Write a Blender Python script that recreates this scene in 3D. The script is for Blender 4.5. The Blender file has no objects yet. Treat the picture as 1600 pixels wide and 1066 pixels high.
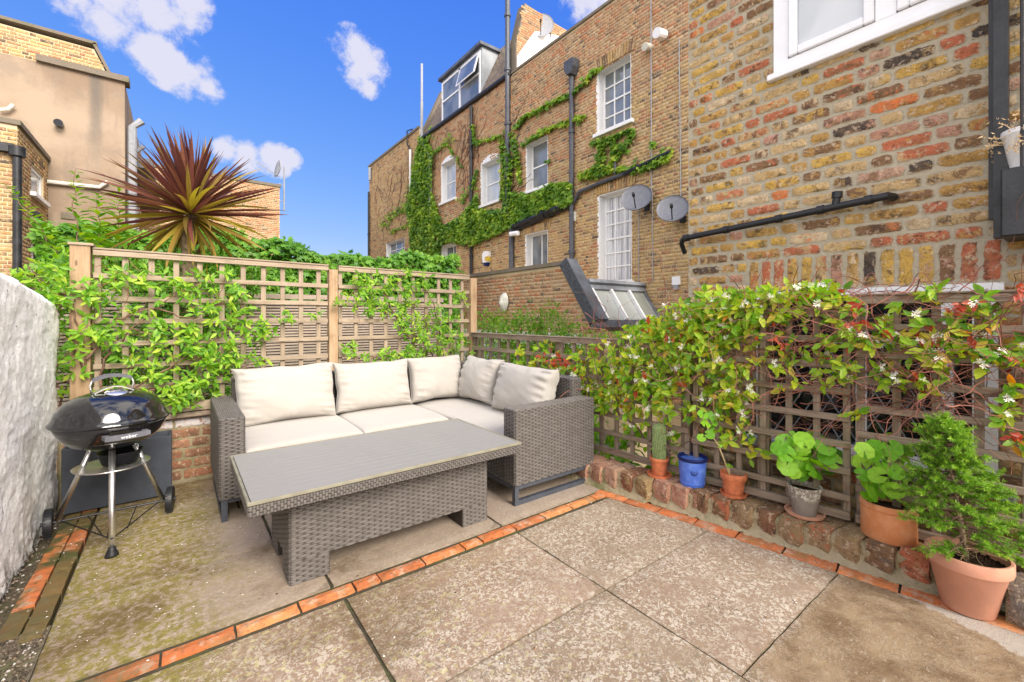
import bpy, math, random
import numpy as np
from mathutils import Vector, Matrix, noise
random.seed(7); rng = np.random.default_rng(7)
PI = math.pi; R = math.radians
S = bpy.context.scene; COL = S.collection

# ------------------------------------------------------------------ camera
YAW = R(37.4); FPX = 680.0; HOR = 494.0; EYE = 1.2
cd = bpy.data.cameras.new('camera'); cam = bpy.data.objects.new('camera', cd); COL.objects.link(cam)
cam.location = (0, 0, EYE); cam.rotation_euler = (PI/2, 0, -YAW)
cd.sensor_width = 36; cd.lens = 36*FPX/1600; cd.shift_y = -(533-HOR)/1600
cd.clip_start = .02; cd.clip_end = 2000
S.camera = cam

# ------------------------------------------------------------------ light
SUN_EL, SUN_AZ = R(34), R(176)      # azimuth of the sun, clockwise from +Y
w = bpy.data.worlds.new('World'); S.world = w; w.use_nodes = True
nt = w.node_tree; N = nt.nodes; L = nt.links; N.clear()
out = N.new('ShaderNodeOutputWorld'); bg = N.new('ShaderNodeBackground')
sky = N.new('ShaderNodeTexSky'); sky.sky_type = 'NISHITA'; sky.sun_disc = False
sky.sun_elevation = SUN_EL; sky.sun_rotation = SUN_AZ; sky.air_density = 1.0; sky.dust_density = .6; sky.ozone_density = 2.2
tc = N.new('ShaderNodeTexCoord')
def wmath(op, a, b=None, c=None):
    n = N.new('ShaderNodeMath'); n.operation = op
    for i, v in enumerate((a, b, c)):
        if v is None: continue
        if isinstance(v, (int, float)): n.inputs[i].default_value = v
        else: L.new(v, n.inputs[i])
    return n.outputs[0]
def pix_dir(px, py):
    l = (px-800)/FPX; t = (HOR-py)/FPX
    return Vector((math.sin(YAW)+l*math.cos(YAW), math.cos(YAW)-l*math.sin(YAW), t))
n1 = N.new('ShaderNodeTexNoise'); n1.inputs['Scale'].default_value = 14; n1.inputs['Detail'].default_value = 12; n1.inputs['Roughness'].default_value = .68
L.new(tc.outputs['Generated'], n1.inputs['Vector'])
n2 = N.new('ShaderNodeTexNoise'); n2.inputs['Scale'].default_value = 2.6; n2.inputs['Detail'].default_value = 7; n2.inputs['Roughness'].default_value = .6
L.new(tc.outputs['Generated'], n2.inputs['Vector'])
def dirdist(v):      # distance between the view direction and v
    n = N.new('ShaderNodeVectorMath'); n.operation = 'DISTANCE'; L.new(tc.outputs['Generated'], n.inputs[0]); n.inputs[1].default_value = v
    return n.outputs['Value']
mask = None
for (px, py, rad) in [(238, 76, .048), (270, 95, .055), (305, 118, .055), (320, 135, .03), (548, 80, .05), (570, 105, .055), (575, 135, .03), (180, -2, .07), (240, 12, .06), (120, 0, .04), (285, 4, .05), (385, 245, .035), (430, 250, .04), (940, -25, .10), (352, 232, .03), (455, 250, .025), (160, 30, .05)]:
    d = dirdist(pix_dir(px, py).normalized())
    b = wmath('MAXIMUM', wmath('SUBTRACT', 1.0, wmath('DIVIDE', d, rad)), 0.0)
    mask = b if mask is None else wmath('MAXIMUM', mask, b)
blob = wmath('MULTIPLY_ADD', wmath('SUBTRACT', n1.outputs['Fac'], .5), 4.2, wmath('MULTIPLY', mask, 1.35))
blob = wmath('MULTIPLY', blob, wmath('MINIMUM', wmath('MULTIPLY', mask, 8.0), 1.0))
sm = N.new('ShaderNodeMapRange'); sm.interpolation_type = 'SMOOTHSTEP'; L.new(blob, sm.inputs['Value'])
sm.inputs['From Min'].default_value = .10; sm.inputs['From Max'].default_value = 1.05; sm.inputs['To Max'].default_value = .92
# unseen clouds over the rest of the sky, added and brightened as fill light
s2 = N.new('ShaderNodeMapRange'); s2.interpolation_type = 'SMOOTHSTEP'; L.new(n2.outputs['Fac'], s2.inputs['Value'])
s2.inputs['From Min'].default_value = .36; s2.inputs['From Max'].default_value = .60; s2.inputs['To Max'].default_value = .92
clear = dirdist(pix_dir(420, 150).normalized())   # the blue patch the photograph looks into
s3 = N.new('ShaderNodeMapRange'); s3.interpolation_type = 'SMOOTHSTEP'; L.new(clear, s3.inputs['Value'])
s3.inputs['From Min'].default_value = .6; s3.inputs['From Max'].default_value = 1.0
cl = wmath('MAXIMUM', sm.outputs[0], wmath('MULTIPLY', s2.outputs[0], s3.outputs[0]))
mx = N.new('ShaderNodeMix'); mx.data_type = 'RGBA'; L.new(cl, mx.inputs['Factor'])
hs = N.new('ShaderNodeHueSaturation'); hs.inputs['Saturation'].default_value = 1.0; hs.inputs['Value'].default_value = 1.0
L.new(sky.outputs[0], hs.inputs['Color'])
SKYMUL = N.new('ShaderNodeMix'); SKYMUL.data_type = 'RGBA'; SKYMUL.blend_type = 'MULTIPLY'; SKYMUL.inputs['Factor'].default_value = 1
spc = N.new('ShaderNodeSeparateColor'); cbc = N.new('ShaderNodeCombineColor'); L.new(hs.outputs[0], spc.inputs[0])
for i_, (k_, p_) in enumerate(((.23, 1.15), (.48, .70), (2.05, .14))): L.new(wmath('MULTIPLY', wmath('POWER', spc.outputs[i_], p_), k_), cbc.inputs[i_])
L.new(cbc.outputs[0], SKYMUL.inputs['A']); SKYMUL.inputs['B'].default_value = (1, 1, 1, 1)
cm = N.new('ShaderNodeMix'); cm.data_type = 'RGBA'; cm.inputs['A'].default_value = (2.15, 2.12, 2.45, 1); cm.inputs['B'].default_value = (8.6, 8.1, 7.4, 1)
L.new(SKYMUL.outputs['Result'], mx.inputs['A']); L.new(s3.outputs[0], cm.inputs['Factor']); L.new(cm.outputs['Result'], mx.inputs['B'])
L.new(mx.outputs['Result'], bg.inputs['Color']); bg.inputs['Strength'].default_value = .15
L.new(bg.outputs[0], out.inputs[0])
sd = bpy.data.lights.new('sun', 'SUN'); so = bpy.data.objects.new('sun', sd); COL.objects.link(so)
sd.energy = 2.3; sd.angle = R(30); sd.color = (1, .93, .84)
sv = Vector((math.sin(SUN_AZ)*math.cos(SUN_EL), math.cos(SUN_AZ)*math.cos(SUN_EL), math.sin(SUN_EL)))
so.rotation_euler = sv.to_track_quat('Z', 'Y').to_euler(); so.location = (0, -5, 12)
S.view_settings.view_transform = 'Standard'; S.view_settings.look = 'None'; S.view_settings.gamma = 1
S.view_settings.use_curve_mapping = False; S.view_settings.exposure = 1.34
S.cycles.use_denoising = True; S.cycles.denoising_input_passes = 'RGB_ALBEDO_NORMAL'; S.cycles.denoising_prefilter = 'ACCURATE'; S.cycles.use_adaptive_sampling = False; S.cycles.max_bounces = 6; S.cycles.transparent_max_bounces = 8

# ------------------------------------------------------------------ pixel measurements -> places
def pd(px, py):
    l = (px-800)/FPX; t = (HOR-py)/FPX
    return (math.sin(YAW)+l*math.cos(YAW), math.cos(YAW)-l*math.sin(YAW), t)
def on_z(px, py, z=0.0):
    d = pd(px, py); k = (z-EYE)/d[2]; return Vector((d[0]*k, d[1]*k, z))
def on_x(px, py, x):
    d = pd(px, py); k = x/d[0]; return Vector((x, d[1]*k, EYE+d[2]*k))
def on_y(px, py, y):
    d = pd(px, py); k = y/d[1]; return Vector((d[0]*k, y, EYE+d[2]*k))
def on_line(px, py, A, B):          # vertical plane through A and B (xy)
    d = pd(px, py); nx, ny = B[1]-A[1], A[0]-B[0]
    k = (nx*A[0]+ny*A[1])/(nx*d[0]+ny*d[1]); return Vector((d[0]*k, d[1]*k, EYE+d[2]*k))

# ------------------------------------------------------------------ object helpers
WL = {}                             # world location of each parent
def tag(o, label=None, cat=None, group=None, kind=None):
    if label: o['label'] = label
    if cat: o['category'] = cat
    if group: o['group'] = group
    if kind: o['kind'] = kind
    return o
def thing(name, label, cat, loc=(0, 0, 0), group=None, kind=None):
    o = bpy.data.objects.new(name, None); COL.objects.link(o); o.location = loc; o.empty_display_size = .1
    WL[o.name] = Vector(loc); return tag(o, label, cat, group, kind)
class MB:
    def __init__(s): s.v = []; s.f = []; s.c = []      # verts, faces, per-vertex rnd
    def add(s, vs, fs, r=None):
        n = len(s.v); s.v += [tuple(p) for p in vs]; s.f += [tuple(i+n for i in f) for f in fs]
        s.c += [random.random() if r is None else r]*len(vs) if not isinstance(r, list) else r
        return s
    def box(s, x0, x1, y0, y1, z0, z1, r=None):
        v = [(x0,y0,z0),(x1,y0,z0),(x1,y1,z0),(x0,y1,z0),(x0,y0,z1),(x1,y0,z1),(x1,y1,z1),(x0,y1,z1)]
        return s.add(v, [(0,3,2,1),(4,5,6,7),(0,1,5,4),(1,2,6,5),(2,3,7,6),(3,0,4,7)], r)
    def bbox(s, x0, x1, y0, y1, z0, z1, b=.004, r=None):   # chamfered box
        cs = [((x0,x0+b),(x1,x1-b)), ((y0,y0+b),(y1,y1-b)), ((z0,z0+b),(z1,z1-b))]
        vs = []; idx = {}
        for i in (0,1):
            for j in (0,1):
                for k in (0,1):
                    X, Y, Z = cs[0][i], cs[1][j], cs[2][k]
                    idx[i,j,k] = len(vs)
                    vs += [(X[0],Y[1],Z[1]), (X[1],Y[0],Z[1]), (X[1],Y[1],Z[0])]
        f = []
        g = lambda i,j,k,a: idx[i,j,k]+a
        for a in range(3):
            for sgn in (0,1):
                q = []
                for (p, r_) in ((0,0),(1,0),(1,1),(0,1)):
                    t = [0,0,0]; t[a] = sgn; t[(a+1)%3] = p; t[(a+2)%3] = r_; q.append(g(*t, a))
                f.append(tuple(q) if sgn else tuple(reversed(q)))
        for a in range(3):                                   # edges
            b1, b2 = (a+1)%3, (a+2)%3
            for p in (0,1):
                for q_ in (0,1):
                    t0 = [0,0,0]; t0[b1] = p; t0[b2] = q_; t1 = list(t0); t1[a] = 1
                    q = (g(*t0,b1), g(*t1,b1), g(*t1,b2), g(*t0,b2))
                    f.append(q if p != q_ else tuple(reversed(q)))
        for k_, o in idx.items():
            f.append((o,o+1,o+2) if sum(k_)%2 else (o,o+2,o+1))
        return s.add(vs, f, r)
    def obox(s, c, ax, ay, az, r=None):
        c, ax, ay, az = map(Vector, (c, ax, ay, az))
        v = [c+a*ax+b*ay+d*az for d in (-1,1) for (a,b) in ((-1,-1),(1,-1),(1,1),(-1,1))]
        return s.add(v, [(0,3,2,1),(4,5,6,7),(0,1,5,4),(1,2,6,5),(2,3,7,6),(3,0,4,7)], r)
    def beam(s, a, b, w, h, up=(0,0,1), r=None):           # bar from a to b
        a, b = Vector(a), Vector(b); d = b-a; u = Vector(up); x = d.cross(u).normalized(); y = x.cross(d).normalized()
        return s.obox((a+b)/2, x*w/2, d/2, y*h/2, r)
    def tube(s, pts, rad, n=8, cap=True, r=None):
        pts = [Vector(p) for p in pts]; m = len(pts)
        rad = rad if isinstance(rad, (list, tuple)) else [rad]*m
        vs = []; t0 = (pts[1]-pts[0]).normalized()
        up = Vector((0,0,1)) if abs(t0.z) < .9 else Vector((1,0,0)); x = t0.cross(up).normalized()
        for i, p in enumerate(pts):
            t = (pts[min(i+1,m-1)]-pts[max(i-1,0)]).normalized()
            x = (x - t*x.dot(t)).normalized(); y = t.cross(x)
            for k in range(n):
                a = 2*PI*k/n; vs.append(p+(x*math.cos(a)+y*math.sin(a))*rad[i])
        f = [(i*n+k, i*n+(k+1)%n, (i+1)*n+(k+1)%n, (i+1)*n+k) for i in range(m-1) for k in range(n)]
        if cap: f += [tuple(reversed(range(n))), tuple(range((m-1)*n, m*n))]
        return s.add(vs, f, r)
    def lathe(s, prof, n=32, c=(0,0,0), r=None, sx=1, sy=1):
        vs = []; m = len(prof)
        for (q, z) in prof:
            for k in range(n):
                a = 2*PI*k/n; vs.append((c[0]+q*math.cos(a)*sx, c[1]+q*math.sin(a)*sy, c[2]+z))
        f = [(i*n+k, i*n+(k+1)%n, (i+1)*n+(k+1)%n, (i+1)*n+k) for i in range(m-1) for k in range(n)]
        if prof[0][0] > 1e-5: f.append(tuple(reversed(range(n))))
        if prof[-1][0] > 1e-5: f.append(tuple(range((m-1)*n, m*n)))
        return s.add(vs, f, r)
    def prism(s, poly, ax, t0, t1, r=None):     # poly = list of 2-D points in the other two axes
        def P(p, t):
            return (t, p[0], p[1]) if ax == 0 else (p[0], t, p[1]) if ax == 1 else (p[0], p[1], t)
        n = len(poly); vs = [P(p, t0) for p in poly]+[P(p, t1) for p in poly]
        f = [tuple(range(n)), tuple(reversed(range(n, 2*n)))]+[(i, i+n, (i+1)%n+n, (i+1)%n) for i in range(n)]
        return s.add(vs, f, r)
    def mesh(s, name, mat, off=Vector((0,0,0)), smooth=False):
        me = bpy.data.meshes.new(name)
        me.from_pydata([(x-off.x, y-off.y, z-off.z) for x, y, z in s.v], [], s.f)
        a = me.attributes.new('rnd', 'FLOAT', 'POINT'); a.data.foreach_set('value', s.c)
        if mat: me.materials.append(mat)
        if smooth: me.polygons.foreach_set('use_smooth', [True]*len(me.polygons))
        me.update(); return me
    def build(s, name, mat, parent=None, smooth=False, kind=None, label=None, cat=None, group=None, sharp=None):
        v = np.array(s.v) if s.v else np.zeros((1,3))
        own = Vector((float((v[:,0].min()+v[:,0].max())/2), float((v[:,1].min()+v[:,1].max())/2), float(v[:,2].min())))
        me = s.mesh(name, mat, own, smooth)
        if sharp is not None:
            me.polygons.foreach_set('use_smooth', [True]*len(me.polygons)); me.set_sharp_from_angle(angle=R(sharp))
        o = bpy.data.objects.new(name, me); COL.objects.link(o)
        pw = Vector((0,0,0))
        if parent: o.parent = parent; pw = WL[parent.name]
        o.location = own-pw; WL[o.name] = own
        return tag(o, label, cat, group, kind)
def inst(me, name, parent, M, label=None):
    o = bpy.data.objects.new(name, me); COL.objects.link(o)
    if parent: o.parent = parent; M = Matrix.Translation(-WL[parent.name]) @ M
    o.matrix_basis = M
    if label: o['label'] = label
    return o
def fast_mesh(name, T, F, mats3, pos, rnd, mat):
    """many copies of a template: T (k,3), F list of faces (same size), mats3 (n,3,3), pos (n,3), rnd (n,)"""
    T = np.asarray(T, float); n = len(pos); k = len(T)
    V = np.einsum('nij,kj->nki', mats3, T)+np.asarray(pos)[:, None, :]
    me = bpy.data.meshes.new(name); V = V.reshape(-1, 3)
    me.vertices.add(len(V)); me.vertices.foreach_set('co', V.ravel())
    lens = [len(f) for f in F]; fl = np.array([i for f in F for i in f])
    loops = (fl[None, :]+(np.arange(n)*k)[:, None]).ravel()
    tot = np.tile(lens, n); starts = np.concatenate([[0], np.cumsum(tot)[:-1]])
    me.loops.add(len(loops)); me.loops.foreach_set('vertex_index', loops.astype(np.int32))
    me.polygons.add(len(tot)); me.polygons.foreach_set('loop_start', starts.astype(np.int32))
    try: me.polygons.foreach_set('loop_total', tot.astype(np.int32))
    except Exception: pass
    me.update(calc_edges=True); me.validate()
    a = me.attributes.new('rnd', 'FLOAT', 'POINT'); a.data.foreach_set('value', np.repeat(rnd, k).astype(np.float32))
    me.materials.append(mat); return me
def link_mesh(me, name, parent=None, **kw):
    o = bpy.data.objects.new(name, me); COL.objects.link(o)
    if parent: o.parent = parent; o.location = -WL[parent.name]
    WL[o.name] = Vector((0,0,0)); return tag(o, **kw)
def in_poly(x, y, poly):
    c = False; j = len(poly)-1
    for i in range(len(poly)):
        xi, yi = poly[i]; xj, yj = poly[j]
        if (yi > y) != (yj > y) and x < (xj-xi)*(y-yi)/(yj-yi)+xi: c = not c
        j = i
    return c

# ------------------------------------------------------------------ materials
class NT:
    def __init__(s, name, rough=.7, spec=.35):
        s.m = bpy.data.materials.new(name); s.m.use_nodes = True; s.t = s.m.node_tree; s.n = s.t.nodes; s.l = s.t.links
        s.b = s.n['Principled BSDF']; s.b.inputs['Roughness'].default_value = rough; s.b.inputs['Specular IOR Level'].default_value = spec
        s._tc = s.n.new('ShaderNodeTexCoord')
    def obj(s): return s._tc.outputs['Object']
    def pos(s): return s.n.new('ShaderNodeNewGeometry').outputs['Position']
    def orand(s): return s.n.new('ShaderNodeObjectInfo').outputs['Random']
    def attr(s, a='rnd'):
        n = s.n.new('ShaderNodeAttribute'); n.attribute_name = a; return n.outputs['Fac']
    def put(s, sock, v):
        if isinstance(v, bpy.types.NodeSocket): s.l.new(v, sock)
        else: sock.default_value = v
    def math(s, op, a, b=0.0, c=0.0, clamp=False):
        n = s.n.new('ShaderNodeMath'); n.operation = op; n.use_clamp = clamp
        s.put(n.inputs[0], a); s.put(n.inputs[1], b); s.put(n.inputs[2], c); return n.outputs[0]
    def vadd(s, v, k):
        n = s.n.new('ShaderNodeVectorMath'); n.operation = 'ADD'; s.put(n.inputs[0], v); s.put(n.inputs[1], k); return n.outputs[0]
    def vmul(s, v, k):
        n = s.n.new('ShaderNodeVectorMath'); n.operation = 'MULTIPLY'; s.put(n.inputs[0], v); n.inputs[1].default_value = k; return n.outputs[0]
    def shift(s, v, fac, k=37.0):          # a different patch of texture for each object
        c = s.n.new('ShaderNodeCombineXYZ'); m = s.math('MULTIPLY', fac, k); s.put(c.inputs[0], m); s.put(c.inputs[1], s.math('MULTIPLY', fac, k*1.7)); s.put(c.inputs[2], m)
        return s.vadd(v, c.outputs[0])
    def noise(s, v, scale=5, detail=4, rough=.55, dist=0):
        n = s.n.new('ShaderNodeTexNoise'); s.put(n.inputs['Vector'], v); n.inputs['Scale'].default_value = scale
        n.inputs['Detail'].default_value = detail; n.inputs['Roughness'].default_value = rough; n.inputs['Distortion'].default_value = dist; return n.outputs['Fac']
    def vor(s, v, scale=5, feature='F1', out='Distance'):
        n = s.n.new('ShaderNodeTexVoronoi'); n.feature = feature; s.put(n.inputs['Vector'], v); n.inputs['Scale'].default_value = scale; return n.outputs[out]
    def ramp(s, f, stops, mode='LINEAR'):
        n = s.n.new('ShaderNodeValToRGB'); n.color_ramp.interpolation = mode; e = n.color_ramp.elements
        while len(e) < len(stops): e.new(.5)
        for el, (p, c) in zip(e, stops): el.position = p; el.color = (c[0], c[1], c[2], 1)
        s.put(n.inputs[0], f); return n.outputs[0]
    def rng(s, f, a, b, c=0.0, d=1.0):
        n = s.n.new('ShaderNodeMapRange'); n.interpolation_type = 'SMOOTHSTEP'; s.put(n.inputs['Value'], f)
        for k, v in (('From Min', a), ('From Max', b), ('To Min', c), ('To Max', d)): n.inputs[k].default_value = v
        return n.outputs[0]
    def mix(s, f, a, b, mode='MIX'):
        n = s.n.new('ShaderNodeMix'); n.data_type = 'RGBA'; n.blend_type = mode
        s.put(n.inputs['Factor'], f)
        for k, v in (('A', a), ('B', b)):
            s.put(n.inputs[k], (*v, 1) if isinstance(v, tuple) and len(v) == 3 else v)
        return n.outputs['Result']
    def sep(s, v):
        n = s.n.new('ShaderNodeSeparateXYZ'); s.put(n.inputs[0], v); return n.outputs
    def col(s, c): s.put(s.b.inputs['Base Color'], (*c, 1) if isinstance(c, tuple) and len(c) == 3 else c); return s
    def bump(s, h, dist=.002, strength=1.0):
        n = s.n.new('ShaderNodeBump'); n.inputs['Distance'].default_value = dist; n.inputs['Strength'].default_value = strength
        s.put(n.inputs['Height'], h); s.l.new(n.outputs[0], s.b.inputs['Normal']); return s
    def rgh(s, f): s.put(s.b.inputs['Roughness'], f); return s
def plain(name, c, rough=.5, metal=0, spec=.4, var=.12, scale=18, bump=.0006):
    t = NT(name, rough, spec); n = t.noise(t.obj(), scale, 4)
    t.col(t.mix(t.rng(n, .3, .7), tuple(x*(1-var) for x in c), tuple(min(1, x*(1+var)) for x in c)))
    t.b.inputs['Metallic'].default_value = metal
    if bump: t.bump(t.noise(t.obj(), scale*6, 3), bump)
    return t.m
def stock_brick(name, src, stops, dark=.5, bump=.004, scale=1.0, mottle=.85, smear=None):
    t = NT(name, .88, .2); r = t.orand() if src == 'obj' else t.attr()
    p = t.shift(t.pos() if src != 'obj' else t.obj(), r)
    base = t.ramp(r, stops, 'CONSTANT'); two = t.ramp(t.math('FRACT', t.math('MULTIPLY', r, 7.31)), stops, 'CONSTANT')
    a = t.noise(p, 17*scale, 5, .65, .5); b = t.noise(p, 85*scale, 4, .7); f = t.noise(p, 42*scale, 5, .7, .6)
    c = t.mix(t.math('MULTIPLY', t.rng(t.noise(t.vadd(p, (2, 7, 4)), 11*scale, 5, .7, .8), .52, .60), mottle), base, two)
    c = t.mix(t.rng(a, .30, .75, 0, .55), c, (.27, .17, .08))
    c = t.mix(t.rng(t.noise(t.vadd(p, (5, 3, 1)), 12*scale, 4, .7), .54, .66, 0, dark), c, (.06, .045, .035))
    c = t.mix(t.rng(t.noise(t.vadd(p, (1, 8, 1)), 34*scale, 4, .7), .54, .64, 0, .6), c, (.66, .52, .36))
    c = t.mix(t.rng(f, .46, .36, 0, .75), c, t.mix(.5, base, (.08, .05, .03)))
    v = t.vor(t.vadd(p, t.vmul(p, (0, 0, .6))), 62*scale); pit = t.math('MINIMUM', t.math('ADD', t.rng(v, .10, .24), t.rng(t.noise(p, 9*scale, 2), .45, .6)), 1.0)
    c = t.mix(t.math('MULTIPLY', t.math('SUBTRACT', 1.0, pit), .85), c, (.045, .03, .022))
    if smear: c = t.mix(t.rng(t.math('ADD', t.attr(), t.math('MULTIPLY', t.math('SUBTRACT', f, .5), 1.7)), .30, .10), c, smear)
    wp0 = t.pos(); c = t.mix(t.rng(t.noise(wp0, 1.3, 6, .7), .48, .66, 0, .42), c, t.mix(.5, c, (.06, .045, .03)))
    t.col(c); h = t.math('ADD', t.math('MULTIPLY', a, 1.0), t.math('ADD', t.math('MULTIPLY', f, 1.3), t.math('ADD', t.math('MULTIPLY', b, .5), t.math('MULTIPLY', pit, .5))))
    t.bump(h, bump); return t.m
YEL = (.64,.40,.09); OCH = (.50,.29,.08); BUF = (.60,.42,.20); CRM = (.68,.53,.33); RED = (.52,.15,.075); ORG = (.66,.19,.06)
PNK = (.52,.27,.19); BRN = (.22,.12,.065); DRK = (.055,.048,.048); PUR = (.18,.12,.105); SAL = (.56,.34,.24)
near_stops = [(0,BUF),(.10,OCH),(.19,CRM),(.27,RED),(.36,BRN),(.45,YEL),(.52,BUF),(.60,PNK),(.66,OCH),(.74,DRK),(.79,BRN),(.84,SAL),(.88,ORG),(.92,YEL),(.96,RED)]
M = {}
M['near_brick'] = stock_brick('near_brick', 'obj', near_stops, .75, .007, smear=(.42,.36,.26))
M['near_brick_joined'] = stock_brick('near_brick_joined', 'attr', near_stops, .75, .007)
far_stops = [(0,(.50,.33,.15)),(.15,(.56,.38,.15)),(.3,(.44,.28,.13)),(.42,(.60,.43,.22)),(.55,(.54,.34,.13)),(.66,(.24,.15,.09)),(.72,(.42,.20,.10)),(.80,(.52,.36,.20)),(.89,(.46,.19,.09)),(.95,(.11,.085,.065))]
red_stops = [(0,(.46,.26,.13)),(.15,(.50,.31,.16)),(.3,(.50,.22,.11)),(.42,(.54,.37,.21)),(.55,(.46,.28,.15)),(.66,(.28,.17,.11)),(.72,(.52,.20,.10)),(.80,(.54,.38,.24)),(.89,(.54,.19,.08)),(.95,(.13,.10,.08))]
M['far_brick'] = stock_brick('far_brick', 'attr', far_stops, .35, .006)
M['red_far_brick'] = stock_brick('red_far_brick', 'attr', red_stops, .2, .006)
M['low_brick'] = stock_brick('low_brick', 'obj', [(0,PNK),(.18,BRN),(.32,RED),(.5,(.35,.24,.13)),(.62,(.20,.17,.15)),(.72,SAL),(.84,(.38,.27,.13)),(.93,(.25,.10,.06))], .6, .010)
M['back_brick'] = stock_brick('back_brick', 'obj', [(0,(.36,.15,.09)),(.3,(.28,.13,.08)),(.55,(.40,.19,.12)),(.8,(.22,.11,.07))], .5, .004)
def mk_mortar(name, c, moss=0):
    t = NT(name, .95, .15); p = t.pos(); n = t.noise(p, 30, 5, .7); n2 = t.noise(p, 5, 4)
    k = t.mix(n, tuple(x*.75 for x in c), tuple(x*1.2 for x in c))
    if moss: k = t.mix(t.rng(n2, .45, .7, 0, moss), k, (.10,.12,.035))
    t.col(k).bump(t.math('ADD', n, n2), .012); return t.m
M['mortar'] = mk_mortar('mortar', (.44,.385,.28)); M['far_mortar'] = mk_mortar('far_mortar', (.60,.48,.31))
M['mossy_mortar'] = mk_mortar('mossy_mortar', (.34,.28,.175), .7); M['joint_dark'] = mk_mortar('joint_dark', (.07,.06,.04), .5)
t = NT('edging_brick', .75, .35); r = t.orand(); p = t.shift(t.obj(), r); a = t.noise(p, 16, 5, .65)
wx = t.sep(t.pos())[0]
base = t.ramp(r, [(0,(.62,.20,.06)),(.2,(.56,.16,.05)),(.4,(.66,.27,.10)),(.55,(.50,.15,.055)),(.7,(.58,.24,.10)),(.85,(.66,.22,.08))], 'CONSTANT')
c = t.mix(t.rng(a, .4, .7, 0, .75), base, (.27,.11,.045)); c = t.mix(t.rng(t.noise(t.pos(), 14, 5, .7), .50, .64, 0, .6), c, (.50,.38,.27)); c = t.mix(t.rng(t.noise(t.pos(), 40, 4, .7), .54, .66, 0, .6), c, (.14,.08,.04)); c = t.mix(t.rng(t.noise(t.vadd(t.pos(), (3,3,3)), 5, 4, .7), .54, .66, 0, .5), c, (.22,.17,.07))
moss = t.math('MULTIPLY', t.rng(wx, .1, -.4), t.math('MAXIMUM', t.math('MULTIPLY', t.rng(r, .45, .5), .85), t.rng(t.noise(t.pos(), 5, 4, .6), .42, .58)))
c = t.mix(moss, c, (.085,.085,.03)); t.col(c).bump(a, .004); t.rgh(t.rng(t.noise(t.pos(), 3, 3), .35, .7, .35, .8)); M['edging'] = t.m
# paving: weathered concrete flags, worn to flecks, mossy by the left wall, wet at the near right
t = NT('paving', .7, .35); g = t.pos(); x, y, z = t.sep(g); r = t.orand(); p = t.shift(g, r, 3.0)
fine = t.noise(p, 60, 4, .6, 1.2); mid = t.noise(p, 9, 4, .6); big = t.noise(p, 2.2, 4, .6); grit = t.noise(p, 260, 3, .6)
fl = t.math('MULTIPLY', t.rng(fine, .47, .56), t.rng(t.noise(t.vadd(p, (7,7,0)), 7, 5, .7), .36, .56, .25, 1))
base = t.mix(t.rng(big, .3, .7), (.235,.165,.105), (.29,.22,.15)); base = t.mix(t.rng(t.math('FRACT', t.math('MULTIPLY', r, 7.0)), 0, 1, 0, .5), base, (.31,.20,.135))
base = t.mix(t.rng(grit, .35, .65, 0, .4), base, (.22,.15,.10))
c = t.mix(t.math('MULTIPLY', fl, .8), base, (.52,.455,.36))
dk0 = t.math('MULTIPLY', t.rng(t.noise(t.vadd(p, (3,1,0)), 60, 4, .7), .53, .62), t.rng(t.noise(t.vadd(p, (1,5,0)), 4, 3, .6), .40, .62))
c = t.mix(t.math('MULTIPLY', dk0, .7), c, (.13,.11,.07))
lich = t.math('MULTIPLY', t.rng(t.noise(t.vadd(p, (11,1,0)), 40, 3, .6), .56, .62), t.rng(x, 1.9, .3)); c = t.mix(t.math('MULTIPLY', lich, .5), c, (.50,.46,.20))
wet = t.math('MULTIPLY', t.rng(x, 1.46, 1.62), t.rng(t.math('ADD', y, t.math('MULTIPLY', t.noise(g, 3, 3), .10)), .76, .70))
c = t.mix(t.math('MULTIPLY', wet, .82), c, t.mix(t.rng(t.noise(p, 6, 6, .75, .5), .35, .65), (.14,.085,.04), (.30,.215,.125))); c = t.mix(t.math('MULTIPLY', wet, t.rng(t.noise(t.vmul(p, (1, 2.2, 1)), 24, 5, .7), .60, .66, 0, .55)), c, (.42,.35,.26))
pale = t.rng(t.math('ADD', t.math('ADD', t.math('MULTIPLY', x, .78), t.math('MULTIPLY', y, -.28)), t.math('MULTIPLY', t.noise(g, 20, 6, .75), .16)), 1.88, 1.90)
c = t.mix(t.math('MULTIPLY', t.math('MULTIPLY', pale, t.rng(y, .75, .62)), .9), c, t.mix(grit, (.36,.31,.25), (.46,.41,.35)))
behind = t.rng(y, 2.0, 2.03)
c = t.mix(t.math('MULTIPLY', behind, .72), c, t.mix(t.noise(p, 7, 5, .7), (.28,.205,.15), (.41,.34,.28)))
lft = t.math('ADD', t.rng(x, .65, -.40), t.math('MULTIPLY', t.noise(g, 2.4, 4, .6), .9))
ms = t.math('MULTIPLY', t.rng(lft, .72, 1.15), t.rng(t.noise(g, 30, 6, .75), .40, .56))
c = t.mix(t.math('MULTIPLY', ms, .9), c, t.mix(t.noise(g, 40, 4), (.085,.07,.010), (.29,.245,.035)))
dk = t.math('MULTIPLY', t.rng(t.noise(t.vadd(g, (9,2,0)), 1.7, 5, .6), .47, .62), t.rng(x, 1.2, .5))
c = t.mix(t.math('MULTIPLY', dk, t.rng(t.noise(g, 30, 4, .7), .3, .6, .25, .75)), c, (.12,.075,.03))
gr = t.math('MULTIPLY', t.rng(t.math('ADD', t.attr(), t.math('MULTIPLY', t.noise(g, 22, 5, .7), .5)), .36, .10), .65); c = t.mix(gr, c, t.mix(t.noise(g, 30, 3), (.05,.04,.02), (.13,.11,.05)))
t.col(c); t.rgh(t.math('SUBTRACT', t.rng(big, .3, .7, .42, .75), t.math('MULTIPLY', wet, .15)))
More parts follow.
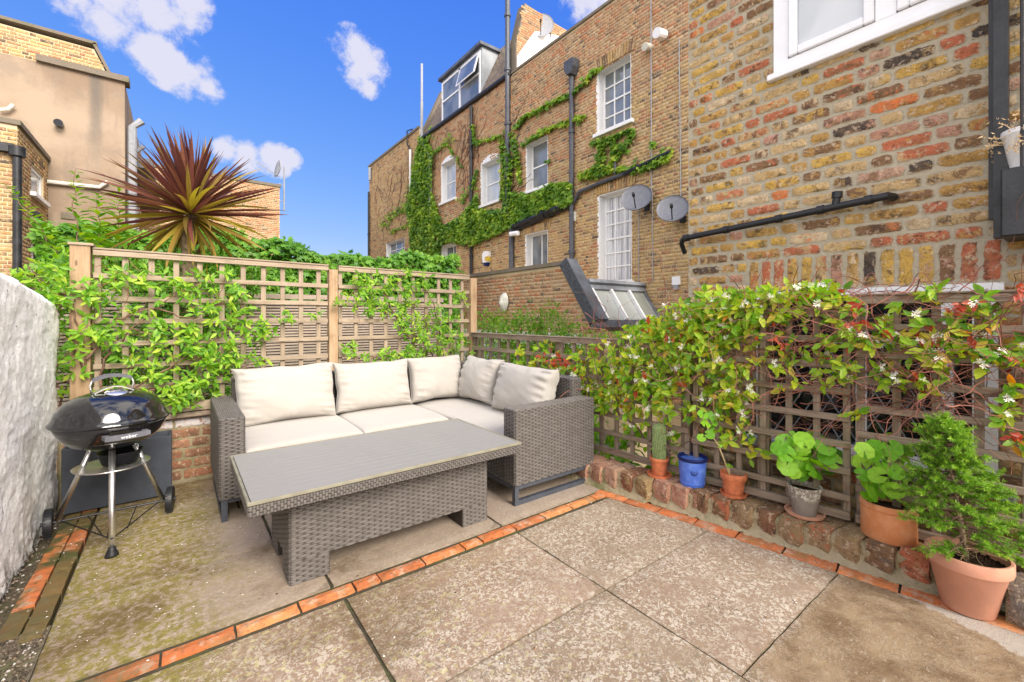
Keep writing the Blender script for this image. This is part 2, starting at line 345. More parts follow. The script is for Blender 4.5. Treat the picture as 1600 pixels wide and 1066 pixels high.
t.bump(t.math('ADD', t.math('MULTIPLY', grit, .5), t.math('ADD', t.math('MULTIPLY', fl, .5), t.math('MULTIPLY', fine, .4))), .0012); M['paving'] = t.m
# render, wood, wicker ...
t = NT('rough_white_render', .9, .2); g = t.pos(); a = t.noise(g, 62, 7, .75, .6); b = t.noise(g, 9, 5, .65)
c = t.mix(t.rng(a, .30, .44), (.70,.62,.58), (.93,.91,.89)); c = t.mix(t.rng(b, .60, .74, 0, .4), c, (.76,.70,.65))
c = t.mix(t.rng(t.noise(t.vadd(g, (4,4,4)), 30, 4), .64, .72, 0, .9), c, (.17,.12,.08))
c = t.mix(t.math('MULTIPLY', t.rng(t.sep(g)[2], .22, .0), t.rng(b, .4, .6)), c, (.10,.09,.05))
t.col(c).bump(t.math('ADD', t.math('MULTIPLY', a, 1.0), t.math('MULTIPLY', b, .3)), .007); M['white_render'] = t.m
def mk_wood(name, lo, hi, green=.0):
    t = NT(name, .85, .2); r = t.orand(); p = t.shift(t.obj(), r, 11); s_ = t.vmul(p, (2.0, 34, 34))
    a = t.noise(s_, 2.2, 6, .65, .4); b = t.noise(p, 7, 4)
    c = t.mix(t.rng(a, .25, .75), lo, hi); c = t.mix(t.rng(b, .5, .75, 0, .5), c, tuple(x*.55 for x in lo))
    c = t.mix(t.math('MULTIPLY', r, .4), c, tuple((x+y_)/2*.75 for x, y_ in zip(lo, hi)))
    kn = t.vor(t.vmul(p, (3, 9, 9)), 1.5); c = t.mix(t.rng(kn, .13, .05, 0, .7), c, (.10,.06,.035))
    if green: c = t.mix(t.rng(t.noise(t.pos(), 6, 4), .5, .7, 0, green), c, (.13,.13,.05))
    t.col(c).bump(a, .002); return t.m
M['post_wood'] = mk_wood('post_wood', (.32,.20,.105), (.47,.335,.215)); M['slat_wood'] = mk_wood('slat_wood', (.27,.20,.135), (.43,.345,.255))
M['old_wood'] = mk_wood('old_wood', (.17,.12,.085), (.35,.28,.215), .35); M['pale_wood'] = mk_wood('pale_wood', (.34,.26,.195), (.47,.39,.32))
t = NT('wicker', .55, .35); r = t.attr(); n_ = t.noise(t.vmul(t.obj(), (60, 60, 400)), 3, 2)
c = t.mix(r, (.078,.068,.060), (.136,.122,.110)); c = t.mix(t.rng(n_, .35, .7, 0, .45), c, (.185,.168,.152)); t.col(c).bump(n_, .0006); M['wicker'] = t.m
M['wicker_back'] = plain('wicker_back', (.05,.04,.032), .8)
t = NT('fabric', .95, .15); g = t.obj(); wv = t.math('ADD', t.noise(t.vmul(g, (900, 60, 60)), 1, 2), t.noise(t.vmul(g, (60, 60, 900)), 1, 2))
c = t.mix(t.noise(g, 7, 4), (.38,.35,.31), (.425,.395,.355)); t.col(c).bump(t.math('ADD', t.math('MULTIPLY', wv, .1), t.math('MULTIPLY', t.noise(g, 22, 4, .6, 1.2), .5)), .005, .5)
t.b.inputs['Sheen Weight'].default_value = .25; M['fabric'] = t.m
t = NT('table_board', .5, .35); g = t.obj(); a = t.noise(t.vmul(g, (3, 80, 80)), 2, 5, .7)
c = t.mix(a, (.20,.19,.175), (.31,.30,.285)); c = t.mix(t.rng(t.noise(t.pos(), 14, 3, .6, .5), .6, .66, 0, .3), c, (.22,.21,.2)); t.col(c).bump(a, .0008); M['board'] = t.m
M['board_rim'] = plain('board_rim', (.22,.205,.15), .6); M['grey_metal'] = plain('grey_metal', (.075,.085,.105), .45, .3)
t = NT('black_enamel', .08, .6); dr = t.vor(t.obj(), 95); t.col((.006,.006,.007)); t.rgh(t.rng(t.noise(t.obj(), 30, 4), .4, .7, .06, .2))
t.bump(t.rng(dr, .22, .05), .0016); t.b.inputs['Coat Weight'].default_value = .6; M['enamel'] = t.m
M['steel'] = plain('steel', (.72,.71,.70), .36, 1, bump=.0002); M['handle_grey'] = plain('handle_grey', (.12,.12,.135), .7, spec=.2)
M['black_plastic'] = plain('black_plastic', (.014,.014,.016), .45, bump=.0004); M['planter_grey'] = plain('planter_grey', (.045,.052,.066), .6)
M['black_paint'] = plain('black_paint', (.016,.017,.02), .42, var=.5, scale=9, bump=.002); M['iron_grey'] = plain('iron_grey', (.065,.07,.085), .5, var=.3)
t = NT('terracotta', .8, .25); g = t.obj(); a = t.noise(g, 12, 4, .6); c = t.mix(t.rng(a, .35, .7), (.58,.22,.085), (.66,.32,.16))
t.col(c).bump(t.noise(g, 60, 4), .001); M['terracotta'] = t.m
M['pale_terracotta'] = plain('pale_terracotta', (.60,.29,.19), .85, var=.1, scale=7); M['orange_terracotta'] = plain('orange_terracotta', (.56,.17,.07), .75, var=.2, scale=30)
M['saucer'] = plain('saucer', (.52,.27,.17), .8)
t = NT('blue_glaze', .22, .5); t.col(t.mix(t.rng(t.noise(t.obj(), 18, 4), .4, .7), (.07,.16,.60), (.14,.26,.72))); M['blue_glaze'] = t.m
M['navy_glaze'] = plain('navy_glaze', (.01,.018,.10), .5, spec=.2)
t = NT('lichen_stone', .95, .15); g = t.obj(); zz = t.sep(t._tc.outputs['Generated'])[2]
f = t.math('MULTIPLY', t.rng(t.noise(g, 60, 4, .7), .48, .55), t.rng(t.math('ADD', zz, t.math('MULTIPLY', t.noise(g, 9, 2), .3)), .62, .85))
t.col(t.mix(f, t.mix(t.noise(g, 20, 4), (.20,.17,.14), (.30,.26,.22)), (.55,.52,.44))).bump(t.noise(g, 50, 4), .003); M['lichen'] = t.m
t = NT('soil', .98, .1); a = t.noise(t.obj(), 60, 6, .8); t.col(t.mix(a, (.008,.006,.005), (.06,.035,.022))).bump(a, .012); M['soil'] = t.m
M['white_paint'] = plain('white_paint', (.80,.80,.79), .4, var=.04); M['white_upvc'] = plain('white_upvc', (.82,.82,.83), .3, var=.02, bump=0)
M['white_masonry'] = plain('white_masonry', (.80,.80,.80), .8, var=.04)
t = NT('glass', .04, .9); t.col(t.mix(t.rng(t.noise(t.pos(), .9, 3), .4, .6), (.10,.12,.14), (.20,.22,.24))); t.b.inputs['IOR'].default_value = 1.6; M['glass'] = t.m
t = NT('pale_glass', .05, .9); t.col(t.mix(t.rng(t.noise(t.pos(), 1.6, 3, .5, .7), .35, .65), (.36,.40,.45), (.52,.55,.58))); M['pale_glass'] = t.m
t = NT('dark_glass', .06, .5); t.col((.012,.014,.016)); M['dark_glass'] = t.m
t = NT('curtain_glass', .08, .6); yy_ = t.sep(t.pos())[1]; t.col(t.mix(t.rng(t.noise(t.vmul(t.pos(), (1, 16, .6)), 1, 2), .35, .65), (.30,.31,.34), (.66,.67,.70))); M['curtain_glass'] = t.m
t = NT('skylight_glass', .12, .6); t.col(t.mix(t.rng(t.noise(t.pos(), 1.2, 3), .45, .6), (.24,.26,.23), (.38,.40,.38))); M['skylight_glass'] = t.m
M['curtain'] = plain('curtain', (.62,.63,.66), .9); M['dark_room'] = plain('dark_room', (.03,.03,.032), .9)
M['pale_lead'] = plain('pale_lead', (.36,.38,.40), .6, 0, var=.2, scale=2); M['lead'] = plain('lead', (.22,.235,.26), .5, .2, var=.35, scale=3); M['dark_lead'] = plain('dark_lead', (.10,.11,.13), .45, .2, var=.3, scale=3)
M['slate'] = stock_brick('slate', 'attr', [(0,(.15,.135,.13)),(.3,(.19,.165,.15)),(.55,(.13,.125,.13)),(.8,(.22,.19,.165))], .1, .003)
t = NT('tan_render', .9, .2); g = t.pos(); a = t.noise(g, .55, 5, .6); b = t.noise(g, 14, 5)
c = t.mix(t.rng(a, .35, .65), (.25,.18,.125), (.35,.27,.195)); c = t.mix(t.rng(t.noise(t.vmul(g, (2.2, 1, .35)), 1.6, 6, .7), .50, .66, 0, .4), c, (.17,.135,.11)); c = t.mix(t.rng(t.noise(g, 1.4, 5, .65), .5, .68, 0, .4), c, (.19,.155,.125)); c = t.mix(t.rng(t.sep(g)[0], -3.2, -3.6, 0, .75), c, (.30,.275,.26))
st = t.math('MULTIPLY', t.rng(t.math('ABSOLUTE', t.math('SUBTRACT', t.sep(g)[0], -1.55)), .17, .02), t.rng(t.math('ADD', t.sep(g)[2], t.math('MULTIPLY', b, .6)), 4.4, 6.7))
c = t.mix(t.math('MULTIPLY', st, .75), c, (.13,.115,.10)); t.col(c).bump(b, .006); M['tan_render'] = t.m
M['coping'] = mk_mortar('coping', (.20,.165,.13), .4); M['ground_earth'] = mk_mortar('ground_earth', (.16,.13,.09), .5)
M['grey_dish'] = plain('grey_dish', (.20,.21,.25), .5); M['dark_dish'] = plain('dark_dish', (.115,.12,.14), .55); M['pipe_grey'] = plain('pipe_grey', (.30,.31,.33), .5, var=.1)
M['yellow_paint'] = plain('yellow_paint', (.62,.45,.06), .5); M['stone_pale'] = plain('stone_pale', (.60,.58,.50), .8)
M['dry'] = plain('dry', (.62,.45,.25), .95)
def mk_leaf(name, stops, rough=.38, trans=.45, src='rnd'):
    t = NT(name, rough, .35); r = t.orand() if src == 'obj' else t.attr()
    c = t.ramp(r, stops); c = t.mix(t.rng(t.noise(t.pos(), 70, 2), .35, .7, 0, .25), c, tuple(x*.6 for x in stops[0][1]))
    t.col(c); o = t.n['Material Output']; tr = t.n.new('ShaderNodeBsdfTranslucent'); ms = t.n.new('ShaderNodeMixShader')
    hsv = t.n.new('ShaderNodeHueSaturation'); hsv.inputs['Value'].default_value = 1.5; hsv.inputs['Saturation'].default_value = 1.08; t.l.new(c, hsv.inputs['Color'])
    t.l.new(hsv.outputs[0], tr.inputs[0]); ms.inputs[0].default_value = trans; t.l.new(t.b.outputs[0], ms.inputs[1]); t.l.new(tr.outputs[0], ms.inputs[2]); t.l.new(ms.outputs[0], o.inputs[0])
    return t.m
JAS = [(0,(.07,.20,.014)),(.3,(.21,.43,.025)),(.55,(.38,.58,.035)),(.8,(.58,.60,.05)),(.93,(.62,.42,.05)),(.97,(.60,.07,.02)),(1,(.34,.04,.02))]
CLI = [(0,(.06,.18,.015)),(.35,(.17,.38,.03)),(.7,(.34,.55,.045)),(1,(.56,.66,.10))]
M['jasmine_leaf'] = mk_leaf('jasmine_leaf', JAS); M['jasmine_leaf_single'] = mk_leaf('jasmine_leaf_single', JAS, src='obj')
M['climber_leaf'] = mk_leaf('climber_leaf', CLI); M['climber_leaf_single'] = mk_leaf('climber_leaf_single', CLI, src='obj')
M['red_leaf'] = mk_leaf('red_leaf', [(0,(.42,.06,.03)),(1,(.60,.16,.08))])
M['ivy_leaf'] = mk_leaf('ivy_leaf', [(0,(.05,.14,.015)),(.5,(.19,.36,.03)),(.85,(.40,.55,.05)),(1,(.55,.60,.08))], .5, .35)
M['hedge_leaf'] = mk_leaf('hedge_leaf', [(0,(.05,.16,.015)),(.5,(.12,.29,.025)),(1,(.26,.44,.05))], .45, .35)
M['shrub_leaf'] = mk_leaf('shrub_leaf', [(0,(.10,.24,.02)),(.6,(.20,.38,.03)),(1,(.36,.48,.04))], .45, .4)
M['geranium_leaf'] = mk_leaf('geranium_leaf', [(0,(.12,.33,.015)),(.5,(.21,.48,.025)),(1,(.34,.60,.04))], .5, .4, 'obj')
M['needle'] = mk_leaf('needle', [(0,(.07,.18,.015)),(.4,(.19,.38,.03)),(1,(.46,.64,.06))], .5, .3)
M['cord_red'] = mk_leaf('cord_red', [(0,(.085,.032,.028)),(.45,(.19,.06,.048)),(.7,(.27,.11,.06)),(.88,(.38,.29,.06)),(1,(.26,.08,.06))], .35, .25, 'obj')
M['cord_olive'] = mk_leaf('cord_olive', [(0,(.12,.08,.02)),(.4,(.28,.18,.03)),(.8,(.46,.38,.05)),(1,(.60,.52,.08))], .35, .25, 'obj')
M['petal'] = plain('petal', (.82,.80,.68), .6, var=.05, bump=0)
M['twig'] = plain('twig', (.16,.085,.06), .8, var=.5, scale=14); M['twig_red'] = plain('twig_red', (.24,.09,.06), .7, var=.5, scale=14); M['bark'] = plain('bark', (.22,.16,.10), .95, var=.4, bump=.004)
M['green_stem'] = plain('green_stem', (.22,.25,.07), .7); M['cactus'] = plain('cactus', (.20,.27,.10), .7, var=.2, scale=60, bump=.002); M['spine'] = plain('spine', (.62,.56,.42), .8)

# ------------------------------------------------------------------ brick laying
AX_X = Matrix(((0,-1,0),(1,0,0),(0,0,1)))      # walls that face -x : brick length along +y, face towards -x
AX_Y = Matrix(((-1,0,0),(0,-1,0),(0,0,1)))     # walls that face -y : brick length along -x, face towards -y
AX_P = Matrix(((0,1,0),(-1,0,0),(0,0,1)))      # walls that face +x
def layout(a0, a1, z0, z1, holes=(), keep=None, jit=.004, course=.075):
    """Flemish bond rectangles (a, z, length, height) with the openings cut out"""
    outl = []; nrow = int((z1-z0)/course)
    for i in range(nrow):
        zb = z0+i*course; a = a0-(.0 if i % 2 else .166)+random.uniform(-.008, .008); k = i
        while a < a1:
            ln = .225 if k % 2 == 0 else .1125
            if random.random() < .12: ln = .225
            s_, e = max(a, a0), min(a+ln, a1); segs = [(s_, e)]
            for (h0, h1, hz0, hz1) in holes:
                if hz0 < zb+course*.55 and hz1 > zb+course*.45:
                    ns = []
                    for (p, q) in segs:
                        if h1 <= p or h0 >= q: ns.append((p, q)); continue
                        if h0 > p: ns.append((p, h0))
                        if h1 < q: ns.append((h1, q))
                    segs = ns
            for (p, q) in segs:
                if q-p > .035 and (keep is None or keep((p+q)/2, zb+course/2)):
                    outl.append(((p+q)/2, zb+course/2, q-p-.010-random.uniform(0, jit), course-.010-random.uniform(0, jit)))
            a += ln; k += 1
    return outl
BT = [(-.5,0,-.5),(.5,0,-.5),(.5,0,.5),(-.5,0,.5),(-.47,1,-.42),(.47,1,-.42),(.47,1,.42),(-.47,1,.42)]
BF = [(4,5,6,7),(0,1,5,4),(1,2,6,5),(2,3,7,6),(3,0,4,7)]
def brick_mass(name, parent, lay, plane, ax, mat, proud=.007):
    A = np.array(ax); n = len(lay); L_ = np.array(lay)
    S3 = np.zeros((n,3,3)); S3[:,0,0] = L_[:,2]; S3[:,1,1] = proud+rng.random(n)*.004; S3[:,2,2] = L_[:,3]
    M3 = np.einsum('ij,njk->nik', A, S3)
    if ax is AX_Y: P = np.stack([L_[:,0], np.full(n, plane), L_[:,1]], 1)
    else: P = np.stack([np.full(n, plane), L_[:,0], L_[:,1]], 1)
    return link_mesh(fast_mesh(name, BT, BF, M3, P, rng.random(n), mat), name, parent, kind='stuff')
def wall_cells(mb, plane, thick, a0, a1, z0, z1, holes=(), axis='x'):
    ca = sorted({a0, a1, *[min(max(v, a0), a1) for h in holes for v in h[:2]]}); cz = sorted({z0, z1, *[min(max(v, z0), z1) for h in holes for v in h[2:]]})
    for i in range(len(ca)-1):
        runs = []
        for j in range(len(cz)-1):
            am, zm = (ca[i]+ca[i+1])/2, (cz[j]+cz[j+1])/2
            if any(h[0] < am < h[1] and h[2] < zm < h[3] for h in holes): continue
            if runs and abs(runs[-1][1]-cz[j]) < 1e-6: runs[-1][1] = cz[j+1]
            else: runs.append([cz[j], cz[j+1]])
        for r0, r1 in runs:
            if axis == 'x': mb.box(plane, plane+thick, ca[i], ca[i+1], r0, r1, .5)
            else: mb.box(ca[i], ca[i+1], plane, plane+thick, r0, r1, .5)
    return mb

def window(parent, X, y0, y1, z0, z1, cols=1, rows=1, inset=.20, reveal=True, sill=True, sash=True, glass='glass', arch=.0, mat='white_paint', bar=.025, fr=.05, splits=None, sgn=1):
    """window in an opening of a wall at x = X that faces -x ; frame > pane, sill"""
    mb = MB(); xf = X+inset*sgn; t_ = .05*sgn
    def bx(xa, xb, a, b, c, d): mb.box(min(xa, xb), max(xa, xb), a, b, c, d)
    bx(xf, xf+t_, y0, y0+fr, z0, z1); bx(xf, xf+t_, y1-fr, y1, z0, z1); bx(xf, xf+t_, y0+fr, y1-fr, z0, z0+fr*1.1); bx(xf, xf+t_, y0+fr, y1-fr, z1-fr, z1)
    if reveal:
        rv = .012
        bx(X-.004*sgn, xf, y0-.001, y0+rv, z0, z1); bx(X-.004*sgn, xf, y1-rv, y1+.001, z0, z1); bx(X-.004*sgn, xf, y0+rv, y1-rv, z1-rv, z1+.001)
        bx(X-.006*sgn, X-.004*sgn, y1-.002, y1+.045, z0, z1)
    w_ = MBb(mb, 'window', mat, parent)
    ya, yb, za, zb = y0+fr, y1-fr, z0+fr*1.1, z1-fr
    zm = (za+zb)/2
    bars = MB(); xg = xf+.02*sgn
    def bb(a, b, c, d, off=0): bars.box(min(xf-.006*sgn+off, xg+off), max(xf-.006*sgn+off, xg+off), a, b, c, d)
    halves = [(za, zm-.02), (zm+.02, zb)] if sash else [(za, zb)]
    if sash: bb(ya, yb, zm-.02, zm+.02)
    for hz0, hz1 in halves:
        rr = rows if not sash else rows//2 or 1
        for c_ in range(cols):
            for r_ in range(rr):
                p0 = ya+(yb-ya)*c_/cols; p1 = ya+(yb-ya)*(c_+1)/cols; q0 = hz0+(hz1-hz0)*r_/rr; q1 = hz0+(hz1-hz0)*(r_+1)/rr
                MBb(MB().box(min(xg, xg+.006*sgn), max(xg, xg+.006*sgn), p0, p1-.001, q0, q1-.001), 'pane', glass, w_)
                if c_: bb(p0-bar/2, p0+bar/2, q0, q1, .003*sgn)
                if r_ and c_ == 0: bb(ya, yb, q0-bar/2, q0+bar/2)
    if bars.v: MBb(bars, 'glazing_bar', mat, w_)
    if sill: MBb(MB().bbox(min(X-.09*sgn, xf), max(X-.09*sgn, xf), y0-.09, y1+.09, z0-.09, z0-.003, .008), 'sill', mat, w_)
    return w_
def MBb(mb, name, mat, parent=None, **k): return mb.build(name, M[mat], parent, **k)

# ------------------------------------------------------------------ ground far around
MBb(MB().box(-60, 60, -40, 90, -3.2, -3.0), 'ground', 'ground_earth', kind='structure')

# ------------------------------------------------------------------ far terrace on the right (all on x = 8)
XF = 8.0
def fwin(x0, x1, ytop, ybot, xm=None):      # opening from pixels (right jamb column used for heights)
    a = on_x(x0, ytop, XF); b = on_x(x1, ytop, XF); zt = a.z; zb = on_x(x0, ybot, XF).z
    return (b.y, a.y, zb, zt)
def fy(px): return on_x(px, 300, XF).y
def fz(px, py): return on_x(px, py, XF).z
Y_A, Y_B, Y_C, Y_D = fy(577), fy(655), fy(800), 4.2
# -- house with tall sash windows
h1 = thing('terraced_house', 'tall yellow brick house with small paned white sash windows and flat parapet', 'house', (8.0, 7.3, -3))
W4 = (fy(986), fy(934), fz(934, 210), fz(934, 112)); W5 = (fy(987), fy(936), fz(936, 443), fz(936, 306))
W3 = (fy(856), fy(823), fz(823, 300), fz(823, 226)); W6 = (fy(856), fy(822), fz(822, 424), fz(822, 367))
zpar = fz(802, 112)-.06
holes = [W3, W4, W5, W6]
MBb(wall_cells(MB(), XF+.002, .32, Y_D, Y_C, -3, zpar, holes), 'wall', 'far_mortar', h1)
lay = layout(Y_D, Y_C, -.6, zpar, holes)
top_l = [b for b in lay if b[1] > 5.3+.12*math.sin(b[0]*3)+(.9 if b[0] < 7.4 else 0)]; low_l = [b for b in lay if not (b[1] > 5.3+.12*math.sin(b[0]*3)+(.9 if b[0] < 7.4 else 0))]
brick_mass('brickwork', h1, low_l, XF+.002, AX_X, M['far_brick']); brick_mass('brickwork', h1, top_l, XF+.002, AX_X, M['red_far_brick'])
MBb(MB().box(XF-.04, XF+.40, Y_D, Y_C, zpar+.001, zpar+.07), 'coping', 'coping', h1)
MBb(MB().box(XF+.6, 14, Y_D, Y_C, -3, zpar-.6), 'house_body', 'far_mortar', h1)
window(h1, XF, *W4, cols=3, rows=4, bar=.03, fr=.06); w5 = window(h1, XF, *W5, cols=3, rows=6, bar=.03, fr=.06, glass='curtain_glass')
window(h1, XF, *W3, cols=1, rows=2, glass='glass'); w6 = window(h1, XF, *W6, cols=2, rows=1, sash=False, glass='glass', sill=False)
mb = MB(); cz0, cz1 = W5[2]+.1, W5[3]-.1                      # net curtain folds seen in front of the panes' depth
n = 44
vs = []; 
for i in range(n+1):
    yy = W5[0]+.08+(W5[1]-W5[0]-.16)*i/n; xx = XF+.226+.012*math.sin(i*1.3)
    vs += [(xx, yy, cz0), (xx, yy, cz1)]
mb.add(vs, [(2*i, 2*i+2, 2*i+3, 2*i+1) for i in range(n)], .5); MBb(mb, 'curtain', 'curtain', h1)
for (wv, hh) in ((W4, .26), (W5, .26), (W3, .2), (W6, .2)):   # flat arches of bricks on end over each opening
    k = int((wv[1]-wv[0]+.2)/.075)
    mb = MB()
    for i in range(k):
        yc = wv[0]-.1+(i+.5)*.075; lean = (yc-(wv[0]+wv[1])/2)*.35
        mb.obox((XF-.012, yc+lean*.12, wv[3]+.015+hh/2), (.016,0,0), (0,.031,0), (0, lean*hh*.5, hh/2), random.random())
    MBb(mb, 'window_arch', 'far_brick', h1, kind='stuff')
# party wall gable with white rendered face
gy = 10.30
gp = [on_y(*q, gy) for q in ((806, 112), (808, 70), (820, 5), (888, 50), (905, 75))]
poly = [(8.02, 8.0), (8.02, gp[1].z), (gp[2].x, gp[2].z), (gp[3].x, gp[3].z), (gp[3].x+1.2, gp[3].z-.9), (12.5, 8.0)]
MBb(MB().prism(poly, 1, gy, gy+.34), 'party_wall', 'coping', h1)
def inp(px_, pz): return in_poly(px_, pz, poly)
brick_mass('brickwork', h1, layout(8.05, 12, 8, 11, keep=inp), gy, AX_Y, M['red_far_brick'])
MBb(MB().prism([(8.05, 8.02), (8.05, 9.0), (8.75, 10.02), (9.9, 10.30), (11.2, 9.4), (11.2, 8.02)], 1, gy-.03, gy-.012), 'white_render', 'white_masonry', h1)
# -- ivy clad house with the slate mansard
h2 = thing('terraced_house', 'ivy covered brick house with grey slate mansard roof and white dormer window', 'house', (8.0, 13.6, -3))
zev = fz(792, 124)
W1 = (fy(712), fy(690), fz(690, 318), fz(690, 258)); W2 = (fy(781), fy(752), fz(752, 322), fz(752, 258)); W7 = (fy(713), fy(690), fz(690, 450), fz(690, 384))
holes = [W1, W2, W7]
MBb(wall_cells(MB(), XF+.002, .32, Y_C, Y_B, -3, zev, holes), 'wall', 'far_mortar', h2)
lay = layout(Y_C, Y_B, -.6, zev, holes)
brick_mass('brickwork', h2, [b for b in lay if b[1] < 5], XF+.002, AX_X, M['far_brick']); brick_mass('brickwork', h2, [b for b in lay if b[1] >= 5], XF+.002, AX_X, M['red_far_brick'])
MBb(MB().box(XF+.6, 14, Y_C+.001, Y_B, -3, zev-.05), 'house_body', 'far_mortar', h2)
for wv in (W1, W2):
    window(h2, XF, *wv, cols=1, rows=2, glass='pale_glass', fr=.055)
    mb = MB(); k = 9; yc = (wv[0]+wv[1])/2; hw = (wv[1]-wv[0])/2         # segmental white arch head
    for i in range(k):
        u0, u1 = -1+2*i/k, -1+2*(i+1)/k; mb.box(XF-.008, XF+.19, yc+u0*hw, yc+u1*hw, wv[3]+.002, wv[3]+.03+.16*(1-((u0+u1)/2)**2))
    MBb(mb, 'window_head', 'white_paint', h2)
window(h2, XF, *W7, cols=2, rows=1, sash=False, glass='glass', sill=False, fr=.09)
MBb(MB().bbox(XF-.13, XF+.02, Y_C+.02, Y_B-.35, zev-.02, zev+.10, .02), 'gutter', 'black_paint', h2)
# roof slope with slates
rx0, rz0, rx1, rz1 = XF+.02, zev+.10, XF+.95, 10.55
mb = MB().prism([(rx0, rz0), (rx1, rz1), (12, rz1+.25), (12, rz0)], 1, Y_C+.345, Y_B-.32); MBb(mb, 'roof', 'dark_lead', h2)
sl = Vector((rx1-rx0, 0, rz1-rz0)); sln = sl.length; slu = sl.normalized(); nrm = Vector((-slu.z, 0, slu.x))
rows_ = int(sln/.13); mats, pos = [], []
for i in range(rows_):
    yy = Y_C+.35+(i % 2)*.12
    while yy < Y_B-.4:
        c = Vector((rx0, yy+.12, rz0))+slu*((i+.5)*sln/rows_)+nrm*.01
        X_ = Vector((0,1,0))*.235; Z_ = (slu*.145+nrm*-.012); Y_ = nrm*(.012+random.random()*.006)
        mats.append(np.array([list(X_), list(Y_), list(Z_)]).T); pos.append(list(c)); yy += .24
link_mesh(fast_mesh('slates', BT, BF, np.array(mats), np.array(pos), rng.random(len(pos)), M['slate']), 'slates', h2, kind='stuff')
MBb(MB().prism([(XF-.02, 8.2), (XF-.02, zev+.25), (XF+.93, rz1+.3), (12, rz1+.5), (12, 8.2)], 1, Y_B-.31, Y_B-.02), 'party_wall', 'coping', h2)
dm = (12.25, 15.05); xd = XF+.1
MBb(MB().prism([(xd, zev+.14), (xd, 10.28), (XF+2.2, 10.4), (XF+2.2, zev+.14)], 1, *dm), 'dormer', 'pale_lead', h2)
MBb(MB().box(xd-.14, XF+2.4, dm[0]-.1, dm[1]+.1, 10.29, 10.39), 'dormer_roof', 'dark_lead', h2)
dz0, dz1 = zev+.2, 10.16; ym = (dm[0]+dm[1])/2
w_ = MBb(MB().box(xd-.05, xd-.01, dm[0]+.05, dm[0]+.13, dz0, dz1).box(xd-.05, xd-.01, dm[1]-.13, dm[1]-.05, dz0, dz1).box(xd-.05, xd-.01, ym-.06, ym+.06, dz0, dz1)
     .box(xd-.05, xd-.01, dm[0]+.13, dm[1]-.13, dz0-.07, dz0+.02).box(xd-.05, xd-.01, dm[0]+.13, dm[1]-.13, dz1-.07, dz1), 'window', 'white_upvc', h2)
zz = (dz0+dz1)/2
for (a, b) in ((dm[0]+.13, ym-.06), (ym+.06, dm[1]-.13)):
    for (c, d, off) in ((dz0+.02, zz-.03, 0), (zz+.03, dz1-.07, 0)):
        MBb(MB().box(xd-.03, xd-.02, a, b, c, d), 'pane', 'glass', w_)
    MBb(MB().box(xd-.055, xd-.015, a, b, zz-.03, zz+.03), 'glazing_bar', 'white_upvc', w_)
op = MB().obox((xd-.14, (dm[0]+.13+ym-.06)/2, (zz+dz1)/2-.03), (.012, 0, .0), (0, .62, 0), (.10, 0, .36)); MBb(op, 'open_sash', 'white_upvc', w_)
MBb(MB().obox((xd-.155, (dm[0]+.13+ym-.06)/2, (zz+dz1)/2-.03), (.008, 0, .0), (0, .54, 0), (.085, 0, .30)), 'pane', 'glass', w_)
# -- low brick house at the far end
h3 = thing('terraced_house', 'lower plain brick building at the far end of the terrace', 'house', (8.0, 19.9, -3))
z3 = fz(577, 262)
W8 = (fy(632), fy(604), fz(604, 405), fz(604, 381))
MBb(wall_cells(MB(), XF+.002, .32, Y_B, Y_A, -3, z3, [W8]), 'wall', 'far_mortar', h3)
brick_mass('brickwork', h3, layout(Y_B, Y_A, .5, z3, [W8]), XF+.002, AX_X, M['far_brick'])
MBb(MB().box(XF+.6, 14, Y_B+.001, Y_A, -3, z3-.2), 'house_body', 'far_mortar', h3)
MBb(MB().box(XF-.06, XF+.42, Y_B, Y_A+.05, z3+.001, z3+.10), 'coping', 'coping', h3)
window(h3, XF, *W8, cols=3, rows=2, sash=False)
def fpipe(parent, pts, rad, mat='black_paint', name='drainpipe', n=8, off=.09, collars=True):
    P = [on_x(px, py, XF-off) for px, py in pts]; mb = MB().tube(P, rad, n)
    if collars:
        for a, b in zip(P, P[1:]):
            k = int((b-a).length/1.7)
            for i in range(1, k+1):
                c = a+(b-a)*i/(k+.5); d = (b-a).normalized()*.04; mb.tube([c-d, c+d], rad*1.35, n)
    return MBb(mb, name, mat, parent, sharp=40)
fpipe(h2, [(793, -60), (793, 320), (799, 345), (799, 425)], .075, 'iron_grey'); fpipe(h2, [(736, 166), (736, 440)], .055)
fpipe(h1, [(893, 112), (893, 440)], .06, 'iron_grey'); fpipe(h2, [(659, 100), (659, 160)], .05, 'pipe_grey'); fpipe(h2, [(659, 160), (659, 222), (672, 243), (673, 345)], .06, 'pipe_grey')
fpipe(h3, [(641, 234), (641, 300)], .05, 'white_paint'); fpipe(h3, [(578, 262), (578, 282)], .08, 'pipe_grey'); fpipe(h3, [(576, 300), (576, 400)], .05, 'black_paint')
fpipe(h3, [(641, 236), (636, 225), (636, 205), (644, 202)], .03, 'black_paint', collars=False)
fpipe(h1, [(893, 322), (905, 300), (935, 287), (975, 272)], .045, 'iron_grey', 'waste_pipe', collars=False); fpipe(h1, [(975, 272), (1047, 238)], .05, 'black_paint', 'waste_pipe')
fpipe(h1, [(961, 272), (961, 245)], .035, 'iron_grey', 'waste_pipe', collars=False); fpipe(h1, [(800, 362), (893, 322)], .05, 'black_paint', 'waste_pipe'); fpipe(h1, [(803, 354), (876, 324)], .085, 'black_paint', 'waste_pipe', off=.14)
c = on_x(893, 108, XF-.12); MBb(MB().prism([(c.y-.16, c.z+.2), (c.y+.16, c.z+.2), (c.y+.16, c.z), (c.y+.07, c.z-.16), (c.y-.07, c.z-.16), (c.y-.16, c.z)], 0, c.x-.12, c.x+.10), 'hopper_head', 'iron_grey', h1)
